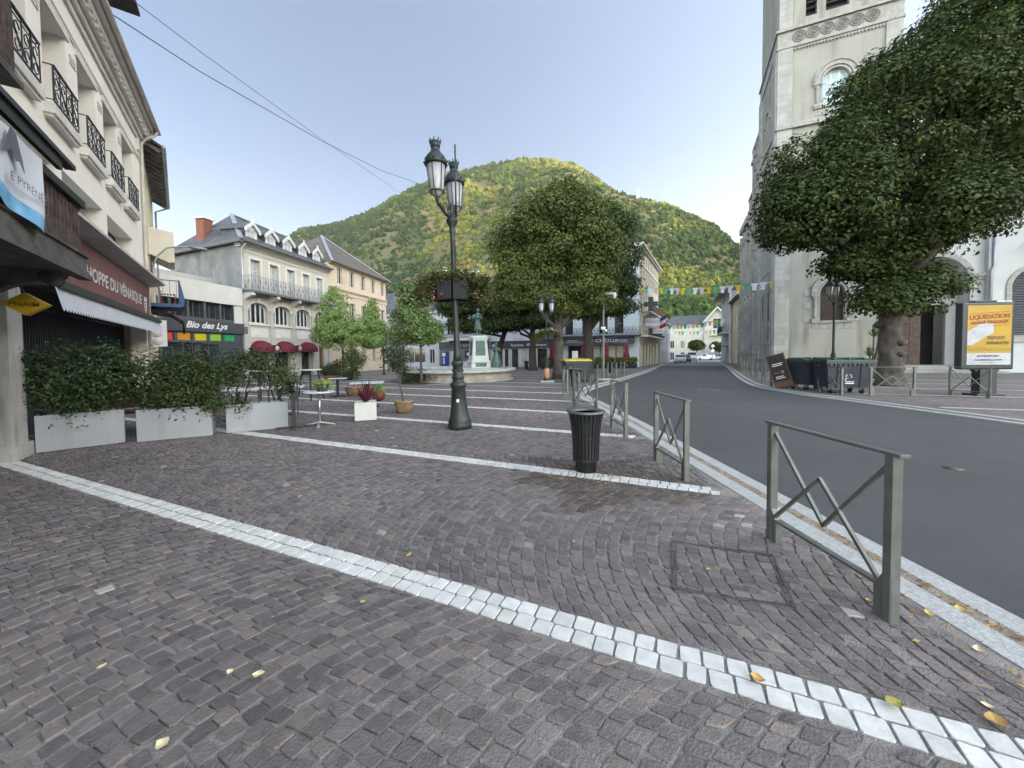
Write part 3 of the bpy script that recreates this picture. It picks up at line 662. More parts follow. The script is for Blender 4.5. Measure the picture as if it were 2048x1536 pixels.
# ------------------------------------------------------------ cream building with the wine-red shop sign
c = facade('cream_building', 'cream rendered building with iron window guards and a maroon shop front', 'building', FL.o, FL.x)
wx = [(-.15, 1.1), (1.72, 2.95), (3.58, 4.82), (5.45, 6.68), (7.27, 8.5)]
ops = [(a, b_, 6.28, 8.26) for a, b_ in wx]
fx = [(-.9, 2.06), (2.38, 5.03), (5.40, 8.15)]
ops += [(a, b_, 4.33, 5.33) for a, b_ in fx]
mb = MB(); mb.wall(-.93, 9.98, 4.10, 9.3, ops, depth=.42, rmi=1); mb.box(-.93, .5, 4.1, 9.98, 9, 9.3, 0)
mb.box(8.2, -.06, 2.7, 9.98, .3, 4.1); mb.box(9.55, -.02, 0, 9.98, .4, 2.7); mb.build('wall', [M_cream, M_reveal], c)
mb = MB()
for i, (z0, z1, d) in enumerate(((9.05, 9.2, .06), (9.2, 9.34, .14), (9.34, 9.44, .24), (9.44, 9.62, .30), (9.62, 9.7, .42), (8.42, 8.46, .03), (8.52, 8.56, .03))): mb.box(-.93, -d, z0, 9.98, .001, z1)
for k in range(34): mb.box(-.8+k*.32, -.29, 9.345, -.68+k*.32, -.235, 9.44)
mb.build('cornice', M_trim, c)
mb = MB()
for a, b_ in wx: mb.archband(0, 0, 1, 1.001, 0, .001, n=2) if False else mb.box(a-.12, -.035, 8.26, b_+.12, .0, 8.40)
for x in (1.2, 3.05, 4.92, 6.78): 
    for q in range(3): mb.box(x+.05, -.02, 8.02-q*.07, x+.42, .0, 8.06-q*.07)
mb.build('moulding', M_trim, c)
mb = MB()
for x in (9.0,): mb.prismy([(x, 8.6), (x+.25, 8.6), (x+.2, 9.0), (x+.05, 9.0)], -.1, 0); mb.prismy([(x+.05, 8.45), (x+.2, 8.45), (x+.25, 8.6), (x, 8.6)], -.06, 0)
mb.build('carved_console', M_trim, c)
mb = MB(); mb.box(-.93, -.5, 9.70, 9.98, -.02, 9.74); mb.tube([(-.93, -.5, 9.72), (10.05, -.5, 9.72)], .07, 10); mb.build('gutter', mat('painted_gutter', (.50, .47, .42), .5, var=.1, scale=3), c)
gutter_pipe(c, [(9.75, -.5, 9.66), (9.78, -.42, 9.5), (9.68, -.2, 9.3), (9.68, -.07, 9.1), (9.7, -.07, 5), (9.78, -.07, 4.4), (9.8, -.07, 0)], mat('cream_pipe', (.58, .54, .46), .5, var=.1, scale=3), .05)
mb = MB(); mb.add([(-.93, -.45, 9.75), (9.98, -.45, 9.75), (9.98, 4.5, 12.3), (-.93, 4.5, 12.3), (-.93, 9, 9.75), (9.98, 9, 9.75)], [(0, 1, 2, 3), (3, 2, 5, 4), (0, 3, 4), (1, 5, 2)]); mb.build('roof', M_slate, c)
for a, b_ in wx:
    s = MB(); s.box(a-.1, -.16, 6.10, b_+.1, .0, 6.28); s.box(a-.06, -.12, 6.04, b_+.06, 0, 6.10); so_ = s.build('window_sill', M_trim, c)
    g = MB(); scrollwork(g, a-.02, b_+.02, 6.36, 7.02, -.13, .31, .011); g.tube([(a-.02, -.13, 7.02), (a-.02, 0, 7.02)], .012, 5); g.tube([(b_+.02, -.13, 7.02), (b_+.02, 0, 7.02)], .012, 5); g.tube([(a-.02, -.13, 6.38), (a-.02, 0, 6.38)], .01, 5); g.build('window_guard', M_iron, c)
    window(c, a, b_, 6.28, 8.26, .40, M_wpaint, M_glassl, 2, 1)
for a, b_ in fx:
    window(c, a+.03, b_-.03, 4.35, 5.3, .40, M_iron, M_glassl, 2, 1, fw=.04)
mb = MB(); mb.add([(-.93, -.52, 4.20), (10.05, -.52, 4.20), (10.05, 0, 4.33), (-.93, 0, 4.33), (-.93, -.52, 4.14), (10.05, -.52, 4.14), (10.05, 0, 4.02), (-.93, 0, 4.02)], [(0, 1, 2, 3), (4, 7, 6, 5), (0, 4, 5, 1), (1, 5, 6, 2), (0, 3, 7, 4)]); mb.build('ledge', mat('ledge_render', (.50, .485, .45), .85, var=.1, scale=2, stain=.3), c)
M_maroon = mat('maroon_board', (.165, .055, .06), .45, var=.06, scale=2)
mb = MB(); mb.box(.3, -.14, 2.86, 9.5, -.062, 4.02); sb = mb.build('shop_sign', M_maroon, c)
M_let = mat('white_letters', (.68, .68, .68), .5, var=.02)
text("L'ÉCHOPPE DU VÉNASQUE", 6.25, .46, sb, M_let, (1.98, -.145, 3.17), bold=.018)
cr = MB(); cr.prismy([(8.62, 3.55), (8.62, 3.2), (8.8, 2.98), (8.98, 3.2), (8.98, 3.55), (8.95, 3.55), (8.95, 3.21), (8.8, 3.03), (8.65, 3.21), (8.65, 3.55)], -.150, -.142)
for z in (3.1, 3.2, 3.3): cr.box(8.68, -.150, z, 8.92, -.142, z+.045)
for x in (8.7, 8.78, 8.86): cr.box(x, -.150, 3.4, x+.045, -.142, 3.53)
cr.build('crest', M_let, sb)
aw = MB(); aw.box(.35, -.40, 2.72, 9.45, -.06, 2.86); aw.box(.35, -.46, 2.70, 9.45, -.40, 2.78); aw.build('awning_cassette', M_iron, c)
aw = MB(); nsc = 64; x0, x1 = .3, 9.42
for i in range(nsc):
    a, b_ = x0+(x1-x0)*i/nsc, x0+(x1-x0)*(i+1)/nsc; m_ = (a+b_)/2
    aw.add([(a, -.40, 2.70), (b_, -.40, 2.70), (b_, -.47, 2.36), (m_+.03, -.475, 2.31), (m_-.03, -.475, 2.31), (a, -.47, 2.36)], [(0, 5, 4, 3, 2, 1)])
aw.build('awning', mat('awning_cloth', (.50, .52, .55), .8, var=.05, scale=6), c)
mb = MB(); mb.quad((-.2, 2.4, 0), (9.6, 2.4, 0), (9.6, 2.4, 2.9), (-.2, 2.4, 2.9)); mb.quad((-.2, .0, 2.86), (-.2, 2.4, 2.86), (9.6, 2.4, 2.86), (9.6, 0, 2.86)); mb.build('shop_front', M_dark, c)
mb = MB()
for x in np.arange(.6, 9.5, .12): mb.box(x, .55, 0, x+.035, .58, 2.6)
mb.box(.6, .545, 2.5, 9.5, .585, 2.56); mb.box(.6, .545, .2, 9.5, .585, .26); mb.build('gate', mat('dark_blue_steel', (.02, .03, .06), .5, .2), c)
# attic loggia above the eaves
mb = MB(); mb.box(5.8, .1, 9.7, 6.1, .4, 12.2); mb.box(-.9, 2.6, 9.7, 6.0, 2.8, 12.2); mb.build('loggia_post', M_trim, c)
mb = MB(); mb.box(-.93, -.5, 12.2, 7.6, 3.0, 12.32); mb.build('loggia_roof', mat('roof_boards', (.12, .10, .09), .85, var=.2, scale=4), c)
g = MB(); scrollwork(g, -.9, 5.78, 9.8, 10.75, .1, .2); g.build('loggia_railing', M_iron, c)

# ------------------------------------------------------------ narrow yellow house beyond it
FY = Fr(FL.w(10.02, -.02), (-.653, .757))
y = facade('yellow_house', 'narrow pale yellow house with deep dark rafters under its eaves', 'house', FY.o, FY.x)
M_yellow = mat('yellow_render', (.66, .59, .42), .85, var=.06, scale=1, stain=.2, stain_col=(.4, .35, .26))
mb = MB(); yo = [(1.2, 2.1, 6.9, 8.6), (4.3, 5.2, 6.9, 8.6), (1.0, 2.2, 3.6, 5.6), (1.0, 2.2, .0, 2.3), (4.2, 5.2, 3.6, 5.4)]
mb.wall(0, 7.5, -.1, 9.4, yo, depth=.2); mb.box(0, .25, -.1, 7.5, 8, 9.4); mb.build('wall', M_yellow, y)
for o_ in yo: window(y, *o_, .15, M_wpaint, M_glass, 2, 1)
mb = MB(); mb.add([(-.1, -.55, 9.22), (7.7, -.55, 9.22), (7.7, 4, 11.9), (-.1, 4, 11.9), (-.1, -.55, 9.30), (7.7, -.55, 9.30), (7.7, 4, 12.0), (-.1, 4, 12.0)], [(0, 3, 2, 1), (4, 5, 6, 7), (0, 1, 5, 4), (1, 2, 6, 5), (2, 3, 7, 6), (3, 0, 4, 7)]); mb.build('roof', mat('roof_boards', (.12, .1, .09)), y)
mb = MB()
for k in range(15): mb.bar((.1+k*.52, -.5, 9.15), (.1+k*.52, .3, 9.58), .09, .13)
mb.build('rafter', mat('pale_rafter', (.30, .28, .26), .8, var=.2, scale=4), y)
mb = MB(); mb.tube([(-.1, -.6, 9.25), (7.7, -.6, 9.25)], .07, 8); mb.tube([(7.6, -.6, 9.2), (7.6, -.1, 8.9), (7.6, -.08, 0)], .045, 8); mb.build('gutter', M_zinc, y)
mb = MB(); mb.prismx([(0, 5.75), (-.62, 5.45), (-.78, 5.5), (-.78, 6.75), (0, 6.85)], 2.4, 4.2); mb.build('bay', mat('bay_panel', (.68, .63, .5), .7, var=.05, scale=2), y)
mb = MB(); mb.box(.9, -.95, 3.45, 2.9, 0, 3.58); mb.build('balcony_floor', mat('navy_paint', (.03, .07, .19), .5, var=.1), y)
mb = MB(); mb.bar((.95, -.9, 4.5), (2.85, -.9, 4.5), .03); mb.bar((.95, -.9, 4.5), (.95, 0, 4.5), .03)
for k in range(9): mb.bar((.95+k*.235, -.9, 3.55), (.95+k*.235, -.9, 4.5), .014)
for k in range(5): mb.bar((.95, -k*.2, 3.55), (.95, -k*.2, 4.5), .014)
mb.build('balcony_rail', M_iron, y)
mb = MB(); mb.prismx([(-.86, 3.5), (-1.02, 3.5), (-1.05, 3.8), (-.9, 4.55), (-.86, 4.55)], 1.0, 2.85); mb.build('wind_screen', mat('navy_paint', (0, 0, 0)), y)
mb = MB()
for k in range(3): mb.tube([(1.0+k*.95, -1.0, 2.45), (1.0+k*.95, -.98, 2.9), (1.0+k*.95, -.6, 3.2), (1.0+k*.95, -.02, 3.3)], .03, 6)
mb.build('canopy_frame', M_black, y)
mb = MB(); mb.add([(1.0, -1.0, 2.5), (2.9, -1.0, 2.5), (2.9, -.97, 2.9), (1.0, -.97, 2.9), (2.9, -.6, 3.2), (1.0, -.6, 3.2), (2.9, 0, 3.3), (1.0, 0, 3.3)], [(0, 1, 2, 3), (3, 2, 4, 5), (5, 4, 6, 7)]); mb.build('canopy', mat('grey_canopy', (.2, .2, .2), .8), y)
rc = thing('balcony_chair', 'red slatted chair standing on the blue balcony of the yellow house', 'chair', (*FY.w(1.5, -.55), 3.585), math.atan2(FY.x[1], FY.x[0]))
M_redp = mat('red_paint', (.36, .05, .04), .5)
b = MB()
for k in range(5): b.bar((-.22, .2-k*.09, .42), (.22, .2-k*.09, .42), .05, .02)
b.build('seat', M_redp, rc); b = MB()
for k in range(4): b.bar((-.22, .24+k*.03, .52+k*.1), (.22, .24+k*.03, .52+k*.1), .05, .02)
b.build('backrest', M_redp, rc)
for sx, sy in ((-.2, -.2), (.2, -.2), (-.2, .2), (.2, .2)): MB().bar((sx, sy, 0), (sx, sy+.1*(sy > 0), .85 if sy > 0 else .42), .03).build('leg', M_redp, rc)
ls = thing('lightbox_sign', 'tall white lightbox sign with three round discs beside the maroon shop', 'sign', (*FY.w(.45, -.12), 1.88), math.atan2(FY.x[1], FY.x[0]))
b = MB(); b.box(-.06, -.36, 0, .06, .20, 1.0); b.build('case', mat('pale_grey_case', (.60, .60, .58), .5, var=.04), ls)
for z in (.2, .5, .8): b = MB(); b.lathe([(.15, 0), (.14, .02)], 20, (-.062, -.08, z), ax=(-1, 0, 0)); b.build('disc', M_wpaint, ls)
b = MB(); b.bar((0, .1, .5), (0, .32, .5), .04); b.build('bracket', M_iron, ls)
la = thing('wall_lamp', 'curved street lamp arm reaching out from the yellow house wall', 'street lamp', (*FY.w(1.9, 0), 4.6), math.atan2(FY.x[1], FY.x[0]))
p0 = Vector((0, 0, 0)); b = MB(); b.tube([(0, -.02, 0), (0, -.1, .5), (.05, -.25, 1.0), (.1, -.55, 1.38), (.15, -.95, 1.52), (.2, -1.3, 1.56)], .03, 8); b.build('arm', mat('grey_steel', (.30, .32, .34), .45, .5), la)
b = MB(); b.lathe([(.03, 0), (.09, .1), (.1, .45), (.05, .62), (.02, .65)], 12, (.2, -1.25, 1.56), ax=(.1, -1, .0), sq=.7); b.build('head', MATS['grey_steel'], la)

# ------------------------------------------------------------ low shop with coloured panes, and the white house with red awnings
FB = Fr(gp(615, 750), (.162, .987)); zB = -.3
M_grey = mat('anthracite_panel', (.058, .062, .07), .5, var=.08, scale=2); M_greyl = mat('anthracite_frame', (.085, .09, .1), .5, var=.08, scale=3)
s = facade('organic_shop', 'low shop with cream fascia, dark windows and a row of coloured panes', 'building', FB.o, FB.x)
M_fasc = mat('fascia_render', (.60, .59, .535), .8, var=.04, scale=1.0, stain=.12, stain_col=(.4, .39, .36))
mb = MB(); mb.box(-12.2, -.10, 4.82, -6.36, 5, 6.02); mb.box(-6.98, -.02, 3.6, -6.36, 3, 4.82); mb.build('fascia', M_fasc, s)
mb = MB(); mb.add([(-12.2, 4.4, 6.0), (-6.6, 2.0, 6.0), (-6.6, 2.0, 6.75), (-12.2, 4.4, 7.2)], [(0, 1, 2, 3)]); mb.build('upper_wall', mat('grey_render', (.40, .39, .365), .9, var=.12, scale=1.2, stain=.4), s)
mb = MB(); mb.wall(-12.2, -6.98, 3.62, 4.82, [(-12.05, -11.2, 3.8, 4.78), (-11.05, -10.15, 3.8, 4.78), (-10.0, -9.1, 3.8, 4.78), (-8.95, -8.05, 3.8, 4.78), (-7.9, -7.05, 3.8, 4.78)], depth=.3); mb.build('window_wall', M_greyl, s)
for a in (-12.05, -11.05, -10.0, -8.95, -7.9): window(s, a, a+.88, 3.8, 4.78, .26, M_greyl, M_glass, 2, 1, fw=.05)
mb = MB(); mb.box(-12.2, -.12, 2.93, -6.05, 0, 3.62); sgn = mb.build('sign_band', M_grey, s)
text('Bio des Lys', 2.75, .52, sgn, M_let, (-10.35, -.126, 3.03), shear=.35, bold=.03)
mb = MB(); mb.wall(-12.2, -6.05, -.3, 2.93, [(-11.8, -10.95, 2.42, 2.86), (-10.75, -9.95, 2.42, 2.86), (-9.75, -8.95, 2.42, 2.86), (-8.75, -7.95, 2.42, 2.86), (-7.75, -6.95, 2.42, 2.86), (-11.6, -9.8, -.1, 2.2), (-9.4, -8.2, -.3, 2.2)], depth=.12); mb.box(-12, .13, -.3, -6.1, 5, 2.9); mb.build('wall', M_grey, s)
for a, col, nm in ((-11.8, (.62, .07, .05), 'red_pane'), (-10.75, (.62, .27, .03), 'orange_pane'), (-9.75, (.6, .5, .03), 'yellow_pane'), (-8.75, (.28, .55, .06), 'lime_pane'), (-7.75, (.03, .33, .12), 'green_pane')):
    mb = MB(); mb.quad((a, .06, 2.42), (a+.82, .06, 2.42), (a+.82, .06, 2.86), (a, .06, 2.86)); mb.build('coloured_pane', mat(nm, col, .35, var=.08, scale=3), s)
window(s, -11.6, -9.8, -.1, 2.2, .08, M_greyl, M_glass, 3, 1); window(s, -9.4, -8.2, -.3, 2.2, .08, M_greyl, M_glass, 2, 1, name='door')
mb = MB(); mb.box(-12.2, -.16, 2.28, -9.2, -.01, 2.40); mb.build('sill', M_greyl, s)

w = facade('white_house', 'white stone town house with dormers, long iron balcony and red awnings', 'building', FB.o, FB.x)
M_wst = brick_mat('rusticated_stone', (.52, .485, .405), (.50, .475, .43), 3.0, .34, var=.03, msize=.02, rough=.85, stain=.18, bump=.5, stain_col=(.4, .38, .33))
M_wst2 = mat('smooth_stone', (.49, .46, .40), .85, var=.06, scale=1.4, stain=.2, stain_col=(.38, .36, .32))
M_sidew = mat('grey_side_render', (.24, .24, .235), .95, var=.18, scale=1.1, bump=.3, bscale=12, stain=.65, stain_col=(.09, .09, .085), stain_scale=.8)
uc = [-5.12+1.745*k for k in range(5)]; ac = [-4.95, -2.67, -.37, 1.93]
mb = MB(); mb.wall(-6.35, 3.14, 5.95, 8.9, [(c_-.42, c_+.42, 6.05, 8.25) for c_ in uc], depth=.3); mb.build('upper_wall', M_wst, w)
mb = MB(); mb.wall(-6.35, 3.14, 3.4, 5.95, [(c_-.87, c_+.87, 3.72, 5.22, .5) for c_ in ac], depth=.35)
mb.wall(-6.35, 3.14, zB, 3.4, [(-5.75, -4.2, zB, 2.3, .35), (-3.5, -1.85, zB, 2.3, .35), (-.65, .6, zB, 2.2), (1.6, 2.3, zB, 2.25)], depth=.35)
mb.add([(-6.35, 0, zB), (-4.14, 8.3, zB), (-4.14, 8.3, 9.1), (-6.35, 0, 9.1)], [(0, 3, 2, 1)], 1); mb.add([(3.14, .0, zB), (3.14, .0, 9.1), (5.3, 8.3, 9.1), (5.3, 8.3, zB)], [(0, 3, 2, 1)], 1); mb.build('wall', [M_wst2, M_sidew], w)
mb = MB(); mb.box(-6.42, -.06, 8.9, 3.2, .3, 9.02); mb.box(-6.5, -.16, 9.02, 3.2, .3, 9.12); mb.box(-6.58, -.30, 9.12, 3.22, .3, 9.22); mb.box(-6.66, -.42, 9.22, 3.25, .3, 9.34); mb.box(-6.4, -.04, 8.62, 3.18, .0, 8.68); mb.build('cornice', M_wst2, w)
for c_ in uc:
    mb = MB(); mb.box(c_-.60, -.05, 6.05, c_-.42, .0, 8.42); mb.box(c_+.42, -.05, 6.05, c_+.60, .0, 8.42); mb.box(c_-.42, -.05, 8.25, c_+.42, .0, 8.42); mb.build('surround', M_trim, w)
for c_ in ac:
    mb = MB(); mb.archband(c_, 4.72, .87, 1.02, -.06, 0, n=14, sz=.6); mb.box(c_-.1, -.09, 5.2, c_+.1, 0, 5.5)
    mb.build('surround', M_trim, w); mb = MB(); mb.box(c_-.75, -.03, 2.75, c_+.75, 0, 3.4); mb.build('wall_panel', M_trim, w); mb = MB(); mb.box(c_-.95, -.1, 3.6, c_+.95, 0, 3.72); mb.build('window_sill', M_trim, w)
for x in (-6.15, -3.81, -1.52, .78, 2.98):
    mb = MB(); mb.box(x-.16, -.12, zB, x+.16, 0, 3.45); mb.box(x-.2, -.16, 3.45, x+.2, 0, 3.58); mb.box(x-.15, -.1, 3.58, x+.15, 0, 4.6); mb.box(x-.2, -.16, 4.6, x+.2, 0, 4.74); mb.box(x-.15, -.1, 4.74, x+.15, 0, 5.4)
    mb.build('pilaster', M_wst2, w)
for x in (-6.1, -3.81, -1.52, .78, 2.95):
    mb = MB(); mb.prismx([(0, 5.2), (-.25, 5.4), (-.68, 5.6), (-.72, 5.83), (0, 5.83)], x-.13, x+.13); mb.lathe([(.09, -.15), (.1, 0), (.09, .15)], 10, (x, -.66, 5.68), ax=(1, 0, 0)); mb.build('console', M_trim, w)
for c_ in uc: window(w, c_-.42, c_+.42, 6.05, 8.25, .22, M_wpaint, M_glassl, 2, 3)
for c_ in ac: window(w, c_-.87, c_+.87, 3.74, 5.22, .25, M_wpaint, M_glass, 4, 1, rise=.5, fw=.1)
window(w, -5.75, -4.2, zB, 2.0, .3, M_iron, M_glass, 2, 1, name='shop_window'); window(w, -3.5, -1.85, zB, 2.0, .3, M_iron, M_glass, 2, 1, name='shop_window'); window(w, -.65, .6, zB, 2.2, .3, M_iron, M_glass, 2, 1, name='door')
mb = MB(); mb.box(1.62, .2, zB, 2.28, .26, 2.2); mb.build('door', mat('brown_door', (.16, .075, .035), .6, var=.2, scale=5), w)
mb = MB(); mb.box(-6.3, -.82, 5.83, 3.1, 0, 5.96); mb.build('balcony_floor', mat('slate_edge', (.13, .14, .155), .6, var=.1), w)
mb = MB(); scrollwork(mb, -6.25, 3.05, 6.0, 6.95, -.78, .24, .012); scrollwork(mb, -.78, 0, 6.0, 6.95, 0, .24, .012, along='y', c=-6.25); mb.build('balcony_rail', mat('pale_iron', (.22, .23, .25), .5, .3), w)
# roof: hipped on the near end
s1, z1 = FB.on(463, 429, 3.4); E_ = 9.34
cor = [(-6.7, -.45, E_), (3.25, -.45, E_), (5.5, 8.7, E_), (-4.35, 8.7, E_)]; R1 = (s1, 3.4, z1); R2 = (2.6, 3.6, z1)
mb = MB(); mb.add(cor+[R1, R2], [(0, 1, 5, 4), (3, 0, 4), (2, 3, 4, 5), (1, 2, 5)]); mb.build('roof', M_slate, w)
mb = MB(); mb.bar((cor[0][0], cor[0][1], E_+.04), (R1[0], R1[1], R1[2]+.04), .28, .06); mb.bar((R1[0], R1[1], R1[2]+.03), (R2[0], R2[1], R2[2]+.03), .2, .06); mb.build('hip_flashing', M_zinc, w)
mb = MB(); mb.bar((-6.75, -.5, E_-.12), (-4.4, 8.75, E_-.12), .25, .22); mb.bar((-6.75, -.52, E_-.05), (3.25, -.52, E_-.05), .12, .12); mb.build('gutter', mat('dark_gutter', (.12, .12, .12), .6), w)
gutter_pipe(w, [(-6.3, -.4, 9.1), (-6.28, -.12, 8.8), (-6.28, -.1, 6.3), (-6.5, -.3, 6.05)], M_zinc, .05)
for c_ in uc:
    d = MB(); d.box(c_-.5, .25, 9.36, c_-.4, 2.2, 10.4); d.box(c_+.4, .25, 9.36, c_+.5, 2.2, 10.4); d.prismy([(c_-.52, 9.36), (c_+.52, 9.36), (c_+.52, 10.4), (c_, 10.85), (c_-.52, 10.4)], .3, 2.2); dd = d.build('dormer', mat('dark_slate_cheek', (.075, .075, .08), .7, var=.2, scale=5), w)
    d = MB(); d.wall(c_-.5, c_+.5, 9.36, 10.42, [(c_-.34, c_+.34, 9.42, 10.3)], y=.22, depth=.08); d.prismy([(c_-.5, 10.4), (c_+.5, 10.4), (c_, 10.82)], .2, .3); d.build('dormer_face', M_wpaint, dd)
    window(dd, c_-.34, c_+.34, 9.42, 10.3, .25, M_wpaint, M_glassl, 2, 1, fw=.05)
    d = MB()
    for sg_ in (-1, 1):
        d.prismy([(c_+sg_*.68, 10.22), (c_+sg_*.62, 10.14), (c_+sg_*.5, 10.3), (c_, 10.72), (c_, 10.98), (c_+sg_*.66, 10.42)][::sg_], .02, .12)
    d.prismy([(c_-.05, 10.9), (c_+.05, 10.9), (c_+.02, 11.15), (c_-.02, 11.15)], .03, .11); d.build('bargeboard', M_wpaint, dd)
    d = MB(); d.add([(c_-.66, .12, 10.36), (c_, .12, 10.95), (c_+.66, .12, 10.36), (c_-.66, 2.8, 10.36), (c_, 2.8, 10.95), (c_+.66, 2.8, 10.36)], [(0, 1, 4, 3), (1, 2, 5, 4)]); d.build('dormer_roof', M_slate, dd)
# chimney on the near hip
sc_, zc_ = FB.on(402, 470, 6.0); mb = MB(); mb.box(-4.95, 4.3, 9.6, -4.25, 5.0, 11.55); ch = mb.build('chimney', M_brick, w); MB().box(-5.05, 4.2, 11.55, -4.15, 5.1, 11.67).build('chimney_cap', M_trim, ch)
# red dome awnings
M_red = mat('red_awning', (.14, .010, .022), .75, var=.1, scale=6)
for x0, x1 in ((-5.8, -4.15), (-3.55, -1.8), (-.95, .85)):
    a = MB(); nn = 12; cx = (x0+x1)/2; hw = (x1-x0)/2; rows = 6; g = []
    for i in range(nn+1):
        for j in range(rows+1):
            t = PI*i/nn; q = PI/2*j/rows; a.v.append((cx-hw*math.cos(t), -.05-.85*math.sin(q)*max(math.sin(t), .25), 1.92+.62*math.cos(q)*math.sin(t)))
    for i in range(nn):
        for j in range(rows): k = i*(rows+1)+j; a.f.append((k, k+rows+1, k+rows+2, k+1)); a.mi.append(0); a.sm.append(True)
    for i in range(nn):
        p, q = a.v[i*(rows+1)+rows], a.v[(i+1)*(rows+1)+rows]; a.quad(p, q, (q[0], q[1], q[2]-.22), (p[0], p[1], p[2]-.22))
    ao = a.build('awning', M_red, w)
for x in (-3.85, -1.4): 
    a = MB(); a.box(x-.35, -.5, 1.72, x+.35, -.06, 2.22); bo = a.build('awning_box', M_red, w); a = MB(); a.lathe([(.19, 0), (.185, .01)], 20, (x, -.505, 1.97), ax=(0, -1, 0)); a.build('emblem_disc', M_wpaint, bo)

# ------------------------------------------------------------ orange house behind
o = facade('orange_house', 'long ochre orange house with a steep brown hipped roof', 'house', FB.o, FB.x)
M_or = mat('ochre_render', (.60, .49, .37), .88, var=.07, scale=1, stain=.2, stain_col=(.34, .24, .16))
oc = [4.95+2.1*k for k in range(5)]
mb = MB(); mb.wall(3.16, 14.1, zB-.2, 10.0, [(c_-.42, c_+.42, 8.3, 9.8) for c_ in oc]+[(c_-.45, c_+.45, 4.6, 6.6) for c_ in oc]+[(c_-.5, c_+.5, .6, 2.6) for c_ in oc[1:]], depth=.22)
mb.add([(14.1, 0, -.5), (14.1, 9, -.5), (14.1, 9, 10), (14.1, 0, 10)], [(0, 1, 2, 3)]); mb.add([(3.16, 0, 8), (3.16, 0, 10), (3.16, 9, 10), (3.16, 9, 8)], [(0, 1, 2, 3)]); mb.build('wall', M_or, o)
mb = MB(); mb.box(3.16, -.1, 7.6, 14.15, 0, 7.72); mb.box(3.16, -.18, 7.72, 14.2, 0, 7.82); mb.box(3.16, -.06, 7.25, 14.15, 0, 7.32); mb.box(3.16, -.3, 9.98, 14.4, .2, 10.08); mb.build('string_course', mat('tan_trim', (.56, .45, .33), .85, var=.1, scale=2), o)
for c_ in oc: window(o, c_-.42, c_+.42, 8.3, 9.8, .16, M_wpaint, M_glass, 2, 1); window(o, c_-.45, c_+.45, 4.6, 6.6, .16, M_wpaint, M_glass, 2, 1)
sp, zp = FB.on(643, 472, 3.5); mb = MB(); ap = (sp, 3.5, zp); cs = [(3.1, -.5, 10.06), (14.5, -.5, 10.06), (14.5, 9, 10.06), (3.1, 9, 10.06)]
mb.add(cs+[ap], [(0, 1, 4), (1, 2, 4), (2, 3, 4), (3, 0, 4)]); mb.build('roof', M_slatebr, o)
mb = MB(); mb.bar((cs[0][0], cs[0][1], 10.1), (ap[0], ap[1], ap[2]+.05), .25, .06); mb.bar((cs[1][0], cs[1][1], 10.1), (ap[0], ap[1], ap[2]+.05), .12, .06); mb.build('hip_flashing', M_zinc, o)
# ------------------------------------------------------------ church
CH = Fr((20.9, 30.7), (.912, -.41)); ch = facade('church', 'tall stone church with square bell tower and arched portal', 'church', CH.o, CH.x)
M_ash = brick_mat('marble_ashlar', (.41, .405, .385), (.30, .29, .275), 1.05, .46, var=.20, msize=.014, rough=.8, stain=.3, bump=.4, stain_col=(.19, .185, .18))
M_chr = mat('church_render', (.325, .32, .285), .92, var=.08, scale=.5, bump=.3, bscale=18, stain=.95, stain_col=(.15, .145, .13), stain_scale=.55, col2=(.265, .262, .24))
M_chb = brick_mat('plinth_stone', (.36, .355, .34), (.2, .2, .19), 1.3, .5, var=.25, stain=.4)
M_chw = mat('white_church_render', (.50, .51, .52), .9, var=.06, scale=.7, bump=.15, bscale=20, stain=.3, stain_col=(.36, .35, .34))
M_carve = mat('carved_stone', (.36, .352, .335), .85, var=.14, scale=4, bump=.6, bscale=16, stain=.35, stain_col=(.2, .2, .19))
M_plank = brick_mat('brown_planks', (.07, .05, .042), (.025, .02, .018), 4.0, .14, var=.3, stain=.2)
zb = -.3
mb = MB(); mb.wall(.95, 6.4, zb, 18.5, [(2.94, 4.42, 3.62, 6.55, .74)], depth=.4); mb.wall(.95, 6.4, 18.9, 24.6, [(2.85, 4.45, 19.6, 22.35, .8)], depth=.4)
mb.wall(.95, 6.4, 26.0, 36, [(1.75, 2.45, 26.7, 31), (2.98, 4.37, 26.7, 31), (4.9, 5.6, 26.7, 31)], y=.06, depth=.6)
mb.box(.95, .62, zb, 6.4, 7.3, 36); mb.build('tower_wall', M_chr, ch)
mb = MB(); mb.box(-.14, 6.3, .65, .1, 7.4, 24.58); mb.box(-.14, -.0, .65, .0, .95, 24.58); mb.build('corner_pilaster', M_ash, ch)
mb = MB(); mb.box(-.05, 1.0, 8.0, .05, 6.25, 8.25); mb.archband(0, 0, .9, 1.15, -.1, .05, n=18); mb.v[8:] = [(q[1]-.0, 3.6+q[0], 21.0+q[2]) for q in mb.v[8:]]; mb.build('side_arch', M_carve, ch)
for x0, x1 in ((-.02, .95), (6.4, 7.32)):
    mb = MB(); mb.box(x0, -.14, .65, x1, 1.0, 24.58); mb.box(x0+.08, -.08, 26.0, x1-.02, .9, 36); mb.build('corner_pilaster', M_ash, ch)
mb = MB(); mb.box(-.02, 1.0, .65, .95, 7.4, 24.58); mb.box(.06, .9, 26, .95, 7.3, 36); mb.build('tower_side', M_chr, ch)
mb = MB(); mb.box(-.16, -.28, zb-.2, 7.45, 7.5, .22); mb.box(-.1, -.2, .22, 7.4, 7.45, .66); mb.build('plinth', M_chb, ch)
mb = MB(); mb.box(-.12, -.26, 18.5, 7.4, 7.5, 18.72); mb.box(-.06, -.18, 18.72, 7.36, 7.45, 18.92); mb.build('string_course', M_carve, ch)
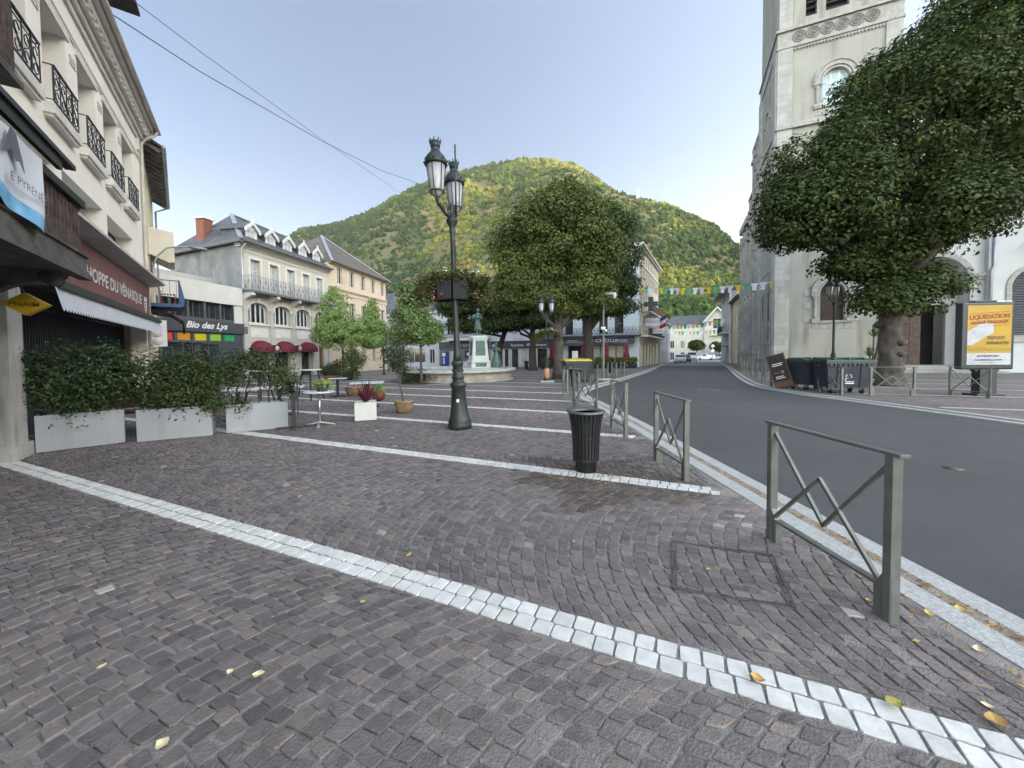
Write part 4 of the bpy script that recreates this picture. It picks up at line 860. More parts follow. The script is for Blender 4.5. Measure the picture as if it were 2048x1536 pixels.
mb = MB(); mb.box(-.10, -.2, 24.58, 7.4, 7.5, 24.76); mb.box(-.04, -.12, 24.76, 7.34, 7.4, 25.82); mb.box(-.16, -.3, 25.82, 7.46, 7.5, 26.0)
for k in range(27): mb.prismy([(1.0+k*.2, 24.58), (1.2+k*.2, 24.58), (1.1+k*.2, 24.30)], -.1, .0)
mb.box(.95, -.08, 24.42, 6.4, 0, 24.58); mb.build('frieze', M_carve, ch)
for k in range(6):
    c_ = 1.32+.86*k; mb = MB(); mb.archband(c_, 25.29, .37, .43, -.17, -.115, 0, 2*PI, 24); mb.archband(c_, 25.29, .27, .30, -.16, -.115, 0, 2*PI, 20)
    for q in range(6): mb.archband(c_+.13*math.cos(q*PI/3), 25.29+.13*math.sin(q*PI/3), .08, .105, -.155, -.115, 0, 2*PI, 10)
    mb.build('roundel', mat('dark_carving', (.20, .2, .19), .9, var=.2, scale=6), ch)
for a, b_ in ((1.75, 2.45), (2.98, 4.37), (4.9, 5.6)):
    mb = MB()
    for q in range(9): mb.add([(a, .12, 26.8+q*.46), (b_, .12, 26.8+q*.46), (b_, .55, 27.1+q*.46), (a, .55, 27.1+q*.46)], [(0, 1, 2, 3)])
    mb.quad((a, .58, 26.7), (b_, .58, 26.7), (b_, .58, 31), (a, .58, 31)); mb.build('louvre', mat('slate_louvre', (.11, .115, .13), .7), ch)
def arch_frame(c_, spring, r, zbot, w, name='window_surround', blocks=True):
    mb = MB(); mb.archband(c_, spring, r, r+.14, -.05, .05, n=20); mb.archband(c_, spring, r+.18, r+.46, -.12, .0, n=26); mb.archband(c_, spring, r+.46, r+.58, -.2, .0, n=26)
    for sg_ in (-1, 1):
        x = c_+sg_*(r+.32); mb.box(x-.28, -.18, spring-.24, x+.28, .05, spring-.02); mb.box(x-.22, -.1, spring-.34, x+.22, .05, spring-.24)
        mb.lathe([(.13, zbot+.1), (.10, zbot+.25), (.10, spring-.5), (.15, spring-.34)], 12, (x-.02, -.08, 0)); mb.box(x-.24, -.2, zbot-.1, x+.24, .05, zbot+.12)
        if blocks:
            for q in range(5):
                if q % 2 == 0: mb.box(x+sg_*.28-(.45 if sg_ < 0 else 0), -.035, zbot-.1+q*.5, x+sg_*.28+(.45 if sg_ > 0 else 0), .01, zbot+.38+q*.5)
    mb.box(c_-r-.55, -.16, zbot-.22, c_+r+.55, .3, zbot-.05)
    for q in range(5): mb.box(c_-1.25+q*.5, -.03, zbot-.68, c_-.77+q*.5, .0, zbot-.24)
    return mb.build(name, M_carve, ch)
arch_frame(3.68, 5.81, .74, 3.72, .74); arch_frame(3.65, 21.55, .8, 19.8, .8, blocks=False)
w_ = MB(); w_.quad((2.9, .36, 3.6), (4.46, .36, 3.6), (4.46, .36, 6.6), (2.9, .36, 6.6)); w_.build('window_boards', M_plank, ch)
window(ch, 2.85, 4.45, 19.6, 22.35, .3, mat('pale_blue_frame', (.62, .70, .74), .5), mat('sky_glass', (.40, .50, .55), .1, spec=.8), 3, 3, rise=.8, fw=.1)
cr = MB()
pts = [Vector(p) for p in ((3.6, -.004, 2.9), (3.75, -.004, 2.55), (3.55, -.004, 2.2), (3.62, -.004, 1.8), (3.3, -.004, 1.4), (3.35, -.004, .9), (3.2, -.004, .68))]
for i in range(len(pts)-1): cr.bar(pts[i], pts[i+1], .012, .008)
cr.build('wall_crack', mat('crack', (.12, .12, .11), .95), ch)
# tower side window and the long south flank along the street
fl = lambda s, n: (n, s)
SD = MB()   # built in a flank frame: a runs along the street, then turned into place
def flank(mbx): 
    mbx.rot(Matrix.Rotation(-PI/2, 4, 'Z') if False else Matrix(((0, -1, 0, 0), (1, 0, 0, 0), (0, 0, 1, 0), (0, 0, 0, 1)))); return mbx
# flank frame: x' = -along... viewer on the street looks toward +local x; local y is 'along'
mb = MB()
segs = [(7.4, 11.2, 22.0, .8), (11.2, 13.6, 17.8, .8), (13.6, 19.2, 15.6, .6)]
for a, b_, z, n_ in segs: mb.box(n_, a, zb-.3, 9, b_, z)
mb.build('nave_wall', M_ash, ch)
mb = MB()
for a, b_, z, n_ in segs: mb.box(n_-.95, a-.05, z, 9, b_+.1, z+.3); mb.box(n_-.6, a, z-.25, 9, b_+.05, z)
mb.box(-.35, 13.3, 15.9, 9, 19.5, 16.3); mb.build('nave_cornice', M_carve, ch)
for y0 in (1.7, 4.2):
    mb = MB(); mb.box(-.06, y0, 2.2, .2, y0+.12, 6.3); mb.box(-.06, y0+.9, 2.2, .2, y0+1.02, 6.3); mb.box(-.1, y0-.1, 2.0, .2, y0+1.12, 2.2); mb.box(-.07, y0, 6.3, .2, y0+1.02, 6.5); mb.build('side_window', M_carve, ch)
mb = MB(); mb.box(-.034, 1.82, 2.2, .1, 2.6, 6.3); mb.build('side_glass', M_glass, ch); mb = MB(); mb.box(-.034, 4.32, 2.2, .1, 5.1, 6.3); mb.build('side_glass', M_glass, ch)
for y0 in (7.5, 9.3, 11.3, 13.8, 16.2, 18.6):
    mb = MB(); tz = 15.2 if y0 > 13.6 else (17.3 if y0 > 11.2 else 21.6); mb.box(-.30, y0, zb-.3, .9, y0+.55, tz); mb.box(-.42, y0-.08, 7.2, .9, y0+.63, 7.5); mb.box(-.42, y0-.08, tz-1.4, .9, y0+.63, tz-1.1); mb.box(-.48, y0-.1, zb-.3, .9, y0+.65, .9); mb.lathe([(.14, 1.0), (.11, 1.2), (.11, 6.6), (.18, 7.1)], 10, (-.34, y0+.27, 0)); mb.build('buttress', M_chb, ch)
    mb = MB(); mb.box(.55, y0+.9, 2.6, .95, y0+1.5, 6.2); mb.box(.55, y0+.9, 8.4, .95, y0+1.5, min(tz-2, 13)); mb.build('flank_window', M_glass, ch)
mb = MB(); mb.add([(.3, 7.4, 22.3), (9, 7.4, 22.3), (9, 11.4, 23.4), (.3, 11.4, 23.4), (9, 19.4, 21), (.2, 13.5, 16.35), (.2, 19.4, 16.35), (5, 13.5, 21), (5, 19.4, 21)], [(0, 1, 2, 3), (5, 7, 8, 6)]); mb.add([(.5, 11.4, 18.1), (9, 11.4, 18.1), (9, 13.6, 18.1), (.5, 13.6, 18.1)], [(0, 1, 2, 3)]); mb.build('roof', M_slate, ch)
# portal bay
mb = MB(); mb.wall(7.32, 11.95, zb, 11.2, [(7.62, 11.12, zb, 7.85, 1.75)], y=.25, depth=1.1); mb.build('portal_wall', M_chw, ch)
mb = MB(); mb.archband(9.37, 6.1, 1.75, 1.95, .14, .25, n=28); mb.archband(9.37, 6.1, 1.95, 2.1, .19, .25, n=28); mb.box(11.12, .05, 6.3, 12.0, .25, 6.55); mb.box(11.05, .12, 6.1, 12.0, .25, 6.3); mb.box(7.3, -.02, 9.4, 12.0, .25, 9.62)
mb.box(11.14, .1, zb, 11.3, .25, 6.1); mb.build('portal_arch', M_carve, ch)
mb = MB(); mb.wall(7.62, 11.12, zb, 7.85, [(8.0, 8.42, 5.35, 7.1, .2), (8.62, 9.02, 5.35, 7.45, .2), (9.2, 9.6, 5.35, 7.6, .2), (9.78, 10.18, 5.35, 7.45, .2), (7.85, 10.55, zb, 4.6)], y=1.35, depth=.3); mb.box(7.7, 1.25, 4.6, 11.0, 1.36, 4.85); mb.build('tympanum', M_chw, ch)
for a in (8.0, 8.62, 9.2, 9.78): window(ch, a, a+.41, 5.35, 7.6 if a == 9.2 else (7.1 if a == 8.0 else 7.45), 1.6, M_iron, M_glass, 1, 1, rise=.2, fw=.03)
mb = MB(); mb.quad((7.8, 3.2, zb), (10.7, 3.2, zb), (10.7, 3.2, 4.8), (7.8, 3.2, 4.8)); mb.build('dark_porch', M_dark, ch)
M_cdoor = mat('carved_door', (.10, .062, .045), .7, var=.45, scale=5, bump=1.0, bscale=9, col2=(.035, .022, .018)); d = MB(); d.box(7.86, 1.2, .3, 9.16, 1.3, 4.55)
for q in range(4): d.box(7.95, 1.17, .45+q*1.02, 8.47, 1.2, 1.3+q*1.02); d.box(8.55, 1.17, .45+q*1.02, 9.08, 1.2, 1.3+q*1.02)
d.build('door_leaf', M_cdoor, ch)
mb = MB()
for q in range(3): mb.box(7.3-.3*q, -.4-.35*q, zb, 11.9+.3*q, 1.35, .3-.17*q)
mb.build('steps', M_chb, ch)
mb = MB()
for x in (7.5, 7.75, 11.0): mb.bar((x, -.1, .2), (x, -.1, 1.5), .04); 
mb.bar((7.5, -.1, 1.5), (7.75, -.1, 1.5), .04); mb.build('handrail', M_iron, ch)
# right-hand bay
mb = MB(); mb.wall(12.3, 18.6, zb, 11.0, [(12.75, 17.85, zb, 9.0, 2.5)], y=.1, depth=.5); mb.wall(12.75, 17.85, zb, 9.0, [(13.35, 15.85, 2.3, 6.75, 1.25)], y=.6, depth=.35); mb.box(12.2, -.1, 9.55, 18.7, .1, 9.8); mb.box(12.2, 1.0, zb, 18.6, 9, 11); mb.box(11.9, -.1, zb, 12.3, 1.2, 11); mb.build('aisle_wall', M_chw, ch)
mb = MB(); mb.archband(14.6, 5.5, 1.25, 1.5, .52, .6, n=20); mb.box(13.1, .5, 2.0, 13.35, .6, 5.5); mb.box(15.85, .5, 2.0, 16.1, .6, 5.5); mb.box(13.1, .45, 1.85, 16.1, .6, 2.3); mb.build('aisle_window_surround', M_carve, ch)
mb = MB()
for q in range(26): mb.add([(13.36, .72, 2.35+q*.17), (15.84, .72, 2.35+q*.17), (15.84, .85, 2.5+q*.17), (13.36, .85, 2.5+q*.17)], [(0, 1, 2, 3)])
mb.quad((13.3, .9, 2.3), (15.9, .9, 2.3), (15.9, .9, 6.8), (13.3, .9, 6.8)); mb.build('aisle_louvre', mat('slate_louvre', (0, 0, 0)), ch)
mb = MB(); mb.tube([(12.12, -.16, 9.4), (12.12, -.16, 6.9), (12.0, -.16, 6.6), (12.0, -.16, zb)], .085, 10); mb.build('downpipe', mat('steel_pipe', (.33, .35, .38), .45, .5), ch)
mb = MB(); mb.add([(7.3, .2, 11.2), (18.7, .2, 11.2), (18.7, 5, 13.5), (7.3, 5, 13.5)], [(0, 1, 2, 3)]); mb.build('aisle_roof', M_slate, ch)

# ------------------------------------------------------------ north side of the square
FN = Fr((1.33, 48.65), (.912, -.41)); zn = -.62
def simple_house(name, label, fr, x0, x1, zt, wallm, ops, roofm=None, depth=8, zb_=zn, roofh=2.2, win=True, fm=None, eave=.35, y0=0.0, gm=None):
    h_ = facade(name, label, 'house', fr.o, fr.x)
    mb = MB(); mb.wall(x0, x1, zb_, zt, ops, y=y0, depth=.16); mb.add([(x0, y0, zb_), (x0, y0+depth, zb_), (x0, y0+depth, zt), (x0, y0, zt)], [(0, 1, 2, 3)]); mb.add([(x1, y0, zb_), (x1, y0+depth, zb_), (x1, y0+depth, zt), (x1, y0, zt)], [(0, 3, 2, 1)]); mb.build('wall', wallm, h_)
    if roofm:
        mb = MB(); e = eave; mb.add([(x0-e, y0-e, zt), (x1+e, y0-e, zt), (x1+e, y0+depth+e, zt), (x0-e, y0+depth+e, zt), (x0+1.2, y0+depth/2, zt+roofh), (x1-1.2, y0+depth/2, zt+roofh)], [(0, 1, 5, 4), (1, 2, 5), (2, 3, 4, 5), (3, 0, 4), (0, 3, 2, 1)]); mb.build('roof', roofm, h_)
        mb = MB(); mb.box(x0-e, y0-e-.02, zt-.14, x1+e, y0+.02, zt-.005); mb.build('cornice', M_trim, h_)
    if win:
        for o_ in ops:
            if o_[3]-o_[2] < 3.2: window(h_, o_[0], o_[1], o_[2], o_[3], y0+.11, fm or M_wpaint, gm or M_glass, 2 if o_[1]-o_[0] < 1.6 else 3, 1, rise=o_[4] if len(o_) > 4 else 0)
    return h_
M_bw = mat('bluish_white_render', (.44, .45, .48), .88, var=.05, scale=.8, stain=.2, stain_col=(.36, .36, .37))
M_sh = mat('pale_blue_shutter', (.50, .54, .60), .7, var=.06, scale=3)
M_navyb = mat('navy_fascia', (.032, .036, .058), .5, var=.1, scale=2)
bk = simple_house('bank_building', 'low pale building with a navy Assurance and Banque fascia', FN, -4.7, 4.4, 5.55, M_bw, [(-3.72, -3.08, 3.0, 4.6, .18), (-2.12, -1.45, 3.0, 4.65, .18), (.3, 1.0, 3.0, 4.65, .18), (2.6, 3.3, 3.0, 4.65, .18), (-4.2, -2.75, zn, 1.95), (-2.6, -1.9, zn, 1.95), (-1.6, -.55, zn, 1.9), (-.3, .6, zn, 1.95), (.75, 1.65, zn, 1.95), (1.9, 3.3, zn, 1.95), (3.5, 4.2, zn, 1.95)], M_slatebr, win=False, roofh=1.6)
for a, b_ in ((-3.72, -3.08), (-2.12, -1.45), (.3, 1.0), (2.6, 3.3)):
    mb = MB(); mb.quad((a, .1, 3.0), (b_, .1, 3.0), (b_, .1, 4.65), (a, .1, 4.65)); mb.build('shutter', M_sh, bk)
    mb = MB(); mb.box(a-.14, -.04, 2.9, a, .0, 4.5); mb.box(b_, -.04, 2.9, b_+.14, .0, 4.5); mb.archband((a+b_)/2, 4.46, (b_-a)/2, (b_-a)/2+.14, -.04, 0, sz=.6, n=10); mb.box(a-.2, -.07, 2.85, b_+.2, 0, 2.95); mb.build('window_surround', M_wpaint, bk)
for a, b_, m_ in ((-4.2, -2.75, M_glass), (-2.6, -1.9, M_glass), (-1.6, -.55, M_glass), (-.3, .6, M_glassl), (.75, 1.65, M_glass), (1.9, 3.3, M_dark), (3.5, 4.2, M_glass)): window(bk, a, b_, zn, 1.95, .1, M_wpaint, m_, 1, 1, fw=.09, name='shop_window')
mb = MB(); mb.box(-4.7, -.12, 1.98, 4.4, .0, 2.92); sgb = mb.build('fascia', M_navyb, bk)
text('Assurance', 1.75, .36, sgb, M_let, (-1.58, -.125, 2.2)); text('Banque', 1.45, .38, sgb, M_let, (1.75, -.125, 2.14)); text('AXA', .85, .34, sgb, M_let, (.62, -.125, 2.24), shear=.2, bold=.02); text('AXA', .85, .34, sgb, M_let, (-4.3, -.125, 2.2), shear=.2, bold=.02)
gutter_pipe(bk, [(-4.55, -.15, 5.4), (-4.55, -.1, 2.9), (-4.55, -.1, zn)], M_zinc, .05)
po = simple_house('post_office_bar', 'pale house with white balcony slab above a dark grey shop front', FN, -12.6, -4.72, 7.4, M_bw, [(-6.5, -5.5, 3.9, 6.2), (-8.9, -7.9, 3.9, 6.2), (-11.3, -10.3, 3.9, 6.2)], M_slate)
mb = MB(); mb.wall(-12.5, -4.75, zn, 2.0, [(-12.2, -11.85, zn, 1.7), (-10.9, -9.3, zn, 1.7), (-6.4, -5.3, zn, 1.7)], y=-.06, depth=.4); mb.build('shop_front', mat('grey_shop_front', (.13, .14, .16), .6, var=.1), po)
mb = MB(); mb.box(-12.5, -.14, 2.0, -4.75, -.0, 2.95); sgp = mb.build('fascia', mat('dark_grey_fascia', (.07, .07, .075), .6, var=.1), po)
text('T des PTT', 2.1, .34, sgp, mat('beige_letters', (.55, .5, .42), .6), (-9.15, -.145, 2.3), bold=.01)
mb = MB(); mb.box(-10.9, -.9, 3.1, -4.75, 0, 3.42); mb.build('balcony_slab', M_wpaint, po); mb = MB(); scrollwork(mb, -10.8, -4.8, 3.46, 4.15, -.85, .2); mb.build('balcony_rail', M_iron, po)
mb = MB(); mb.box(-9.0, -.1, zn, -4.8, -.065, .22); mb.build('white_base', M_wpaint, po)
mb = MB(); mb.box(-8.4, -.13, .75, -7.4, -.065, 1.75); pf = mb.build('poster_frame', M_iron, po); mb = MB(); mb.quad((-8.05, -.135, 1.1), (-7.75, -.135, 1.1), (-7.75, -.135, 1.45), (-8.05, -.135, 1.45)); mb.build('poster', M_let, pf)
vm = thing('service_machine', 'tall blue machine with white panels beside the grey shop front', 'machine', (*FN.w(-11.3, -.5), zg(53.2)), math.atan2(FN.x[1], FN.x[0]))
b = MB(); b.bevbox(-.35, -.3, 0, .35, .35, 2.1, .03); b.build('body', mat('royal_blue', (.03, .06, .25), .4, var=.1), vm); b = MB(); b.quad((-.25, -.305, 1.5), (.25, -.305, 1.5), (.25, -.305, 1.95), (-.25, -.305, 1.95)); b.build('panel', M_let, vm); b = MB(); b.lathe([(.14, 0), (.13, .01)], 14, (0, -.305, .6), ax=(0, -1, 0)); b.box(-.08, -.31, .75, .08, -.302, 1.3); b.build('decal', M_let, vm)
wh = simple_house('white_corner_house', 'white plastered house behind the young trees with wide shop window', FN, -22.4, -12.65, 7.2, M_bw, [(-18.0, -15.0, .1, 2.0), (-14.3, -13.4, .0, 2.0), (-21.2, -19.2, zn, 2.1), (-20.6, -19.4, 3.6, 5.8), (-17.2, -16.0, 3.6, 5.8), (-14.6, -13.4, 3.6, 5.8)], M_slate)
gb = simple_house('dormer_house', 'slate roofed house with a white arched dormer past the ochre house', FN, -28.5, -22.6, 6.6, M_bw, [(-27.2, -26.2, 3.4, 5.4), (-25, -24, 3.4, 5.4), (-27.5, -24, zn, 2.0)], M_slate, roofh=4.5)
mb = MB(); mb.wall(-25.0, -23.6, 6.8, 9.5, [(-24.7, -23.9, 7.2, 9.0)], y=-.15, depth=.1); mb.prismy([(-25.05, 9.4), (-23.55, 9.4), (-23.9, 10.0), (-24.3, 10.35), (-24.7, 10.0)], -.2, 0); mb.box(-25, -.05, 6.8, -23.6, 2, 9.4); dm = mb.build('dormer', mat('pale_blue_paint', (.52, .60, .66), .6), gb); window(dm, -24.7, -23.9, 7.2, 9.0, -.07, M_wpaint, M_glassl, 2, 1)

# ------------------------------------------------------------ corner hotel
HO = Fr((14.9, 45.0), (.912, -.41)); zh = -.5
ho = facade('corner_hotel', 'tall pale blue corner hotel with long balcony and navy shop awning', 'hotel', HO.o, HO.x)
M_lb = mat('light_blue_render', (.46, .525, .575), .85, var=.05, scale=.8, stain=.12, stain_col=(.36, .42, .47))
wxs = [-8.95, -6.75, -4.68, -2.83]; up = [(a, a+1.05, 3.6, 6.0) for a in wxs]+[(a, a+1.05, 6.9, 9.2) for a in wxs]+[(a, a+1.0, 10.0, 12.0) for a in wxs]
mb = MB(); mb.wall(-9.4, -.02, 3.3, 13.8, up, depth=.2); mb.wall(-9.4, -.02, zh, 3.3, [(-8.6, -5.9, zh, 2.2), (-5.5, -1.75, zh, 2.25)], depth=.3); mb.add([(-9.4, 0, zh), (-9.4, 6, zh), (-9.4, 6, 13.8), (-9.4, 0, 13.8)], [(0, 1, 2, 3)]); mb.build('front_wall', M_lb, ho)
for a, b_, c_, d_ in up: window(ho, a, b_, c_, d_, .14, mat('brown_frame', (.16, .10, .08), .6), M_glass, 1, 2)
for a, b_, c_, d_ in up:
    mb = MB(); mb.box(a-.16, -.04, c_, a, 0, d_+.15); mb.box(b_, -.04, c_, b_+.16, 0, d_+.15); mb.box(a, -.04, d_, b_, 0, d_+.15); mb.build('surround', mat('white_stone_trim', (.56, .59, .61), .8), ho)
mb = MB(); mb.box(-.35, -.05, zh, 0.0, .0, 13.8); mb.build('corner_strip', mat('white_stone_trim', (.52, .545, .56), .8), ho)
mb = MB(); mb.quad((-8.6, .28, zh), (-5.9, .28, zh), (-5.9, .28, 2.2), (-8.6, .28, 2.2)); mb.build('dark_bar', M_dark, ho)
window(ho, -5.5, -1.75, zh, 2.25, .2, M_black, mat('beige_blind', (.42, .39, .33), .5), 4, 1, fw=.08, name='shop_window')
mb = MB(); mb.box(-9.3, -.85, 3.2, .25, 0, 3.36); mb.build('balcony_floor', M_iron, ho); mb = MB(); scrollwork(mb, -9.25, .2, 3.4, 4.3, -.8, .22, .014); mb.build('balcony_rail', M_black, ho)
for a in wxs[1:]:
    mb = MB(); mb.box(a-.3, -.6, 6.3, a+1.35, 0, 6.42); mb.build('balcony_floor', M_trim, ho); mb = MB(); scrollwork(mb, a-.25, a+1.3, 6.45, 7.35, -.55, .2, .014); mb.build('balcony_rail', M_black, ho)
mb = MB(); mb.add([(-9.3, -.1, 3.1), (-.5, -.1, 3.1), (-.5, -.85, 2.95), (-9.3, -.85, 2.95), (-.5, -.86, 2.35), (-9.3, -.86, 2.35), (-.5, -.1, 2.6), (-9.3, -.1, 2.6)], [(0, 3, 2, 1), (3, 5, 4, 2), (0, 7, 5, 3), (1, 2, 4, 6)]); awn = mb.build('awning', M_navyb, ho)
text("P'TI CHOU", 3.6, .42, awn, mat('grey_letters', (.5, .5, .52), .6), (-6.35, -.868, 2.56)); text('Bar à vin', 1.3, .2, awn, M_let, (-2.6, -.868, 2.68), shear=.3); text('SNACK - RESTAURATION', 1.7, .1, awn, M_let, (-2.8, -.868, 2.5)); text('Boutique', 1.3, .2, awn, M_let, (-8.4, -.868, 2.68), shear=.3); text('SALON - RESTAURATION - GLACES', 2.6, .1, awn, M_let, (-9.1, -.868, 2.5))
HS = Fr(HO.w(0, 0), (.466, .885)); 
def ang(fr, base): return math.atan2(fr.x[1], fr.x[0])-math.atan2(base.x[1], base.x[0])
RS = Matrix.Rotation(ang(HS, HO), 4, 'Z')
M_ivory = mat('ivory_render', (.66, .60, .49), .85, var=.05, scale=.8, stain=.14, stain_col=(.45, .4, .32))
so_ = []
for k in range(8):
    a = .9+2.0*k; so_ += [(a, a+.95, 3.6, 5.9), (a, a+.95, 6.9, 8.8), (a, a+.9, 9.9, 11.4), (a, a+.8, 12.2, 13.1)]
so_ += [(.7, 1.6, zh, 2.3), (2.6, 4.2, zh, 2.4), (5.0, 6.6, zh, 2.4), (7.6, 9, zh, 2.4), (10, 11.6, zh, 2.4), (12.8, 14.4, zh, 2.4)]
mb = MB(); mb.wall(0, 17, zh-.4, 13.8, so_, depth=.18, y=0); mb.add([(17, 0, zh-1), (17, 9, zh-1), (17, 9, 13.8), (17, 0, 13.8)], [(0, 1, 2, 3)]); mb.rot(RS); mb.build('side_wall', M_ivory, ho)
gl = MB()
for a, b_, c_, d_ in so_:
    gl.quad((a, .14, c_), (b_, .14, c_), (b_, .14, d_), (a, .14, d_))
for nm, lo, hi in (('ground_pane', -2, 2.5), ('first_floor_pane', 2.5, 6.2), ('second_floor_pane', 6.2, 9), ('top_pane', 9, 14)):
    for a, b_, c_, d_ in so_:
        if lo < d_ <= hi: MB().quad((a, .14, c_), (b_, .14, c_), (b_, .14, d_), (a, .14, d_)).rot(RS).build('pane', M_glass, ho)
mb = MB(); mb.box(0, -.1, 11.7, 17, 0, 11.9); mb.box(-.1, -.3, 13.6, 17.2, 0, 13.8); mb.box(-.2, -.5, 13.8, 17.3, 0, 14.0); mb.rot(RS); mb.box(-9.5, -.4, 13.6, .3, .05, 13.98); mb.build('cornice', M_trim, ho)
mb = MB(); mb.quad((-9.5, -.3, 14.0), (.2, -.3, 14.0), (-1.2, 2.5, 16.5), (-9.5, 2.5, 16.5)); i0 = len(mb.v); mb.quad((-.1, -.4, 14.02), (17.2, -.4, 14.02), (16, 3, 16.5), (1, 3, 16.5)); mb.rot(RS, i0); mb.build('roof', M_slate, ho)
mb = MB(); mb.box(.4, -1.0, 3.15, 16.8, 0, 3.3); mb.rot(RS); mb.build('balcony_floor', M_trim, ho); mb = MB(); scrollwork(mb, .5, 16.7, 3.35, 4.3, -.95, .3, .016); mb.rot(RS); mb.build('balcony_rail', M_iron, ho)
mb = MB(); mb.box(2.5, -.95, 6.2, 16.5, 0, 6.35); mb.rot(RS); mb.build('balcony_floor', M_trim, ho); mb = MB(); scrollwork(mb, 2.6, 16.4, 6.4, 7.3, -.9, .3, .016); mb.rot(RS); mb.build('balcony_rail', mat('rusty_iron', (.22, .14, .09), .7), ho)
for k in range(9):
    mb = MB(); mb.prismx([(0, 5.7), (-.3, 5.85), (-.8, 6.1), (-.85, 6.2), (0, 6.2)], 2.7+k*1.65, 2.95+k*1.65); mb.rot(RS); mb.build('bracket', M_trim, ho)
# pharmacy cross, hanging signs and flag on the street side
cx = thing('pharmacy_cross', 'dark green pharmacy cross sign fixed to the corner of the blue hotel', 'sign', (*HS.w(1.6, -.1), 6.0), math.atan2(HS.x[1], HS.x[0]))
b = MB(); b.box(-.1, -1.75, .75, .1, -.15, 1.3); b.box(-.1, -1.23, .2, .1, -.67, .75); b.box(-.1, -1.23, 1.3, .1, -.67, 1.85); b.build('cross', mat('dark_green_case', (.012, .03, .025), .4), cx); b = MB(); b.bar((0, -.16, 1.02), (0, .1, 1.02), .08); b.build('bracket', M_iron, cx)
M_lil = mat('lilac_sign', (.62, .58, .68), .5, var=.05)
def hang_sign(label, a, n0, n1, z0, z1, m_, body=None):
    t = thing('hanging_sign', label, 'sign', (*HS.w(a, 0), 0), math.atan2(HS.x[1], HS.x[0])); b = MB(); b.box(-.05, n0, z0, .05, n1, z1); b.build('panel', m_, t); b = MB(); b.bar((0, n1, (z0+z1)/2), (0, .02, (z0+z1)/2), .05); b.build('bracket', M_iron, t)
    if body: tx = text(body, n1-n0-.2, (z1-z0)*.32, t, mat('purple_letters', (.22, .1, .3), .5), (-.056, n1-.1, (z0+z1)/2-.1)); tx.rotation_euler = (PI/2, 0, -PI/2)
    return t
hang_sign('white hanging sign with lilac lettering below the green cross', 3.0, -1.9, -.3, 4.5, 5.5, M_lil, 'Pharmacie'); hang_sign('long white and blue hanging sign over the hotel door', 3.8, -2.2, -.3, 3.6, 4.2, M_let, 'HÔTEL - BAR')
hang_sign('small pale hanging sign further along the cream hotel side', 13.5, -1.6, -.3, 3.6, 4.4, M_let)
fg = thing('flag', 'French tricolour flag hanging from the hotel balcony', 'flag', (*HS.w(9.5, -1.2), 4.4), math.atan2(HS.x[1], HS.x[0])); b = MB(); b.tube([(0, .6, .2), (0, -.9, 2.2)], .03, 6); b.build('pole', M_iron, fg)
for k, m_ in enumerate((mat('flag_blue', (.03, .05, .22), .8), M_let, mat('flag_red', (.5, .03, .04), .8))):
    b = MB()
    for i in range(6): b.quad((.02*math.sin(i), -.75+k*.02-.0*i, 2.0-k*.55-i*.09), (.02*math.sin(i+3), .05+k*.03, 1.5-k*.5-i*.085), (.02*math.sin(i+4), .05+k*.03, 1.5-k*.5-(i+1)*.085), (.02*math.sin(i+1), -.75+k*.02, 2.0-k*.55-(i+1)*.09))
    b.build('stripe', m_, fg)

# ------------------------------------------------------------ further down the street
SR = Fr(HS.w(17.3, -.3), (.445, .895))
M_w1 = mat('grey_white_render', (.52, .52, .51), .88, var=.06, scale=.8, stain=.2); M_w2 = mat('warm_white_render', (.52, .49, .43), .88, var=.05, scale=.8, stain=.15)
def wins(x0, n, dx, w, rows): return [(x0+i*dx, x0+i*dx+w, a, b_) for i in range(n) for a, b_ in rows]
simple_house('grey_terrace_house', 'grey rendered terrace house with slate roof past the corner hotel', SR, 0, 10, 7.0, M_w1, wins(.8, 4, 2.4, 1.0, [(-1, 1.4), (2.6, 4.4), (5.0, 6.5)]), M_slate, zb_=-1.4, roofh=2.6)
simple_house('grey_balcony_house', 'pale grey house with a stone balcony beyond the grey terrace house', SR, 10.1, 20, 6.4, M_bw, wins(.8+10.1, 3, 3.0, 1.1, [(-1, 1.3), (2.6, 4.6)]), M_slatebr, zb_=-1.6, roofh=2.4)
SE = Fr((45.5, 104), (.912, -.41)); zs = -1.9
g1 = simple_house('gabled_house', 'cream house with a steep timber gable at the street end', SE, -3.5, 13, 8.0, M_w2, wins(-2.5, 3, 2.6, 1.0, [(-1.4, .9), (2.0, 4.0)])+wins(6.6, 2, 2.6, 1.1, [(2.0, 4.3), (5.2, 7.2)]), M_slate, zb_=zs, roofh=3.0)
b = MB(); b.wall(5.8, 11.6, 7.8, 9.0, [], y=-.8); b.prismy([(5.8, 9.0), (11.6, 9.0), (8.7, 12.2)], -.8, -.4); b.box(5.8, -.8, zs, 11.6, 0, 7.8); gw = b.build('gable_wall', M_w2, g1)
b = MB(); b.add([(5.2, -1.6, 8.4), (8.7, -1.6, 12.5), (8.7, 4, 12.5), (5.2, 4, 8.4), (12.2, -1.6, 8.4), (12.2, 4, 8.4)], [(0, 1, 2, 3), (1, 4, 5, 2)]); b.build('gable_roof', M_slate, g1)
b = MB(); b.bar((5.2, -1.62, 8.35), (8.7, -1.62, 12.45), .3, .3); b.bar((12.2, -1.62, 8.35), (8.7, -1.62, 12.45), .3, .3); b.build('bargeboard', M_wpaint, g1)
window(g1, 7.8, 9.6, 7.0, 9.6, -.86, M_wpaint, M_glass, 2, 1); b = MB(); b.box(7.0, -1.8, 5.2, 10.6, -.8, 5.4); scrollwork(b, 7.1, 10.5, 5.45, 6.4, -1.75, .4, .02); b.build('balcony', M_trim, g1)
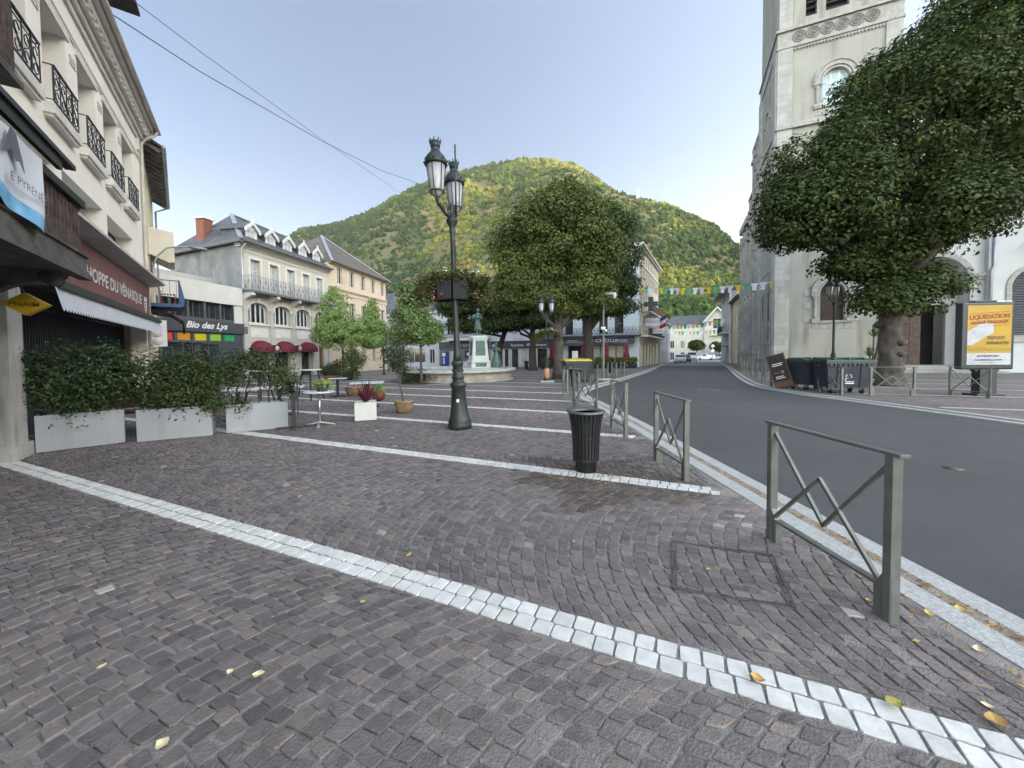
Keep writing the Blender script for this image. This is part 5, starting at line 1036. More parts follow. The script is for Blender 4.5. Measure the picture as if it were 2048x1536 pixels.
SG = Fr((70.5, 117), (.912, -.41))
g2 = simple_house('white_gable_house', 'white house with a wide plain gable at the far end of the street', SG, -2, 13.5, 6.0, M_wpaint, [(1.0, 2.3, -1.2, 1.0), (7.2, 9.2, 6.2, 9.2), (4.2, 6.2, 3.0, 5.2), (10, 12, 3.0, 5.2)], None, zb_=-2.2, win=False)
b = MB(); b.prismy([(1.6, 6.0), (15.0, 6.0), (8.3, 11.6)], 0, .3); b.build('gable_wall', M_wpaint, g2); b = MB(); b.add([(.6, -.8, 5.6), (8.3, -.8, 12.1), (8.3, 9, 12.1), (.6, 9, 5.6), (16, -.8, 5.6), (16, 9, 5.6)], [(0, 1, 2, 3), (1, 4, 5, 2)]); b.add([(-9, 1, 5.8), (4, 1, 5.8), (7, 5, 10.2), (-9, 5, 10.2)], [(0, 1, 2, 3)]); b.build('roof', M_slatebr, g2)
b = MB(); b.wall(-9, -2, -2.2, 5.8, [(-8, -6.6, 1.6, 4), (-5, -3.6, 1.6, 4)], y=1.0, depth=.1); b.build('wing_wall', M_w2, g2); b = MB(); b.box(-3.2, 2.6, 7.4, -2.0, 3.6, 10.4); b.build('chimney', M_brick, g2)
b = MB(); b.quad((7.4, -.03, 6.3), (9.0, -.03, 6.3), (9.0, -.03, 8.9), (7.4, -.03, 8.9)); b.build('window', mat('brown_shutter', (.10, .07, .055), .7), g2)
for x in (4.2, 10): MB().quad((x, -.03, 3.0), (x+1.7, -.03, 3.0), (x+1.7, -.03, 5.0), (x, -.03, 5.0)).build('window', M_glass, g2)
# right side of the street behind the church
SW = Fr((29.8, 48.9), (-.41, -.912))    # seen from the street: runs towards us
yh = facade('yellow_street_house', 'yellow rendered house with slate roof directly behind the church', 'house', SW.o, SW.x)
M_yel2 = mat('soft_yellow_render', (.62, .54, .37), .88, var=.06, scale=1, stain=.2)
b = MB(); b.wall(-9.5, 0, -1.0, 8.6, [(-8.4, -7.4, 1.0, 3), (-8.4, -7.4, 4.4, 6.6), (-5.4, -4.4, 4.4, 6.6), (-3.0, -2.0, 4.4, 6.6), (-5.4, -4.3, -.6, 2.2)], y=-.6, depth=.2); b.box(-9.5, -.4, -1, 0, 8, 8.6); b.add([(0, -.6, -1), (0, 0, -1), (0, 0, 8.6), (0, -.6, 8.6)], [(0, 1, 2, 3)]); b.build('wall', M_yel2, yh)
b = MB(); b.add([(-9.8, -1.2, 8.5), (.3, -1.2, 8.5), (.3, 5, 11.2), (-9.8, 5, 11.2)], [(0, 1, 2, 3)]); b.add([(-9.8, -1.2, 8.4), (.3, -1.2, 8.4), (.3, -.4, 8.4), (-9.8, -.4, 8.4)], [(0, 3, 2, 1)]); b.build('roof', M_slate, yh); gutter_pipe(yh, [(-1.0, -.72, 8.3), (-1.0, -.7, -.9)], M_zinc, .06)
bh = facade('balcony_house', 'tall grey house with a projecting iron balcony further down the right side', 'house', SW.o, SW.x)
b = MB(); b.wall(-24, -9.8, -1.5, 10.4, [(-12, -10.8, 4.4, 6.8), (-15, -13.8, 4.4, 6.8), (-18, -16.8, 4.4, 6.8)], y=-1.0, depth=.2); b.box(-24, -.8, -1.5, -9.8, 8, 10.4); b.add([(-9.8, -1, -1.5), (-9.8, 0, -1.5), (-9.8, 0, 10.4), (-9.8, -1, 10.4)], [(0, 1, 2, 3)]); b.build('wall', M_w1, bh)
b = MB(); b.add([(-24.2, -2.4, 10.2), (-9.2, -2.4, 10.2), (-9.2, 5, 14.2), (-24.2, 5, 14.2), (-24.2, -2.4, 10.05), (-9.2, -2.4, 10.05), (-9.2, 5, 14.0), (-24.2, 5, 14.0)], [(0, 1, 2, 3), (4, 7, 6, 5), (0, 4, 5, 1), (1, 5, 6, 2)]); b.build('roof', M_slate, bh)
b = MB(); b.box(-20, -2.0, 4.0, -10.2, -1, 4.2); b.build('balcony_floor', M_trim, bh); b = MB(); scrollwork(b, -19.9, -10.3, 4.25, 5.2, -1.95, .35, .018); scrollwork(b, -1.95, -1.05, 4.25, 5.2, 0, .3, .018, along='y', c=-10.3); b.build('balcony_rail', M_iron, bh)
b = MB(); b.box(-14, -2.6, 2.0, -11, -1, 2.12); b.build('shop_canopy', M_black, bh)
def G3(u, v): p = gp(u, v); return (p.x, p.y, zg(p.y))
# ------------------------------------------------------------ zig-zag barriers along the kerb
M_bar = mat('grey_green_paint', (.135, .145, .132), .42, .25, var=.14, scale=7, bump=.06, bscale=60, stain=.5, stain_col=(.07, .06, .05), stain_scale=3)
def barrier(L_=.92, label='', group='zigzag barriers along the kerb'):
    t = thing('street_barrier', label, 'barrier', group=group); Hb = .95
    for x, s in ((0, 1), (L_, -1)):
        b = MB(); b.bevbox(x-.024, -.03, 0, x+.024, .03, Hb, .004); b.prismy([(x-s*.026, 0), (x+s*.075, 0), (x+s*.075, .17), (x+s*.026, .27), (x-s*.026, .27)][::s], -.024, .024); b.box(x-.05*(s > 0)-.07*(s < 0), -.04, -.03, x+.07*(s > 0)+.05*(s < 0), .04, .008); b.build('post', M_bar, t)
    b = MB(); b.bevbox(-.06, -.032, Hb, L_+.06, .032, Hb+.018, .004); b.build('top_rail', M_bar, t)
    b = MB(); b.bevbox(.03, -.022, .175, L_-.03, .022, .195, .003); b.build('bottom_rail', M_bar, t)
    c = L_*.49; ws = .022
    b = MB(); b.bar((.02, -.006, .90), (c, -.006, .34), ws, ws, up=(0, 1, 0)); b.bar((c-.008, -.006, .335), (L_-.02, -.006, .88), ws, ws, up=(0, 1, 0)); b.build('brace', M_bar, t)
    b = MB(); b.bar((.05, .017, .21), (c+.008, .017, .66), ws, ws, up=(0, 1, 0)); b.bar((c, .017, .665), (L_-.05, .017, .21), ws, ws, up=(0, 1, 0)); b.build('brace', M_bar, t)
    return t
bl = [((1780, 1243), (1543, 1080), 'nearest grey green zigzag barrier at the right foreground kerb'), ((1372, 962), (1312, 920), 'grey zigzag barrier just behind the slatted litter bin'), ((1252, 875), (1224, 856), 'third zigzag barrier from the camera on the straight kerb'),
      ((1193.5, 820), (1178, 818), 'fourth zigzag barrier where the kerb begins to bend'), ((1158, 810), (1147, 803), 'zigzag barrier in front of the far dark litter bin'), ((1135, 795), (1127, 790), 'zigzag barrier nearest the bend beside the thick tree'),
      ((1141, 777), (1132, 775), 'zigzag barrier left of the yellow lidded container'), ((1170, 769), (1158, 768), 'zigzag barrier right of the yellow lidded container'), ((1195, 766), (1185, 765), 'zigzag barrier left of the camera pole'),
      ((1216, 759), (1208, 758), 'zigzag barrier directly right of the camera pole'), ((1233, 756), (1226, 755), 'zigzag barrier right of the distant dark litter bin'), ((1249, 753), (1243, 752), 'farthest zigzag barrier on the square side before the side lane'),
      ((1542, 773), (1573, 777), 'zigzag barrier in front of the leaning chalk board'), ((1637, 784), (1683, 791), 'zigzag barrier standing before the two waste containers'), ((1741, 791), (1828, 791), 'long zigzag barrier before the big gnarled tree trunk'), ((1899, 791), (1979, 797), 'zigzag barrier before the lit advertising panel')]
proto = None
def put_barrier(p, q, label, L_=None):
    global proto
    p, q = np.array(p[:2]), np.array(q[:2]); d = q-p
    if proto is None: proto = t = barrier()
    else: t = dup(proto, (0, 0, 0))
    t['label'] = label; t.location = (p[0], p[1], zg(p[1])); t.rotation_euler = (0, 0, math.atan2(d[1], d[0]))
    k = np.linalg.norm(d)/.92; t.scale = (max(.85, min(k, 1.5)), 1, 1); return t
for a, b_, lab in bl: put_barrier(gp(*a), gp(*b_), lab)
rk = [np.array(p) for p in offset(RKs, .75)]
acc, nb, last = 0.0, 0, None; ordw = ['first', 'second', 'third', 'fourth', 'fifth', 'sixth', 'seventh', 'eighth']
for i in range(len(rk)-1):
    if rk[i][1] < 18.3 or rk[i][1] > 38: continue
    if last is None or np.linalg.norm(rk[i]-last) > 2.35:
        d = rk[i+1]-rk[i]; d = d/np.linalg.norm(d)
        if nb < 8: put_barrier(rk[i]+d*.0, rk[i]+d*.95, '%s street side zigzag barrier beside the church, counting away from the chalk board' % ordw[nb])
        nb += 1; last = rk[i]

# ------------------------------------------------------------ slatted litter bins
M_bin = mat('charcoal_steel', (.038, .04, .042), .4, .5, var=.12, scale=8)
def litter_bin(label):
    t = thing('litter_bin', label, 'litter bin', group='slatted litter bins')
    prof = [(.165, .15), (.168, .3), (.178, .48), (.20, .65), (.228, .77)]
    s = MB(); n = 26
    for k in range(n):
        a = 2*PI*k/n; c_, s_ = math.cos(a), math.sin(a); pts = []
        for r, z in prof: pts.append((r, z))
        w = .014
        for i in range(len(pts)-1):
            (r0, z0), (r1, z1) = pts[i], pts[i+1]; w0, w1 = w*(r0/.165), w*(r1/.165)
            q = []
            for r, z, ww in ((r0, z0, w0), (r1, z1, w1)):
                for rr in (r, r-.006): q += [(rr*c_-ww*s_, rr*s_+ww*c_, z), (rr*c_+ww*s_, rr*s_-ww*c_, z)]
            s.add(q, [(1, 0, 4, 5), (2, 3, 7, 6), (0, 2, 6, 4), (3, 1, 5, 7)])
    for z, r in ((.155, .163), (.45, .172), (.765, .224)): s.lathe([(r, z), (r-.008, z), (r-.008, z+.02), (r, z+.02), (r, z)], 26)
    s.build('slats', M_bin, t)
    b = MB(); b.lathe([(.135, 0), (.135, .14), (.16, .15), (.16, .165)], 22); b.build('base', M_bin, t)
    b = MB(); b.lathe([(.14, .17), (.15, .45), (.19, .74)], 20); b.build('liner', M_black, t)
    b = MB(); b.lathe([(.245, .765), (.248, .778), (.235, .79), (.16, .785), (.15, .77), (.15, .70)], 30); b.v = b.v; b.f = b.f[:-2]; b.mi = b.mi[:-2]; b.sm = b.sm[:-2]; b.build('rim', mat('grey_rim', (.12, .13, .13), .4, .5, var=.08), t)
    return t
bin0 = litter_bin('dark slatted litter bin on the cobbles near the white line'); bin0.location = G3(1172, 942)
dup(bin0, G3(1151, 781), 0, 'dark slatted litter bin half hidden behind the barriers at the bend', 1.15); dup(bin0, G3(1221, 746), 0, 'distant dark litter bin beside the camera pole', 1.1); dup(bin0, G3(1053, 739), 0, 'small dark litter bin in front of the bank entrance', 1.15)

# ------------------------------------------------------------ cast iron street lamps
M_cast = mat('cast_iron_green', (.032, .042, .040), .5, .25, var=.25, scale=9, bump=.15, bscale=30, col2=(.02, .027, .027))
M_lglass = mat('opal_glass', (.37, .365, .38), .25, var=.06, scale=4, spec=.6)
def lantern(t, pos):
    x, y, z = pos; c = MB(); K_ = 1.02
    c.lathe([(q_*K_, h_) for q_, h_ in [(.165, .60), (.215, .62), (.20, .66), (.205, .70), (.165, .74), (.17, .76), (.12, .82), (.10, .85), (.085, .86), (.075, .94), (.09, .945), (.085, .97), (.10, 1.04)]], 18, pos)
    for k in range(8):
        a = 2*PI*k/8; c.bar((x+.095*math.cos(a), y+.095*math.sin(a), z+1.0), (x+.108*math.cos(a), y+.108*math.sin(a), z+1.08), .022, .02)
        c.lathe([(.012, -.015), (.018, 0), (.004, .03)], 6, (x+.222*math.cos(a), y+.222*math.sin(a), z+.67))
    for k in range(6):
        a = 2*PI*k/6+.3; c.bar((x+.126*math.cos(a), y+.126*math.sin(a), z+.12), (x+.18*math.cos(a), y+.18*math.sin(a), z+.61), .014, .014)
    c.tube([(x+.14*math.cos(k*PI/10), y+.14*math.sin(k*PI/10), z+.12) for k in range(21)], .011, 6); c.lathe([(.02, -.05), (.045, -.03), (.03, 0), (.02, .02)], 10, pos)
    for k in range(4): a = k*PI/2; c.bar((x+.02*math.cos(a), y+.02*math.sin(a), z+.0), (x+.145*math.cos(a), y+.145*math.sin(a), z+.11), .014, .014)
    o_ = c.build('lantern', M_cast, t); g = MB(); g.lathe([(.03, .02), (.085, .06), (.118, .12), (.168, .60)], 18, pos); g.build('lantern_glass', M_lglass, o_); return o_
def lamp(label, dirs, zl=4.45):
    t = thing('street_lamp', label, 'street lamp', group='cast iron double lantern street lamps')
    b = MB(); b.lathe([(.24, 0), (.24, .10), (.225, .13), (.235, .16), (.215, .20), (.185, .30), (.162, .5), (.14, .84), (.165, .86), (.17, .91), (.14, .94), (.115, .96), (.11, 1.02), (.125, 1.03), (.12, 1.06), (.10, 1.08), (.10, 1.28), (.12, 1.30), (.115, 1.36), (.09, 1.38)], 20)
    for k in range(6): a = k*PI/3; b.lathe([(.03, 0), (.02, .014), (.0, .018)], 10, (.10*math.cos(a), .10*math.sin(a), 1.18), ax=(math.cos(a), math.sin(a), 0))
    b.build('base', M_cast, t)
    b = MB(); b.lathe([(.09, 1.36), (.075, 1.5), (.062, 1.7), (.058, 2.6), (.05, 3.75), (.062, 3.78), (.05, 3.82), (.055, 3.9), (.07, 3.95), (.055, 4.0), (.06, 4.05), (.11, 4.14), (.12, 4.18), (.07, 4.22), (.045, 4.3)], 16); b.build('pole', M_cast, t)
    for dx, dy in dirs:
        b = MB(); b.tube([(0, 0, 4.2), (dx*.5, dy*.5, 4.25), (dx*.9, dy*.9, 4.36), (dx, dy, zl-.03)], [.035, .03, .028, .03], 8)
        b.tube([(dx*.25, dy*.25, 4.23), (dx*.3, dy*.3, 4.4), (dx*.5, dy*.5, 4.46), (dx*.62, dy*.62, 4.36), (dx*.5, dy*.5, 4.30)], .012, 6); b.lathe([(.02, 0), (.05, .03), (.03, .06)], 10, (dx*.9, dy*.9, 4.33)); b.build('arm', M_cast, t)
        lantern(t, (dx, dy, zl))
    b = MB(); b.lathe([(.03, 4.2), (.04, 4.3), (.02, 4.4), (.035, 4.45), (.0, 4.55)], 10); b.tube([(.10, -.1, 4.2), (.13, -.1, 5.6)], .017, 6); b.build('mast', M_cast, t)
    return t
lp = gp(920, 857); lt = at(905, 432, 7.86)
L1 = lamp('tall cast iron lamp with two crowned lanterns in the middle of the square', [(-.20, -.42), (.02, .42)]); L1.location = lp; L1.rotation_euler = (0, math.atan2(lt.x-lp.x, lt.z-lp.z), 0)
st = MB(); st.quad((-.02, -.192, .56), (.03, -.192, .56), (.03, -.185, .62), (-.02, -.185, .62)); st.build('sticker', M_let, L1)
p2 = gp(1094, 764); L2 = lamp('double lantern lamp with an orange sleeved base beside the thick tree', [(-.33, -.05), (.33, .05)], 4.42); L2.location = (p2.x, p2.y, zg(p2.y)); L2.scale = (.86,)*3
sl = MB(); sl.lathe([(.20, .22), (.175, .55), (.165, .9), (.15, .92)], 18); sl.build('sleeve', mat('faded_orange', (.55, .16, .07), .7, var=.3, scale=6, col2=(.35, .28, .2)), L2); sl = MB(); sl.box(-.42, -.42, -.05, .42, .42, .10); sl.build('plinth', M_gran, L2)
L3 = lamp('dark double lantern lamp standing in front of the church window', [(-.35, -.1), (.32, .3)], 4.45); L3.location = (17.55, 21.0, zg(21.0))
# CCTV pole
cp = G3(1207, 759); cc = thing('camera_pole', 'slim grey pole carrying white security cameras near the hotel', 'camera pole', cp)
b = MB(); b.lathe([(.1, 0), (.1, .04), (.07, .06), (.065, 3.0), (.055, 5.5)], 12); b.build('pole', M_bar, cc)
b = MB(); b.bar((0, 0, 5.1), (.35, -.1, 5.1), .06); b.bevbox(.1, -.2, 5.0, .45, .0, 5.15, .02); b.build('bracket', M_wpaint, cc); b = MB(); b.lathe([(.10, 0), (.13, -.1), (.13, -.22), (.08, -.34), (.02, -.38)], 14, (.62, -.1, 5.12)); b.bar((.4, -.1, 5.08), (.62, -.1, 5.08), .05); b.build('camera', M_wpaint, cc)
b = MB(); b.bevbox(-.16, -.15, 2.95, .1, .05, 3.12, .02); b.lathe([(.08, 0), (.08, -.12), (.03, -.17)], 10, (.12, -.1, 2.96)); b.build('camera', M_wpaint, cc); b = MB(); b.lathe([(.55, 0), (.5, .03), (.1, .06)], 16); b.build('footing', mat('pale_concrete', (.5, .5, .48), .9, var=.1), cc)

# ------------------------------------------------------------ waste containers
M_hdpe = mat('navy_plastic', (.022, .028, .045), .45, var=.1, scale=4, bump=.05); M_glid = mat('dark_green_lid', (.035, .075, .05), .4, var=.1, scale=3); M_ylid = mat('yellow_lid', (.62, .45, .04), .4, var=.06)
def container(label, lid, loc, rz, sc=1.0):
    t = thing('waste_container', label, 'waste container', loc, rz, 'wheeled waste containers', sc); w0, w1, d0, d1 = .60, .68, .42, .50
    b = MB(); b.add([(-w0, -d0, .22), (w0, -d0, .22), (w0, d0, .22), (-w0, d0, .22), (-w1, -d1, 1.12), (w1, -d1, 1.12), (w1, d1, 1.12), (-w1, d1, 1.12)], [(0, 3, 2, 1), (0, 1, 5, 4), (1, 2, 6, 5), (2, 3, 7, 6), (3, 0, 4, 7)])
    b.box(-w1-.04, -d1-.05, 1.08, w1+.04, d1+.05, 1.16)
    for k in range(9): b.box(-.6+k*.14, -d1-.035, .98, -.56+k*.14, -d1+.02, 1.08)
    for x in (-.35, .35): b.prismx([(-d0-.03, .22), (-d0, .22), (-d1+.02, 1.08), (-d1-.03, 1.08)], x-.015, x+.015)
    for s in (-1, 1): b.bar((s*(w1+.1), -.2, 1.0), (s*(w1+.1), .2, 1.0), .05); b.bar((s*w1, 0, 1.0), (s*(w1+.1), 0, 1.0), .05)
    b.build('body', M_hdpe, t)
    b = MB(); b.box(-w1-.05, -d1-.06, 1.162, w1+.05, d1+.06, 1.20); b.prismx([(-d1-.02, 1.2), (d1+.02, 1.2), (d1-.1, 1.27), (-d1+.15, 1.25)], -w1+.0, w1-.0)
    for x in (-.45, .0, .45): b.box(x-.03, -d1, 1.24, x+.03, d1-.1, 1.28)
    b.build('lid', lid, t)
    for x in (-.48, .48):
        for y in (-.32, .32):
            b = MB(); b.lathe([(.03, -.03), (.10, -.026), (.10, .026), (.03, .03)], 16, (x, y+.02, .10), ax=(1, .15, 0)); wl_ = b.build('wheel', M_black, t); b = MB(); b.bar((x-.04, y, .12), (x-.04, y-.02, .24), .012, .05); b.bar((x+.04, y, .12), (x+.04, y-.02, .24), .012, .05); b.box(x-.06, y-.06, .215, x+.06, y+.06, .23); b.build('fork', M_zinc, wl_)
    return t
cA = container('dark blue waste container with green lid, partly behind the other one', M_glid, (11.95, 15.3, zg(15.3)), .05)
cB = container('dark blue waste container with green lid and white emblem beside the tree', M_glid, (11.95, 13.95, zg(13.95)), -.22)
em = MB(); em.archband(0, .62, .07, .10, -.462, -.455, -.6, 3.4, n=14); em.archband(-.04, .50, .05, .075, -.452, -.445, 1.0, 4.6, n=12); em.build('emblem', M_zinc, cB); em = MB(); em.box(-.1, -.455, .36, .16, -.437, .40); em.box(-.06, -.452, .43, .16, -.44, .45); em.build('notice', M_let, cB)
pc = G3(1152, 764); container('dark waste container with a bright yellow lid under the trees', M_ylid, pc, .1, 1.0)

# ------------------------------------------------------------ advertising panel, chalk board, yucca
kp = gp(1968, 791); k = thing('advertising_panel', 'free standing advertising panel with yellow sale poster on one foot', 'advertising panel', (kp.x, kp.y, zg(kp.y)), -.10); M_kf = mat('dark_frame', (.045, .05, .055), .4, .3, var=.08)
b = MB(); b.bevbox(-.25, -.12, 0, .25, .16, .86, .02); b.bevbox(-.42, -.22, 0, .42, .26, .07, .02); b.box(-.35, -.06, .80, .35, .1, .88); b.build('foot', M_kf, k)
b = MB(); b.bevbox(-.80, -.11, .86, .72, .15, 3.05, .05); b.bevbox(-.45, -.10, 3.05, .2, .1, 3.11, .02); b.build('case', M_kf, k); b = MB(); b.bevbox(.2, -.08, 3.052, .66, .02, 3.09, .015); b.build('top_light', M_wpaint, k)
M_py = mat('poster_yellow', (.40, .24, .015), .35, var=.08, scale=2); M_pr = mat('poster_red', (.28, .04, .025), .5); M_pw = mat('poster_white', (.42, .42, .46), .4); M_pk = mat('poster_ink', (.06, .05, .06), .5); M_po = mat('poster_olive', (.28, .2, .02), .5)
b = MB(); b.quad((-.66, -.114, 1.02), (.62, -.114, 1.02), (.62, -.114, 2.95), (-.66, -.114, 2.95)); pz = b.build('poster', M_py, k)
b = MB(); b.quad((-.66, -.117, 1.02), (.62, -.117, 1.02), (.62, -.117, 1.40), (-.66, -.117, 1.40)); b.add([(-.66, -.117, 1.66), (-.52, -.117, 1.66), (-.05, -.117, 1.98), (.10, -.117, 2.04), (.10, -.117, 2.36), (-.28, -.117, 2.36), (-.66, -.117, 2.1)], [(0, 1, 2, 3, 4, 5, 6)]); b.build('poster_white_area', M_pw, pz)
b = MB()
for x in np.arange(-.58, .55, .05): b.bar((x, -.119, 2.70+x*.06), (x+.03, -.119, 2.72+x*.06), .016, .003); b.bar((x, -.119, 2.27+x*.06), (x+.03, -.119, 2.29+x*.06), .016, .003)
b.build('poster_border', M_pr, pz); b = MB(); b.quad((-.62, -.118, 1.47), (.58, -.118, 1.47), (.58, -.118, 1.55), (-.62, -.118, 1.55)); b.quad((-.62, -.118, 1.56), (-.1, -.118, 1.56), (-.1, -.118, 1.59), (-.62, -.118, 1.59)); b.build('poster_band', M_po, pz)
tx = text('LIQUIDATION', 1.16, .17, pz, M_pr, (-.60, -.120, 2.46), bold=.03); tx.rotation_euler = (PI/2, -.05, 0); tx = text('AVANT TRAVAUX', 1.12, .11, pz, M_pr, (-.58, -.121, 2.32), bold=.03); tx.rotation_euler = (PI/2, -.05, 0)
text('TOUT DOIT', .52, .11, pz, M_pk, (-.08, -.120, 1.84), shear=.2, bold=.02); text('DISPARAÎTRE', .66, .12, pz, M_pk, (-.10, -.120, 1.68), shear=.2, bold=.02); text('INTERSPORT', .66, .07, pz, M_pk, (-.36, -.120, 1.27), shear=.2, bold=.02); text('BAGNÈRES-DE-LUCHON', .78, .07, pz, M_pk, (-.42, -.120, 1.15), bold=.02); text('5 allées d\'Étigny', .44, .04, pz, M_pk, (-.26, -.120, 1.07))
ap_ = gp(1574, 778); ab_ = thing('chalk_board', 'leaning dark menu board with an arrow behind the street barrier', 'board', (ap_.x-.05, ap_.y, zg(ap_.y)), -.95); M_bd = mat('chalk_black', (.03, .022, .02), .7, var=.2); M_wd = mat('board_wood', (.13, .06, .032), .6, var=.2)
TL = Matrix.Rotation(-.30, 4, 'Y')
b = MB(); b.box(-.30, -.02, .04, .30, .02, 1.42); b.rot(TL); b.build('board', M_bd, ab_); b = MB(); b.box(-.34, -.03, 0, -.30, .03, 1.46); b.box(.30, -.03, 0, .34, .03, 1.46); b.box(-.34, -.03, 1.42, .34, .03, 1.46); b.box(-.30, -.024, .1, .30, -.021, .34); b.rot(TL); b.build('board_frame', M_wd, ab_)
b = MB(); b.bar((-.2, -.026, .70), (.14, -.026, .70), .03, .006); b.bar((.06, -.026, .78), (.15, -.026, .70), .03, .006); b.bar((.06, -.026, .62), (.15, -.026, .70), .03, .006)
for z, w in ((1.05, .4), (.98, .36), (.52, .3), (.45, .34)): b.box(-.2, -.027, z, -.2+w, -.0225, z+.03)
b.rot(TL); b.build('chalk_marks', M_let, ab_); b = MB(); b.box(-.30, .02, 0, -.26, .5, .04); b.bar((.0, .03, 1.0), (.3, .5, 0), .03); b.rot(TL) if False else None; b.build('prop', M_wd, ab_)
# ------------------------------------------------------------ overhead cables
M_cab = mat('cable_black', (.02, .02, .024), .6)
def cable(label, pts, r=.012):
    P = [at(*p) for p in pts]; Q = []
    for i in range(len(P)-1):
        for k_ in range(6): Q.append(P[i].lerp(P[i+1], k_/6))
    Q.append(P[-1]); b = MB(); b.tube([q[:] for q in Q], r, 5); return tag(b.build('overhead_cable', M_cab), label, 'cable', 'cables over the square')
cable('thicker dark cable sloping down over the square to the crowned lantern', [(120, -40, 7.6), (180, 0, 9), (400, 143, 13), (640, 280, 20), (760, 340, 27), (880, 382, 40)], .014)
cable('thinner dark cable that crosses under the other one above the square', [(200, -50, 8.5), (262, -2, 10), (400, 103, 13.5), (640, 276, 22), (760, 358, 30), (835, 410, 40)], .010)
# ------------------------------------------------------------ bunting over the street: strings of little shirts
M_bc = [mat('bunting_white', (.66, .68, .74), .8), mat('bunting_green', (.08, .36, .18), .8), mat('bunting_yellow', (.62, .48, .03), .8), mat('bunting_dotted', (.66, .62, .62), .8), mat('bunting_dot_red', (.45, .06, .12), .8)]
def bunting(label, A_, B_, n, sag, size, seed=0):
    A_, B_ = Vector(A_), Vector(B_); t = thing('bunting', label, 'bunting', A_, group='strings of shirt bunting over the street'); D = B_-A_; e = D.normalized()
    def P(s): return D*s-Vector((0, 0, sag*4*s*(1-s)))
    b = MB(); b.tube([P(i/24)[:] for i in range(25)], .012, 4); b.build('string', M_cab, t)
    order = [2, 1, 0, 3]; o_ = Vector((-e.y, e.x, 0)).normalized()
    for i in range(n):
        p = P((i+.7)/(n+.4)); m_ = order[(i+seed) % 4]; h = size; b = MB(); tl = rnd.uniform(-.2, .2)
        def q(x, z): v = p+e*(x*h)+Vector((0, 0, z*h))+o_*(tl*z*h); return v[:]
        b.add([q(-.5, 0), q(-.2, .04), q(0, -.05), q(.2, .04), q(.5, 0), q(.42, -.32), q(.28, -.26), q(.26, -.95), q(-.26, -.95), q(-.28, -.26), q(-.42, -.32)], [tuple(range(11))]); f_ = b.build('shirt_flag', M_bc[m_], t)
        if m_ == 3:
            b = MB()
            for k_, (x, z) in enumerate(((-.16, -.2), (.16, -.2), (0, -.42), (-.16, -.65), (.16, -.65))):
                for s_ in (-1, 1): c_ = Vector(q(x, z))+o_*.01*s_; b.add([(c_+e*(-.09*h))[:], (c_+Vector((0, 0, .09*h)))[:], (c_+e*(.09*h))[:], (c_-Vector((0, 0, .09*h)))[:]], [(0, 1, 2, 3)])
            b.build('dots', M_bc[4], f_)
hp = HO.w(-.1, -.05); bunting('nearest string of yellow, green and white shirt bunting over the street', (hp[0], hp[1], 8.9), (21.2, 30.6, 7.0), 21, .35, .66)
bunting('middle string of small shirt bunting farther down the street', at(1335, 650, 72), at(1482, 628, 62), 17, .5, .8, 1); bunting('farthest string of tiny shirt bunting above the parked cars', at(1340, 662, 100), at(1480, 652, 84), 17, .6, .9, 2)

# ------------------------------------------------------------ cafe terrace: planters, tables, chairs, pots
M_plt = mat('pale_grey_planter', (.33, .345, .37), .6, var=.04, scale=3, bump=.08, bscale=60, stain=.5, stain_col=(.24, .235, .22), stain_scale=1.6)
M_soil = mat('soil', (.05, .038, .03), .95, var=.3, scale=9)
pots_lr = [((72, 908), (251, 886), .60, 'left long pale grey planter box, nearest the plaster pier'), ((274, 886), (425, 872), .58, 'middle long pale grey planter box of the three on the terrace edge'), ((453, 868), (577, 856), .56, 'right pale grey planter box, nearest the small round table')]
PL = []
for a, b_, hh, lab in pots_lr:
    p, q = gp(*a), gp(*b_); d = (q-p); L_ = d.length; t = thing('planter_box', lab, 'planter', p, math.atan2(d.y, d.x), 'planter boxes on the terrace edge'); W_ = .36
    b = MB(); b.bevbox(0, 0, .015, L_, .02, hh, .004); b.bevbox(0, W_-.02, .015, L_, W_, hh, .004); b.bevbox(0, .02, .015, .02, W_-.02, hh, .003); b.bevbox(L_-.02, .02, .015, L_, W_-.02, hh, .003); b.build('box', M_plt, t)
    b = MB(); b.quad((.02, .02, hh-.07), (L_-.02, .02, hh-.07), (L_-.02, W_-.02, hh-.07), (.02, W_-.02, hh-.07)); b.build('soil', M_soil, t); b = MB(); b.box(.05, .04, 0, L_-.05, W_-.04, .02); b.build('base', M_black, t); PL.append((p, math.atan2(d.y, d.x), L_, hh))
M_alu = mat('brushed_aluminium', (.55, .56, .57), .3, .85, var=.06, scale=12); M_ttop = mat('pale_table_top', (.60, .63, .64), .3, var=.06, scale=5); M_blk = mat('black_powder_coat', (.018, .02, .026), .4, .2)
t = thing('bistro_table', 'small round bistro table with aluminium pedestal and star foot', 'table', G3(640, 851)); b = MB(); b.lathe([(.30, .715), (.31, .72), (.31, .735), (.30, .742)], 28); b.build('table_top', M_ttop, t); b = MB(); b.lathe([(.025, .06), (.025, .715)], 12); b.lathe([(.10, .70), (.1, .714)], 12); b.build('column', M_alu, t)
for q in range(4): a = q*PI/2+.35; b = MB(); b.bar((0, 0, .085), (.29*math.cos(a), .29*math.sin(a), .02), .05, .02); b.lathe([(.02, 0), (.022, .02)], 8, (.28*math.cos(a), .28*math.sin(a), 0)); b.build('foot', M_alu, t)
M_dpot = mat('dark_green_pot', (.025, .055, .05), .5, var=.1)
def pot(name, label, loc, prof, m_, seg=24, sq=1.0, soil=True, cat='plant pot'):
    t_ = thing(name, label, cat, loc); b = MB(); b.lathe(prof, seg, sq=sq); b.build('pot', m_, t_)
    return t_
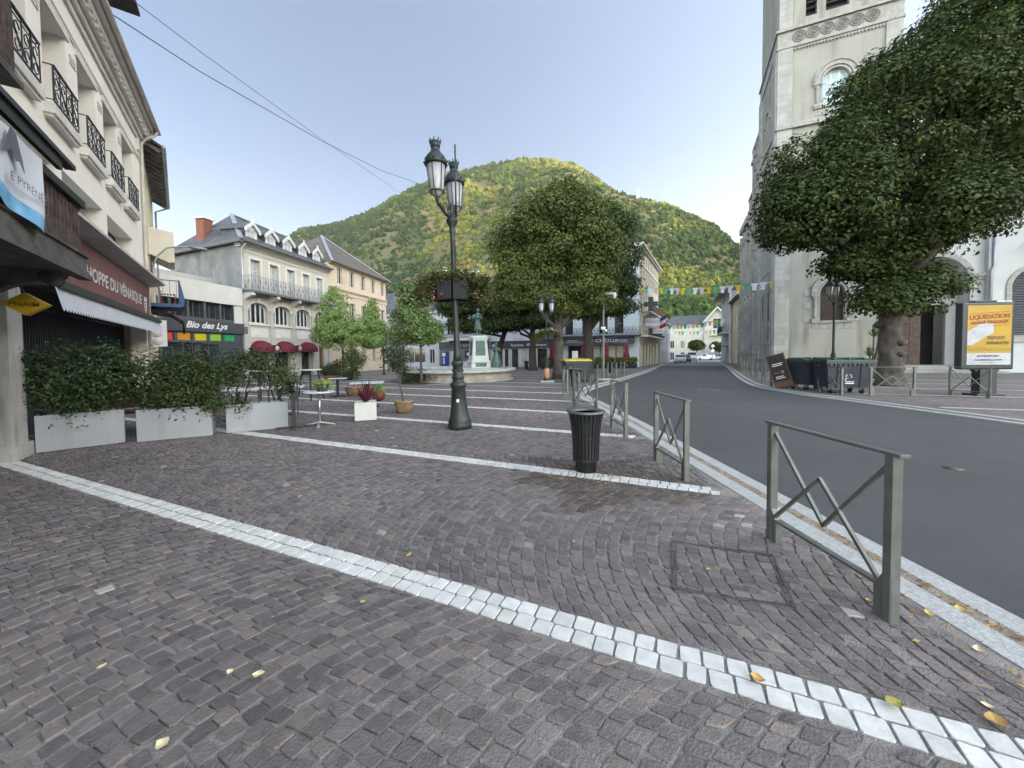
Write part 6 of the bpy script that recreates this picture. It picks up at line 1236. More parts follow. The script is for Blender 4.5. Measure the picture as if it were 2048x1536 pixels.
tb = G3(640, 851); pt_ = thing('flower_pot', 'dark green oval pot of yellow flowers on the small round table', 'plant pot', (tb[0]+.08, tb[1]-.02, .743)); b = MB(); b.lathe([(.11, 0), (.145, .13), (.155, .14), (.15, .155), (.12, .15)], 22, sq=.7); b.build('pot', M_dpot, pt_)
def high_table(label, loc, r=.36, h=1.06):
    t_ = thing('high_table', label, 'table', loc); b = MB(); b.lathe([(r-.01, h-.03), (r, h-.025), (r, h-.005), (r-.01, h)], 26); b.build('table_top', M_ttop, t_)
    for q in range(4): a = q*PI/2+.5; MB().tube([(.24*math.cos(a), .24*math.sin(a), h-.03), (.36*math.cos(a), .36*math.sin(a), .25), (.42*math.cos(a), .42*math.sin(a), 0)], [.03, .026, .016], 8).build('leg', M_blk, t_)
    b = MB(); b.tube([(.30*math.cos(q*PI/8), .30*math.sin(q*PI/8), .38) for q in range(17)], .01, 6); b.build('ring', M_blk, t_); return t_
high_table('tall round bar table with four splayed black legs', G3(622, 800)); high_table('second tall bar table seen behind the right planter shrubs', G3(520, 806))
t = thing('folding_table', 'folded flip top table with black column and tilted top beside the right planter', 'table', G3(588, 857), .5); b = MB(); b.bevbox(-.035, -.035, .03, .035, .035, .70, .006); b.build('column', M_blk, t); b = MB(); b.bar((-.02, -.32, .03), (-.02, .32, .03), .05, .04); b.bar((-.32, 0, .03), (.32, 0, .03), .05, .04); b.build('foot', M_blk, t); b = MB(); b.bevbox(.07, -.34, .28, .09, .34, 1.0, .006); b.box(.03, -.08, .58, .07, .08, .74); b.build('table_top', M_iron, t)
def cafe_table(label, loc, rz, w=.7, d=.7, h=.74):
    t_ = thing('cafe_table', label, 'table', loc, rz); b = MB(); b.bevbox(-w/2, -d/2, h-.025, w/2, d/2, h, .005); b.build('table_top', M_ttop, t_); b = MB(); b.bevbox(-.04, -.04, .04, .04, .04, h-.03, .006); b.box(-.16, -.16, h-.04, .16, .16, h-.026); b.build('column', M_blk, t_); b = MB(); b.bar((-.3, -.0, .03), (.3, .0, .03), .06, .04); b.bar((0, -.3, .032), (0, .3, .032), .06, .04); b.build('foot', M_blk, t_); return t_
cafe_table('white topped cafe table behind the right planter box', G3(560, 832), .4, 1.1); cafe_table('white cafe table behind the middle planter box', G3(478, 842), .3, .9); cafe_table('pale square cafe table behind the red leaved plant', G3(736, 815), .3, .9); cafe_table('small pale table farther back near the young trees', G3(676, 794), .2, .6, .4, .70)
M_wic = mat('brown_wicker', (.22, .10, .05), .75, var=.35, scale=30, bump=.6, bscale=80)
def wicker(label, loc, rz):
    t_ = thing('wicker_chair', label, 'chair', loc, rz, 'brown wicker chairs'); b = MB(); b.bevbox(-.22, -.22, .42, .22, .22, .46, .01); b.build('seat', M_wic, t_); b = MB(); b.bevbox(-.22, .19, .5, .22, .22, .88, .01); b.build('backrest', M_wic, t_)
    for x in (-.19, .19):
        for y in (-.19, .2): MB().tube([(x, y, .44 if y < 0 else .9), (x*1.1, y*1.1, 0)], .016, 7).build('leg', M_wic, t_)
    MB().tube([(-.23, .2, .66), (-.25, -.1, .66), (-.23, -.2, .44)], .014, 6).build('arm', M_wic, t_); MB().tube([(.23, .2, .66), (.25, -.1, .66), (.23, -.2, .44)], .014, 6).build('arm', M_wic, t_)
    return t_
wicker('brown wicker chair seen in the gap between left and middle planters', G3(257, 868), .6); wicker('brown wicker chair behind the left planter shrubs', G3(205, 862), -.3); wicker('brown wicker chair behind the middle planter shrubs', G3(330, 858), 2.0)
cb = gp(728, 841); cu = thing('cube_planter', 'white cube planter holding the red spiky plant', 'planter', (cb.x, cb.y+.12, zg(cb.y)), .35); b = MB(); hw = .235; b.bevbox(-hw, -hw, .02, hw, -hw+.02, .43, .005); b.bevbox(-hw, hw-.02, .02, hw, hw, .43, .005); b.bevbox(-hw, -hw+.02, .02, -hw+.02, hw-.02, .43, .004); b.bevbox(hw-.02, -hw+.02, .02, hw, hw-.02, .43, .004); b.build('box', M_wpaint, cu); b = MB(); b.box(-hw+.02, -hw+.02, .0, hw-.02, hw-.02, .37); b.build('soil', M_soil, cu)
M_terra = mat('ochre_ceramic', (.30, .20, .11), .5, var=.2, scale=5, stain=.3); M_redpot = mat('red_glazed', (.22, .06, .05), .4, var=.3, scale=8)
potp = [(.14, 0), (.19, .06), (.235, .2), (.24, .28), (.255, .29), (.255, .33), (.23, .335), (.21, .30)]
POT1 = gp(808, 826); pot('terracotta_pot', 'ochre terracotta pot holding the slim standard olive tree', (POT1.x, POT1.y, zg(POT1.y)), potp, M_terra)
POT2 = gp(708, 792); pot('terracotta_pot', 'ochre terracotta pot holding a small bushy tree by the tables', (POT2.x, POT2.y, zg(POT2.y)), [(r*1.25, z*1.1) for r, z in potp], M_terra)
POT3 = gp(757, 802); pot('red_pot', 'round red glazed pot with a small green plant', (POT3.x, POT3.y, zg(POT3.y)), [(.1, 0), (.19, .08), (.23, .2), (.2, .3), (.22, .33), (.19, .33)], M_redpot)
# ------------------------------------------------------------ fountain with its bronze figures
fc = (-3.55, 24.3); fz = zg(24.3); M_fst = mat('fountain_stone', (.36, .33, .28), .85, var=.15, scale=2, bump=.2, stain=.45, stain_col=(.14, .13, .11), stain_scale=1.5); M_fcap = mat('fountain_cap', (.42, .42, .40), .75, var=.1, scale=3, stain=.3)
ft = thing('fountain', 'wide round stone fountain basin in the middle of the square', 'fountain', (fc[0], fc[1], fz)); seg = 40
b = MB(); b.lathe([(3.62, -.1), (3.62, .12), (3.5, .16), (3.45, .56)], seg, sm=False); b.build('basin_wall', M_fst, ft); b = MB(); b.lathe([(3.75, .57), (3.78, .60), (3.78, .68), (3.72, .72), (3.3, .72), (3.3, .4)], seg, sm=False); b.f = b.f[:-1]; b.mi = b.mi[:-1]; b.sm = b.sm[:-1]; b.build('basin_rim', M_fcap, ft); b = MB(); b.lathe([(.01, .5), (3.31, .501)], seg); b.build('water', mat('fountain_water', (.03, .05, .045), .05, spec=.8, bump=.1, bscale=5), ft)
b = MB(); fx_, fy_ = 1.43, .1; b.box(fx_-1.5, fy_-.9, .4, fx_+1.6, fy_+.9, .75); b.build('plinth', M_fcap, ft)
pd = thing('monument_pedestal', 'tapering white stone pedestal with dark bronze plaques on the fountain', 'pedestal', (fc[0]+fx_, fc[1]+fy_, fz+.75), .35); M_pst = mat('pale_monument_stone', (.54, .55, .52), .8, var=.08, scale=2, stain=.35, stain_col=(.3, .32, .3)); M_brz = mat('verdigris_bronze', (.085, .15, .135), .55, .3, var=.35, scale=6, col2=(.04, .06, .055), stain=.3, stain_scale=4)
b = MB(); 
def frus(z0, z1, a, c): b.add([(-a, -a, z0), (a, -a, z0), (a, a, z0), (-a, a, z0), (-c, -c, z1), (c, -c, z1), (c, c, z1), (-c, c, z1)], [(0, 3, 2, 1), (4, 5, 6, 7), (0, 1, 5, 4), (1, 2, 6, 5), (2, 3, 7, 6), (3, 0, 4, 7)])
frus(0, .35, .62, .60); frus(.35, .42, .66, .60); frus(.42, 1.75, .53, .44); frus(1.75, 1.9, .47, .49); frus(1.9, 2.0, .49, .40); b.build('shaft', M_pst, pd)
for r_ in range(4):
    b = MB(); b.add([(-.33, -.52, .5), (.33, -.52, .5), (.29, -.462, 1.68), (-.29, -.462, 1.68)], [(0, 1, 2, 3)]); b.rot(Matrix.Rotation(r_*PI/2, 4, 'Z')); b.build('plaque', M_brz, pd)
b = MB(); b.quad((-.35, -.625, .06), (.35, -.625, .06), (.35, -.618, .3), (-.35, -.618, .3)); b.build('plaque', M_brz, pd)
def statue(label, loc, rz, woman=False, sc=1.0):
    b = MB()
    if woman:
        b.lathe([(.36, 0), (.34, .25), (.27, .6), (.19, .92), (.15, 1.02), (.17, 1.15), (.185, 1.28), (.13, 1.38), (.06, 1.43), (.055, 1.48)], 18, sq=.8)
        for q in range(10): a = 2*PI*q/10; b.tube([(.14*math.cos(a), .11*math.sin(a), 1.0), (.27*math.cos(a), .22*math.sin(a), .5), (.36*math.cos(a), .29*math.sin(a), .02)], [.02, .035, .05], 6)
        b.tube([(-.18, 0, 1.32), (-.27, -.1, 1.12), (-.12, -.26, 1.22), (-.02, -.22, 1.4)], [.055, .05, .04, .035], 8); b.tube([(.18, 0, 1.32), (.26, -.08, 1.1), (.08, -.24, 1.15)], [.055, .05, .035], 8)
        b.lathe([(.03, 1.46), (.08, 1.5), (.095, 1.57), (.085, 1.65), (.03, 1.69)], 14, (-.02, -.04, 0)); b.lathe([(.03, 1.5), (.1, 1.56), (.09, 1.66), (.02, 1.72)], 10, (-.02, .03, 0))
    else:
        b.lathe([(.26, .35), (.25, .6), (.21, .9), (.19, 1.05), (.22, 1.25), (.24, 1.38), (.17, 1.47), (.07, 1.52), (.06, 1.57)], 18, sq=.7)
        for s_ in (-1, 1): b.tube([(s_*.1, 0, .45), (s_*.11, -.02, .2), (s_*.11, .0, .06)], [.09, .07, .06], 8); b.tube([(s_*.11, .04, .04), (s_*.12, -.16, .03)], [.05, .035], 8)
        b.tube([(-.22, 0, 1.40), (-.30, -.06, 1.16), (-.10, -.22, 1.18), (.08, -.2, 1.22)], [.07, .065, .05, .04], 8); b.tube([(.22, 0, 1.40), (.30, -.06, 1.14), (.12, -.21, 1.12), (-.06, -.2, 1.16)], [.07, .065, .05, .04], 8)
        for q in range(8): a = 2*PI*q/8+.3; b.tube([(.2*math.cos(a), .14*math.sin(a), .95), (.25*math.cos(a), .18*math.sin(a), .5), (.29*math.cos(a), .2*math.sin(a), .3)], [.015, .03, .035], 6)
        b.lathe([(.05, 1.54), (.085, 1.6), (.10, 1.68), (.095, 1.76), (.04, 1.82)], 14, (0, -.03, 0)); b.lathe([(.04, 1.66), (.112, 1.72), (.11, 1.78), (.03, 1.85)], 10, (0, .02, 0)); b.tube([(0, -.12, 1.69), (0, -.15, 1.66)], [.02, .018], 6); b.box(-.28, -.26, -.06, .28, .26, .05)
    o_ = b.build('statue', M_brz); md = o_.modifiers.new('r', 'REMESH'); md.mode = 'VOXEL'; md.voxel_size = .022
    bpy.context.view_layer.update(); me = bpy.data.meshes.new_from_object(o_.evaluated_get(bpy.context.evaluated_depsgraph_get())); o_.modifiers.clear(); o_.data = me
    for p_ in me.polygons: p_.use_smooth = True
    if not me.materials: me.materials.append(M_brz)
    o_.location = loc; o_.rotation_euler = (0, 0, rz); o_.scale = (sc,)*3; return tag(o_, label, 'statue')
statue('bronze statue of a man in a long coat on the tall pedestal', (fc[0]+fx_, fc[1]+fy_, fz+2.80), .5, False, .92); wp = at(993, 733, 24.0); statue('bronze statue of a woman in a long skirt beside the pedestal', (wp.x, wp.y, fz+.75), .3, True, .92)
# terrace of the corner hotel: closed parasols, planters, menu stand
M_wine = mat('wine_red_cloth', (.16, .015, .03), .8, var=.15, scale=8)
for u, lab in ((1212, 'closed wine red parasol behind the camera pole'), (1253, 'closed wine red parasol at the right end of the hotel terrace'), (1166, 'closed wine red parasol left of the dark tree trunk'), (1104, 'closed wine red parasol behind the orange sleeved lamp')):
    p = at(u, 700, 42.5); t = thing('parasol', lab, 'parasol', (p.x, p.y, zg(p.y)), group='closed wine red parasols'); b = MB(); b.lathe([(.03, 0), (.03, 2.9)], 8); b.lathe([(.35, 0), (.35, .08)], 12); b.build('pole', M_iron, t); b = MB(); b.lathe([(.10, .9), (.40, 1.0), (.30, 1.5), (.22, 1.9), (.26, 2.1), (.17, 2.6), (.03, 2.85)], 12); b.build('canopy', M_wine, t)
p = at(1150, 730, 40); t = thing('menu_stand', 'white menu sheet on a stand before the hotel bar', 'menu stand', (p.x, p.y, zg(p.y)), 0); b = MB(); b.bar((0, 0, 0), (0, 0, 1.1), .05); b.box(-.3, -.2, 0, .3, .2, .05); b.build('stand', M_iron, t); b = MB(); b.box(-.3, -.06, 1.05, .3, -.03, 1.9); b.build('sheet', M_let, t)
# ------------------------------------------------------------ flush things in the paving
cvp = [gp(*q) for q in ((1345, 1085), (1545, 1112), (1590, 1220), (1345, 1180))]; t = thing('access_cover', 'square steel framed access cover set with cobbles beside the near barrier', 'access cover', (cvp[0].x, cvp[0].y, 0)); M_rust = mat('dull_steel', (.12, .105, .10), .6, .4, var=.25, scale=20)
b = MB(); o_ = cvp[0]
for i in range(4): p, q = cvp[i]-o_, cvp[(i+1) % 4]-o_; b.bar((p.x, p.y, .0075), (q.x, q.y, .0075), .018, .008)
b.build('frame', M_rust, t); b = MB()
for i in range(4): p, q = (cvp[i]-o_), (cvp[(i+1) % 4]-o_); c_ = sum(((c-o_) for c in cvp), Vector())/4; p = p+(c_-p)*.07; q = q+(c_-q)*.07; b.bar((p.x, p.y, .0070), (q.x, q.y, .0070), .010, .008)
b.build('inner_frame', M_rust, t)
rp = gp(832, 1087); b = MB(); n = 26
for i in range(n):
    a0, a1 = .4+5.3*i/n, .4+5.3*(i+1)/n; w0 = .007+.005*math.sin(i*1.7)
    b.quad(*[(rp.x+r*math.cos(a), rp.y+r*math.sin(a), .0105+.0008*math.sin(i)) for r, a in ((.105-w0, a0), (.105+w0, a0), (.105+w0, a1), (.105-w0, a1))])
tag(b.build('paint_ring', mat('worn_blue_paint', (.17, .25, .33), .8, var=.3, scale=40)), 'faint blue paint ring sprayed on the cobbles', 'paint mark')
for (u, v), lab in (((1418, 777), 'round manhole cover with pale rim in the middle of the road'), ((1907, 935), 'small dark round valve cover in the asphalt near the barrier')):
    p = gp(u, v); t = thing('manhole_cover', lab, 'manhole cover', (p.x*1.03 if u > 1800 else p.x, p.y*1.03 if u > 1800 else p.y, zg(p.y)-.058)); r = .38 if u < 1800 else .11; b = MB(); b.lathe([(r*.9, 0), (r*.9, .004)], 24); b.build('lid', M_rust, t); b = MB(); b.lathe([(r, 0), (r, .003), (r*.9, .003), (r*.9, 0)], 24); b.f = b.f[:-2]; b.mi = b.mi[:-2]; b.sm = b.sm[:-2]; b.build('rim', mat('pale_rim', (.3, .3, .3), .7) if u < 1800 else M_rust, t)
# ------------------------------------------------------------ foliage
def leaf_mat(name, trans=.25, rough=.55): return mat(name, (1, 1, 1), rough, var=.06, scale=2, attr='tone', trans=trans, spec=.15)
M_leaf = leaf_mat('leaves'); M_gloss = leaf_mat('glossy_leaves', .15, .35)
M_barkd = mat('dark_bark', (.06, .05, .043), .95, var=.3, scale=4, bump=1.0, bscale=14, col2=(.04, .033, .03)); M_barkg = mat('grey_bark', (.10, .085, .073), .95, var=.25, scale=3, bump=1.0, bscale=12, col2=(.045, .038, .033))
def leaves(name, parent, P, size, cols, m, seed, nrm=None, aspect=1.9, upbias=.5, tonevar=.12, droop=0.0):
    """P (n,3) leaf positions -> one mesh of pointed four-corner leaves folded on the midrib"""
    r = np.random.RandomState(seed); n = len(P); N = r.normal(0, 1, (n, 3)); N[:, 2] = np.abs(N[:, 2])+upbias
    if nrm is not None: N = N+nrm*1.2
    N /= np.linalg.norm(N, axis=1, keepdims=True); D = r.normal(0, 1, (n, 3)); D[:, 2] -= droop; D -= (D*N).sum(1, keepdims=True)*N; D /= np.linalg.norm(D, axis=1, keepdims=True); S = np.cross(N, D)
    s = size*r.uniform(.6, 1.25, (n, 1)); L_, W_ = D*s*.5, S*s*.5/aspect
    V = np.empty((n, 4, 3)); V[:, 0] = P-L_; V[:, 1] = P+W_-N*s*.06-L_*.15; V[:, 2] = P+L_-N*s*.12; V[:, 3] = P-W_-N*s*.06-L_*.15
    c = np.array(cols)[r.randint(0, len(cols), n)]*r.normal(1, tonevar, (n, 1)).clip(.55, 1.6)
    return npmesh(name, V.reshape(-1, 3), np.arange(n*4).reshape(-1, 4), m, parent, attr=c)
def crown_points(r, blobs, nclump, per, csize, shell=.55, zmin=None):
    """leaf positions gathered in sprays round points in the outer part of a set of ellipsoids"""
    W_ = np.array([b[3]*b[4]*b[5] for b in blobs])**.67; W_ /= W_.sum(); out = []; nr_ = []
    for k in range(nclump):
        b = blobs[r.choice(len(blobs), p=W_)]; d = r.normal(0, 1, 3); d /= np.linalg.norm(d); rad = (shell+(1-shell)*r.rand()**.6)*(1+.10*r.normal())
        c = np.array(b[:3])+d*np.array(b[3:6])*rad
        if zmin is not None and c[2] < zmin: continue
        m_ = int(per*r.uniform(.5, 1.5)); sp = csize*r.uniform(.6, 1.4); q = r.normal(0, 1, (m_, 3)).clip(-1.5, 1.5)*np.array([1, 1, .6])*sp; t_ = np.abs(q[:, :2]).sum(1); q[:, 2] -= t_*.28
        out.append(c+q); nr_.append(np.repeat(d[None], m_, 0))
    return np.concatenate(out), np.concatenate(nr_)
def boughs(r, blobs, nb, per, rb, leaf):
    """leaves carried on the outside of many overlapping boughs: each bough is a drooping, flattened spray with its own shaded underside"""
    W_ = np.array([b[3]*b[4]*b[5] for b in blobs])**.6; W_ /= W_.sum(); out = []; nr_ = []
    for k in range(nb):
        b = blobs[r.choice(len(blobs), p=W_)]; d = r.normal(0, 1, 3); d /= np.linalg.norm(d); R3 = np.array(b[3:6]); s = rb*r.uniform(.55, 1.35)
        c = np.array(b[:3])+d*np.maximum(R3-s*.75, .1)*(.35+.65*r.rand()**.45)
        m_ = int(per*(s/rb)**2*r.uniform(.7, 1.2)); e = r.normal(0, 1, (m_, 3)); e[:, 2] += .35; e += d*.55; e /= np.linalg.norm(e, axis=1, keepdims=True)
        lump = 1+.22*np.sin(e[:, :1]*5+k)*np.cos(e[:, 1:2]*5+2*k); rad = s*lump*(1-.5*r.rand(m_, 1)**2.2); q = e*rad*np.array([1, 1, .62]); q[:, 2] -= (np.abs(q[:, :2])**2).sum(1)*.22/s
        out.append(c+q); nr_.append(e)
    return np.concatenate(out), np.concatenate(nr_)
def limb(b, r, p, q, r0, r1, n=5, wob=.08):
    p, q = Vector(p), Vector(q); L_ = (q-p).length; pts = [p.lerp(q, i/n)+Vector((r.normal(0, wob*L_*.3), r.normal(0, wob*L_*.3), 0))*(0 if i in (0, n) else 1) for i in range(n+1)]
    b.tube([v[:] for v in pts], [r0+(r1-r0)*i/n for i in range(n+1)], 8); return pts
def tree(name, label, loc, blobs, th, tr, cols, leaf, nclump, per, csize, seed, bark=None, group=None, lean=(0, 0), m=None, shell=.5, knots=0, limbs=7, aspect=1.6, fork=None, zmin=None, cat='tree', aim=None):
    r = np.random.RandomState(seed); t = thing(name, label, cat, loc, group=group); b = MB(); top = (lean[0], lean[1], th)
    nr_ = 44 if knots else 8; pts = [Vector((lean[0]*(i/8)**1.3, lean[1]*(i/8)**1.3, th*i/8)) for i in range(9)]; ps = [Vector((lean[0]*(i/nr_)**1.3, lean[1]*(i/nr_)**1.3, th*i/nr_)) for i in range(nr_+1)]
    seg = 30 if knots else 16; ring0 = len(b.v); b.tube([p[:] for p in ps], [tr*(1.0-.035*8*i/nr_+.45*math.exp(-i/nr_*14)) for i in range(nr_+1)], seg)
    if knots:
        for i in range(ring0, len(b.v)):
            v = Vector(b.v[i]); a_ = math.atan2(v.y, v.x); k_ = 1+.06*math.sin(v.z*5+a_*2)+.045*math.sin(v.z*11+3*a_+1)+.04*math.sin(v.z*23-5*a_)+.035*math.sin(9*a_+v.z*3)+r.normal(0, .02); b.v[i] = (v.x*k_, v.y*k_, v.z)
        for q in range(knots): a, z = r.uniform(0, 6.28), r.uniform(.1, th*.85); bmx = bmesh.new(); bmesh.ops.create_icosphere(bmx, subdivisions=2, radius=tr*r.uniform(.3, .6)); [setattr(v, 'co', Vector((v.co.x, v.co.y, v.co.z*.6))*(1+.15*math.sin(v.co.x*30+v.co.z*23))+Vector((tr*.85*math.cos(a), tr*.85*math.sin(a), z))) for v in bmx.verts]; b.bm(bmx, 0, True)
    for q in range(limbs):
        bl_ = blobs[q % len(blobs)]; d = r.normal(0, 1, 3); d /= np.linalg.norm(d); e = np.array(bl_[:3])+d*np.array(bl_[3:6])*.55; s0 = pts[r.randint(6, 9)]
        pp = limb(b, r, s0[:], e, tr*.42, tr*.10, 5, .12); mid = pp[3]; d2 = r.normal(0, 1, 3); limb(b, r, mid[:], np.array(mid)+d2*np.array(bl_[3:6])*.35, tr*.2, tr*.05, 3, .1)
    b.build('trunk', bark or M_barkd, t); P, Nn = boughs(r, blobs, nclump, per, csize, leaf); leaves('crown', t, P, leaf, cols, m or M_leaf, seed+1, Nn*2.0, aspect, .7); return t
LIND = [(.06, .09, .028), (.05, .075, .025), (.08, .11, .033), (.04, .06, .02)]; LINDY = [(.118, .148, .040), (.095, .125, .036), (.14, .165, .046), (.078, .105, .032)]; DARKG = [(.040, .062, .020), (.055, .08, .024), (.03, .048, .016), (.085, .11, .03)]; FRESH = [(.27, .38, .11), (.21, .32, .09), (.34, .43, .14), (.17, .27, .08)]; MIDG = [(.17, .25, .09), (.13, .20, .075), (.22, .29, .10)]
def tl(u, v): p = gp(u, v); return (p.x, p.y, zg(p.y))
# big tree in front of the church: the crown is built where it spreads, out over the pavement to the left and right
b0 = Vector(tl(1780, 771))
def rel(base, u, v, Y): q = at(u, v, Y)-Vector(base); return (q.x, q.y, q.z)
bb = []
for (u, v, dy, rx, ry, rz) in ((1690, 360, 0, 3.3, 3.2, 3.6), (1610, 420, -.3, 2.0, 2.2, 2.0), (1800, 240, .3, 3.4, 3.4, 4.2), (1930, 130, .3, 3.0, 3.2, 4.5), (1980, 300, 0, 3.4, 3.2, 3.6), (2110, 200, .5, 3.6, 3.2, 5.0), (1840, 430, -.5, 3.4, 3.0, 2.0), (1960, 90, 1.5, 2.8, 3, 3.5)):
    bb.append((*rel(b0, u, v, b0.y+dy), rx, ry, rz))
low = [(*rel(b0, 1790, 590, b0.y-.3), 1.9, 1.6, 1.15), (*rel(b0, 1850, 560, b0.y-.4), 1.5, 1.4, 1.0), (*rel(b0, 1740, 520, b0.y), 2.0, 1.8, 1.0)]
tree('linden_tree', 'huge dark linden with knobbly grey trunk in front of the church', b0, bb+low, 4.6, .42, DARKG, .17, 560, 330, 1.05, 301, M_barkg, lean=(-.1, 0), knots=7, limbs=16, shell=.45)
# row of lindens across the square
b1 = Vector(tl(1117, 758)); bl1 = [(*rel(b1, u, v, b1.y+dy), rx, ry, rz) for (u, v, dy, rx, ry, rz) in ((1120, 470, 0, 3.4, 3.2, 3.3), (1050, 500, 0, 2.5, 2.5, 2.5), (1185, 500, .4, 2.4, 2.5, 2.7), (1130, 420, 0, 2.5, 2.5, 2.2), (1040, 560, -.3, 1.9, 2, 1.0), (1160, 570, 0, 2.2, 2.2, 1.2), (1095, 595, -.4, 2.2, 2.2, .9), (1030, 590, .2, 1.5, 1.8, .8), (1185, 600, .3, 1.7, 1.8, .8), (1125, 615, .6, 1.5, 1.8, .6))]
tree('linden_tree', 'largest round linden in mid square with thick brown trunk', b1, bl1, 4.0, .33, LINDY, .17, 440, 240, .95, 311, M_barkg, group='lindens in a row on the square', limbs=12)
b2 = Vector(tl(1176, 747)); bl2 = [(*rel(b2, u, v, b2.y), rx, 3, rz) for (u, v, rx, rz) in ((1225, 500, 2.6, 3.6), (1190, 560, 3.6, 1.6), (1210, 450, 2.2, 2.0), (1235, 570, 2.0, 1.6), (1165, 615, 2.4, 1.2), (1225, 610, 2.2, 1.0))]
tree('linden_tree', 'dark green linden directly behind the largest one, by the camera pole', b2, bl2, 4.3, .42, LIND, .20, 330, 150, 1.0, 321, M_barkd, group='lindens in a row on the square', limbs=9)
b3 = Vector(tl(1066, 741)); bl3 = [(*rel(b3, u, v, b3.y), rx, 3, rz) for (u, v, rx, rz) in ((1060, 600, 3.4, 1.9), (1020, 610, 2.6, 1.6), (1090, 590, 2.6, 1.7), (1065, 640, 3.0, 1.1), (1030, 645, 2.2, .9))]
tree('linden_tree', 'shaded linden with slim straight trunk before the bank', b3, bl3, 4.0, .36, DARKG, .22, 230, 130, .95, 331, M_barkd, group='lindens in a row on the square')
b4 = Vector(tl(990, 740)); bl4 = [(*rel(b4, u, v, b4.y), rx, 3, rz) for (u, v, rx, rz) in ((960, 600, 3.8, 2.2), (1000, 620, 3.0, 1.6), (915, 610, 2.6, 1.8), (985, 650, 3.2, 1.0), (930, 650, 2.4, 1.0))]
tree('linden_tree', 'dark linden with a leaning trunk behind the statue', b4, bl4, 4.6, .32, DARKG, .22, 260, 130, .95, 341, M_barkd, group='lindens in a row on the square', lean=(1.3, 0))
# young trees on the left
def young(label, u, v, cu, cv, hw, hh, cols, seed, tr=.07, th=None):
    b_ = Vector(tl(u, v)); Y = b_.y; k = Y/F; c = rel(b_, cu, cv, Y); W_, H_ = hw*k, hh*k
    bl_ = [(c[0], c[1], c[2]-H_*.25, W_*.95, W_*.9, H_*.62), (c[0]-W_*.15, c[1], c[2]+H_*.3, W_*.6, W_*.6, H_*.65), (c[0]+W_*.35, c[1], c[2]-H_*.4, W_*.65, W_*.6, H_*.4), (c[0]-W_*.45, c[1], c[2]-H_*.45, W_*.55, W_*.55, H_*.4)]
    return tree('young_tree', label, b_, bl_, max(c[2]-H_*.5, .8), tr, cols, .135, 190, 110, .48, seed, M_barkg, 'young trees on the left of the square', limbs=8, shell=.35)
young('bright fresh green young tree before the white house with red awnings', 687, 752, 682, 638, 58, 76, FRESH, 401, .09); young('small light green young tree in the middle of the young trees', 768, 750, 748, 650, 30, 60, FRESH, 411, .08); young('mid green young tree with pointed top beside the tall lamp', 843, 768, 832, 628, 62, 80, MIDG, 421, .07)
# small potted standards
def standard(label, pt, cu, cv, hw, hh, trunk_top, cols, seed, z0=.3):
    b_ = Vector((pt.x, pt.y, zg(pt.y)+z0)); Y = pt.y; k = Y/F; c = rel(b_, cu, cv, Y); lt_ = rel(b_, *trunk_top, Y); t = thing('potted_tree', label, 'potted tree', b_); r = np.random.RandomState(seed); b = MB(); limb(b, r, (0, 0, -.05), lt_, .028, .022, 6, .04)
    for q in range(9): d = r.normal(0, 1, 3); limb(b, r, lt_, (c[0]+d[0]*hw*k*.5, c[1]+d[1]*hw*k*.5, c[2]+d[2]*hh*k*.5), .012, .005, 3, .1)
    b.build('trunk', M_barkg, t); P, Nn = crown_points(r, [(*c, hw*k, hw*k, hh*k)], 260, 12, .07, .3); leaves('crown', t, P, .075, cols, M_leaf, seed+1, Nn, 2.6); return t
standard('slim standard olive tree in the ochre pot, grey green crown', POT1, 793, 708, 30, 34, (794, 738), [(.075, .095, .05), (.06, .08, .04), (.10, .12, .065)], 431); standard('small bushy potted tree behind the red spiky plant', POT2, 708, 716, 22, 24, (709, 742), [(.08, .12, .035), (.06, .095, .03)], 441)
# shrubs in the three planter boxes
SHR = [(.040, .072, .026), (.055, .092, .032), (.03, .055, .022), (.075, .115, .04), (.05, .08, .035)]; SHR2 = SHR+[(.10, .085, .035), (.075, .11, .03)]
def shrub(label, k, blobs, n, cols, seed):
    p, rz, L_, hh = PL[k]; t = thing('planter_shrub', label, 'shrub', (p.x, p.y, hh-.08), rz, 'evergreen shrubs in the planter boxes'); r = np.random.RandomState(seed); b = MB()
    for q in range(9):
        bl_ = blobs[q % len(blobs)]; x0 = np.clip(bl_[0]+r.normal(0, .12), .08, L_-.08); e = np.array(bl_[:3])+r.normal(0, .35, 3)*np.array(bl_[3:6]); pp = limb(b, r, (x0, .18, 0), e, .014, .005, 5, .12); limb(b, r, pp[2][:], e+r.normal(0, .15, 3), .008, .004, 3, .1)
    b.build('stems', M_barkg, t); P, Nn = crown_points(r, blobs, n, 14, .085, .2); leaves('foliage', t, P, .066, cols, M_gloss, seed+1, Nn, 2.4, .3, .22); return t
shrub('broad dark evergreen shrub in the left planter box', 0, [(.2, .18, .70, .55, .42, .58), (.75, .2, .80, .50, .42, .62), (-.2, .2, .85, .38, .35, .36), (.5, .15, .32, .5, .34, .34), (1.0, .25, .6, .3, .35, .55)], 900, SHR, 501)
shrub('dense evergreen shrub in the middle planter box', 1, [(.25, .2, .70, .42, .4, .56), (.75, .2, .74, .42, .4, .60), (.5, .18, .3, .45, .34, .3), (1.0, .2, .52, .32, .35, .52), (1.05, .1, .1, .22, .28, .2)], 840, SHR2, 511)
shrub('open twiggy evergreen shrub with reddish tips in the right planter box', 2, [(.1, .18, .80, .30, .34, .40), (.75, .2, .82, .42, .38, .44), (.2, .1, .1, .2, .26, .2), (1.05, .2, .5, .24, .3, .3), (.4, .2, 1.0, .3, .3, .24)], 400, SHR2, 521)
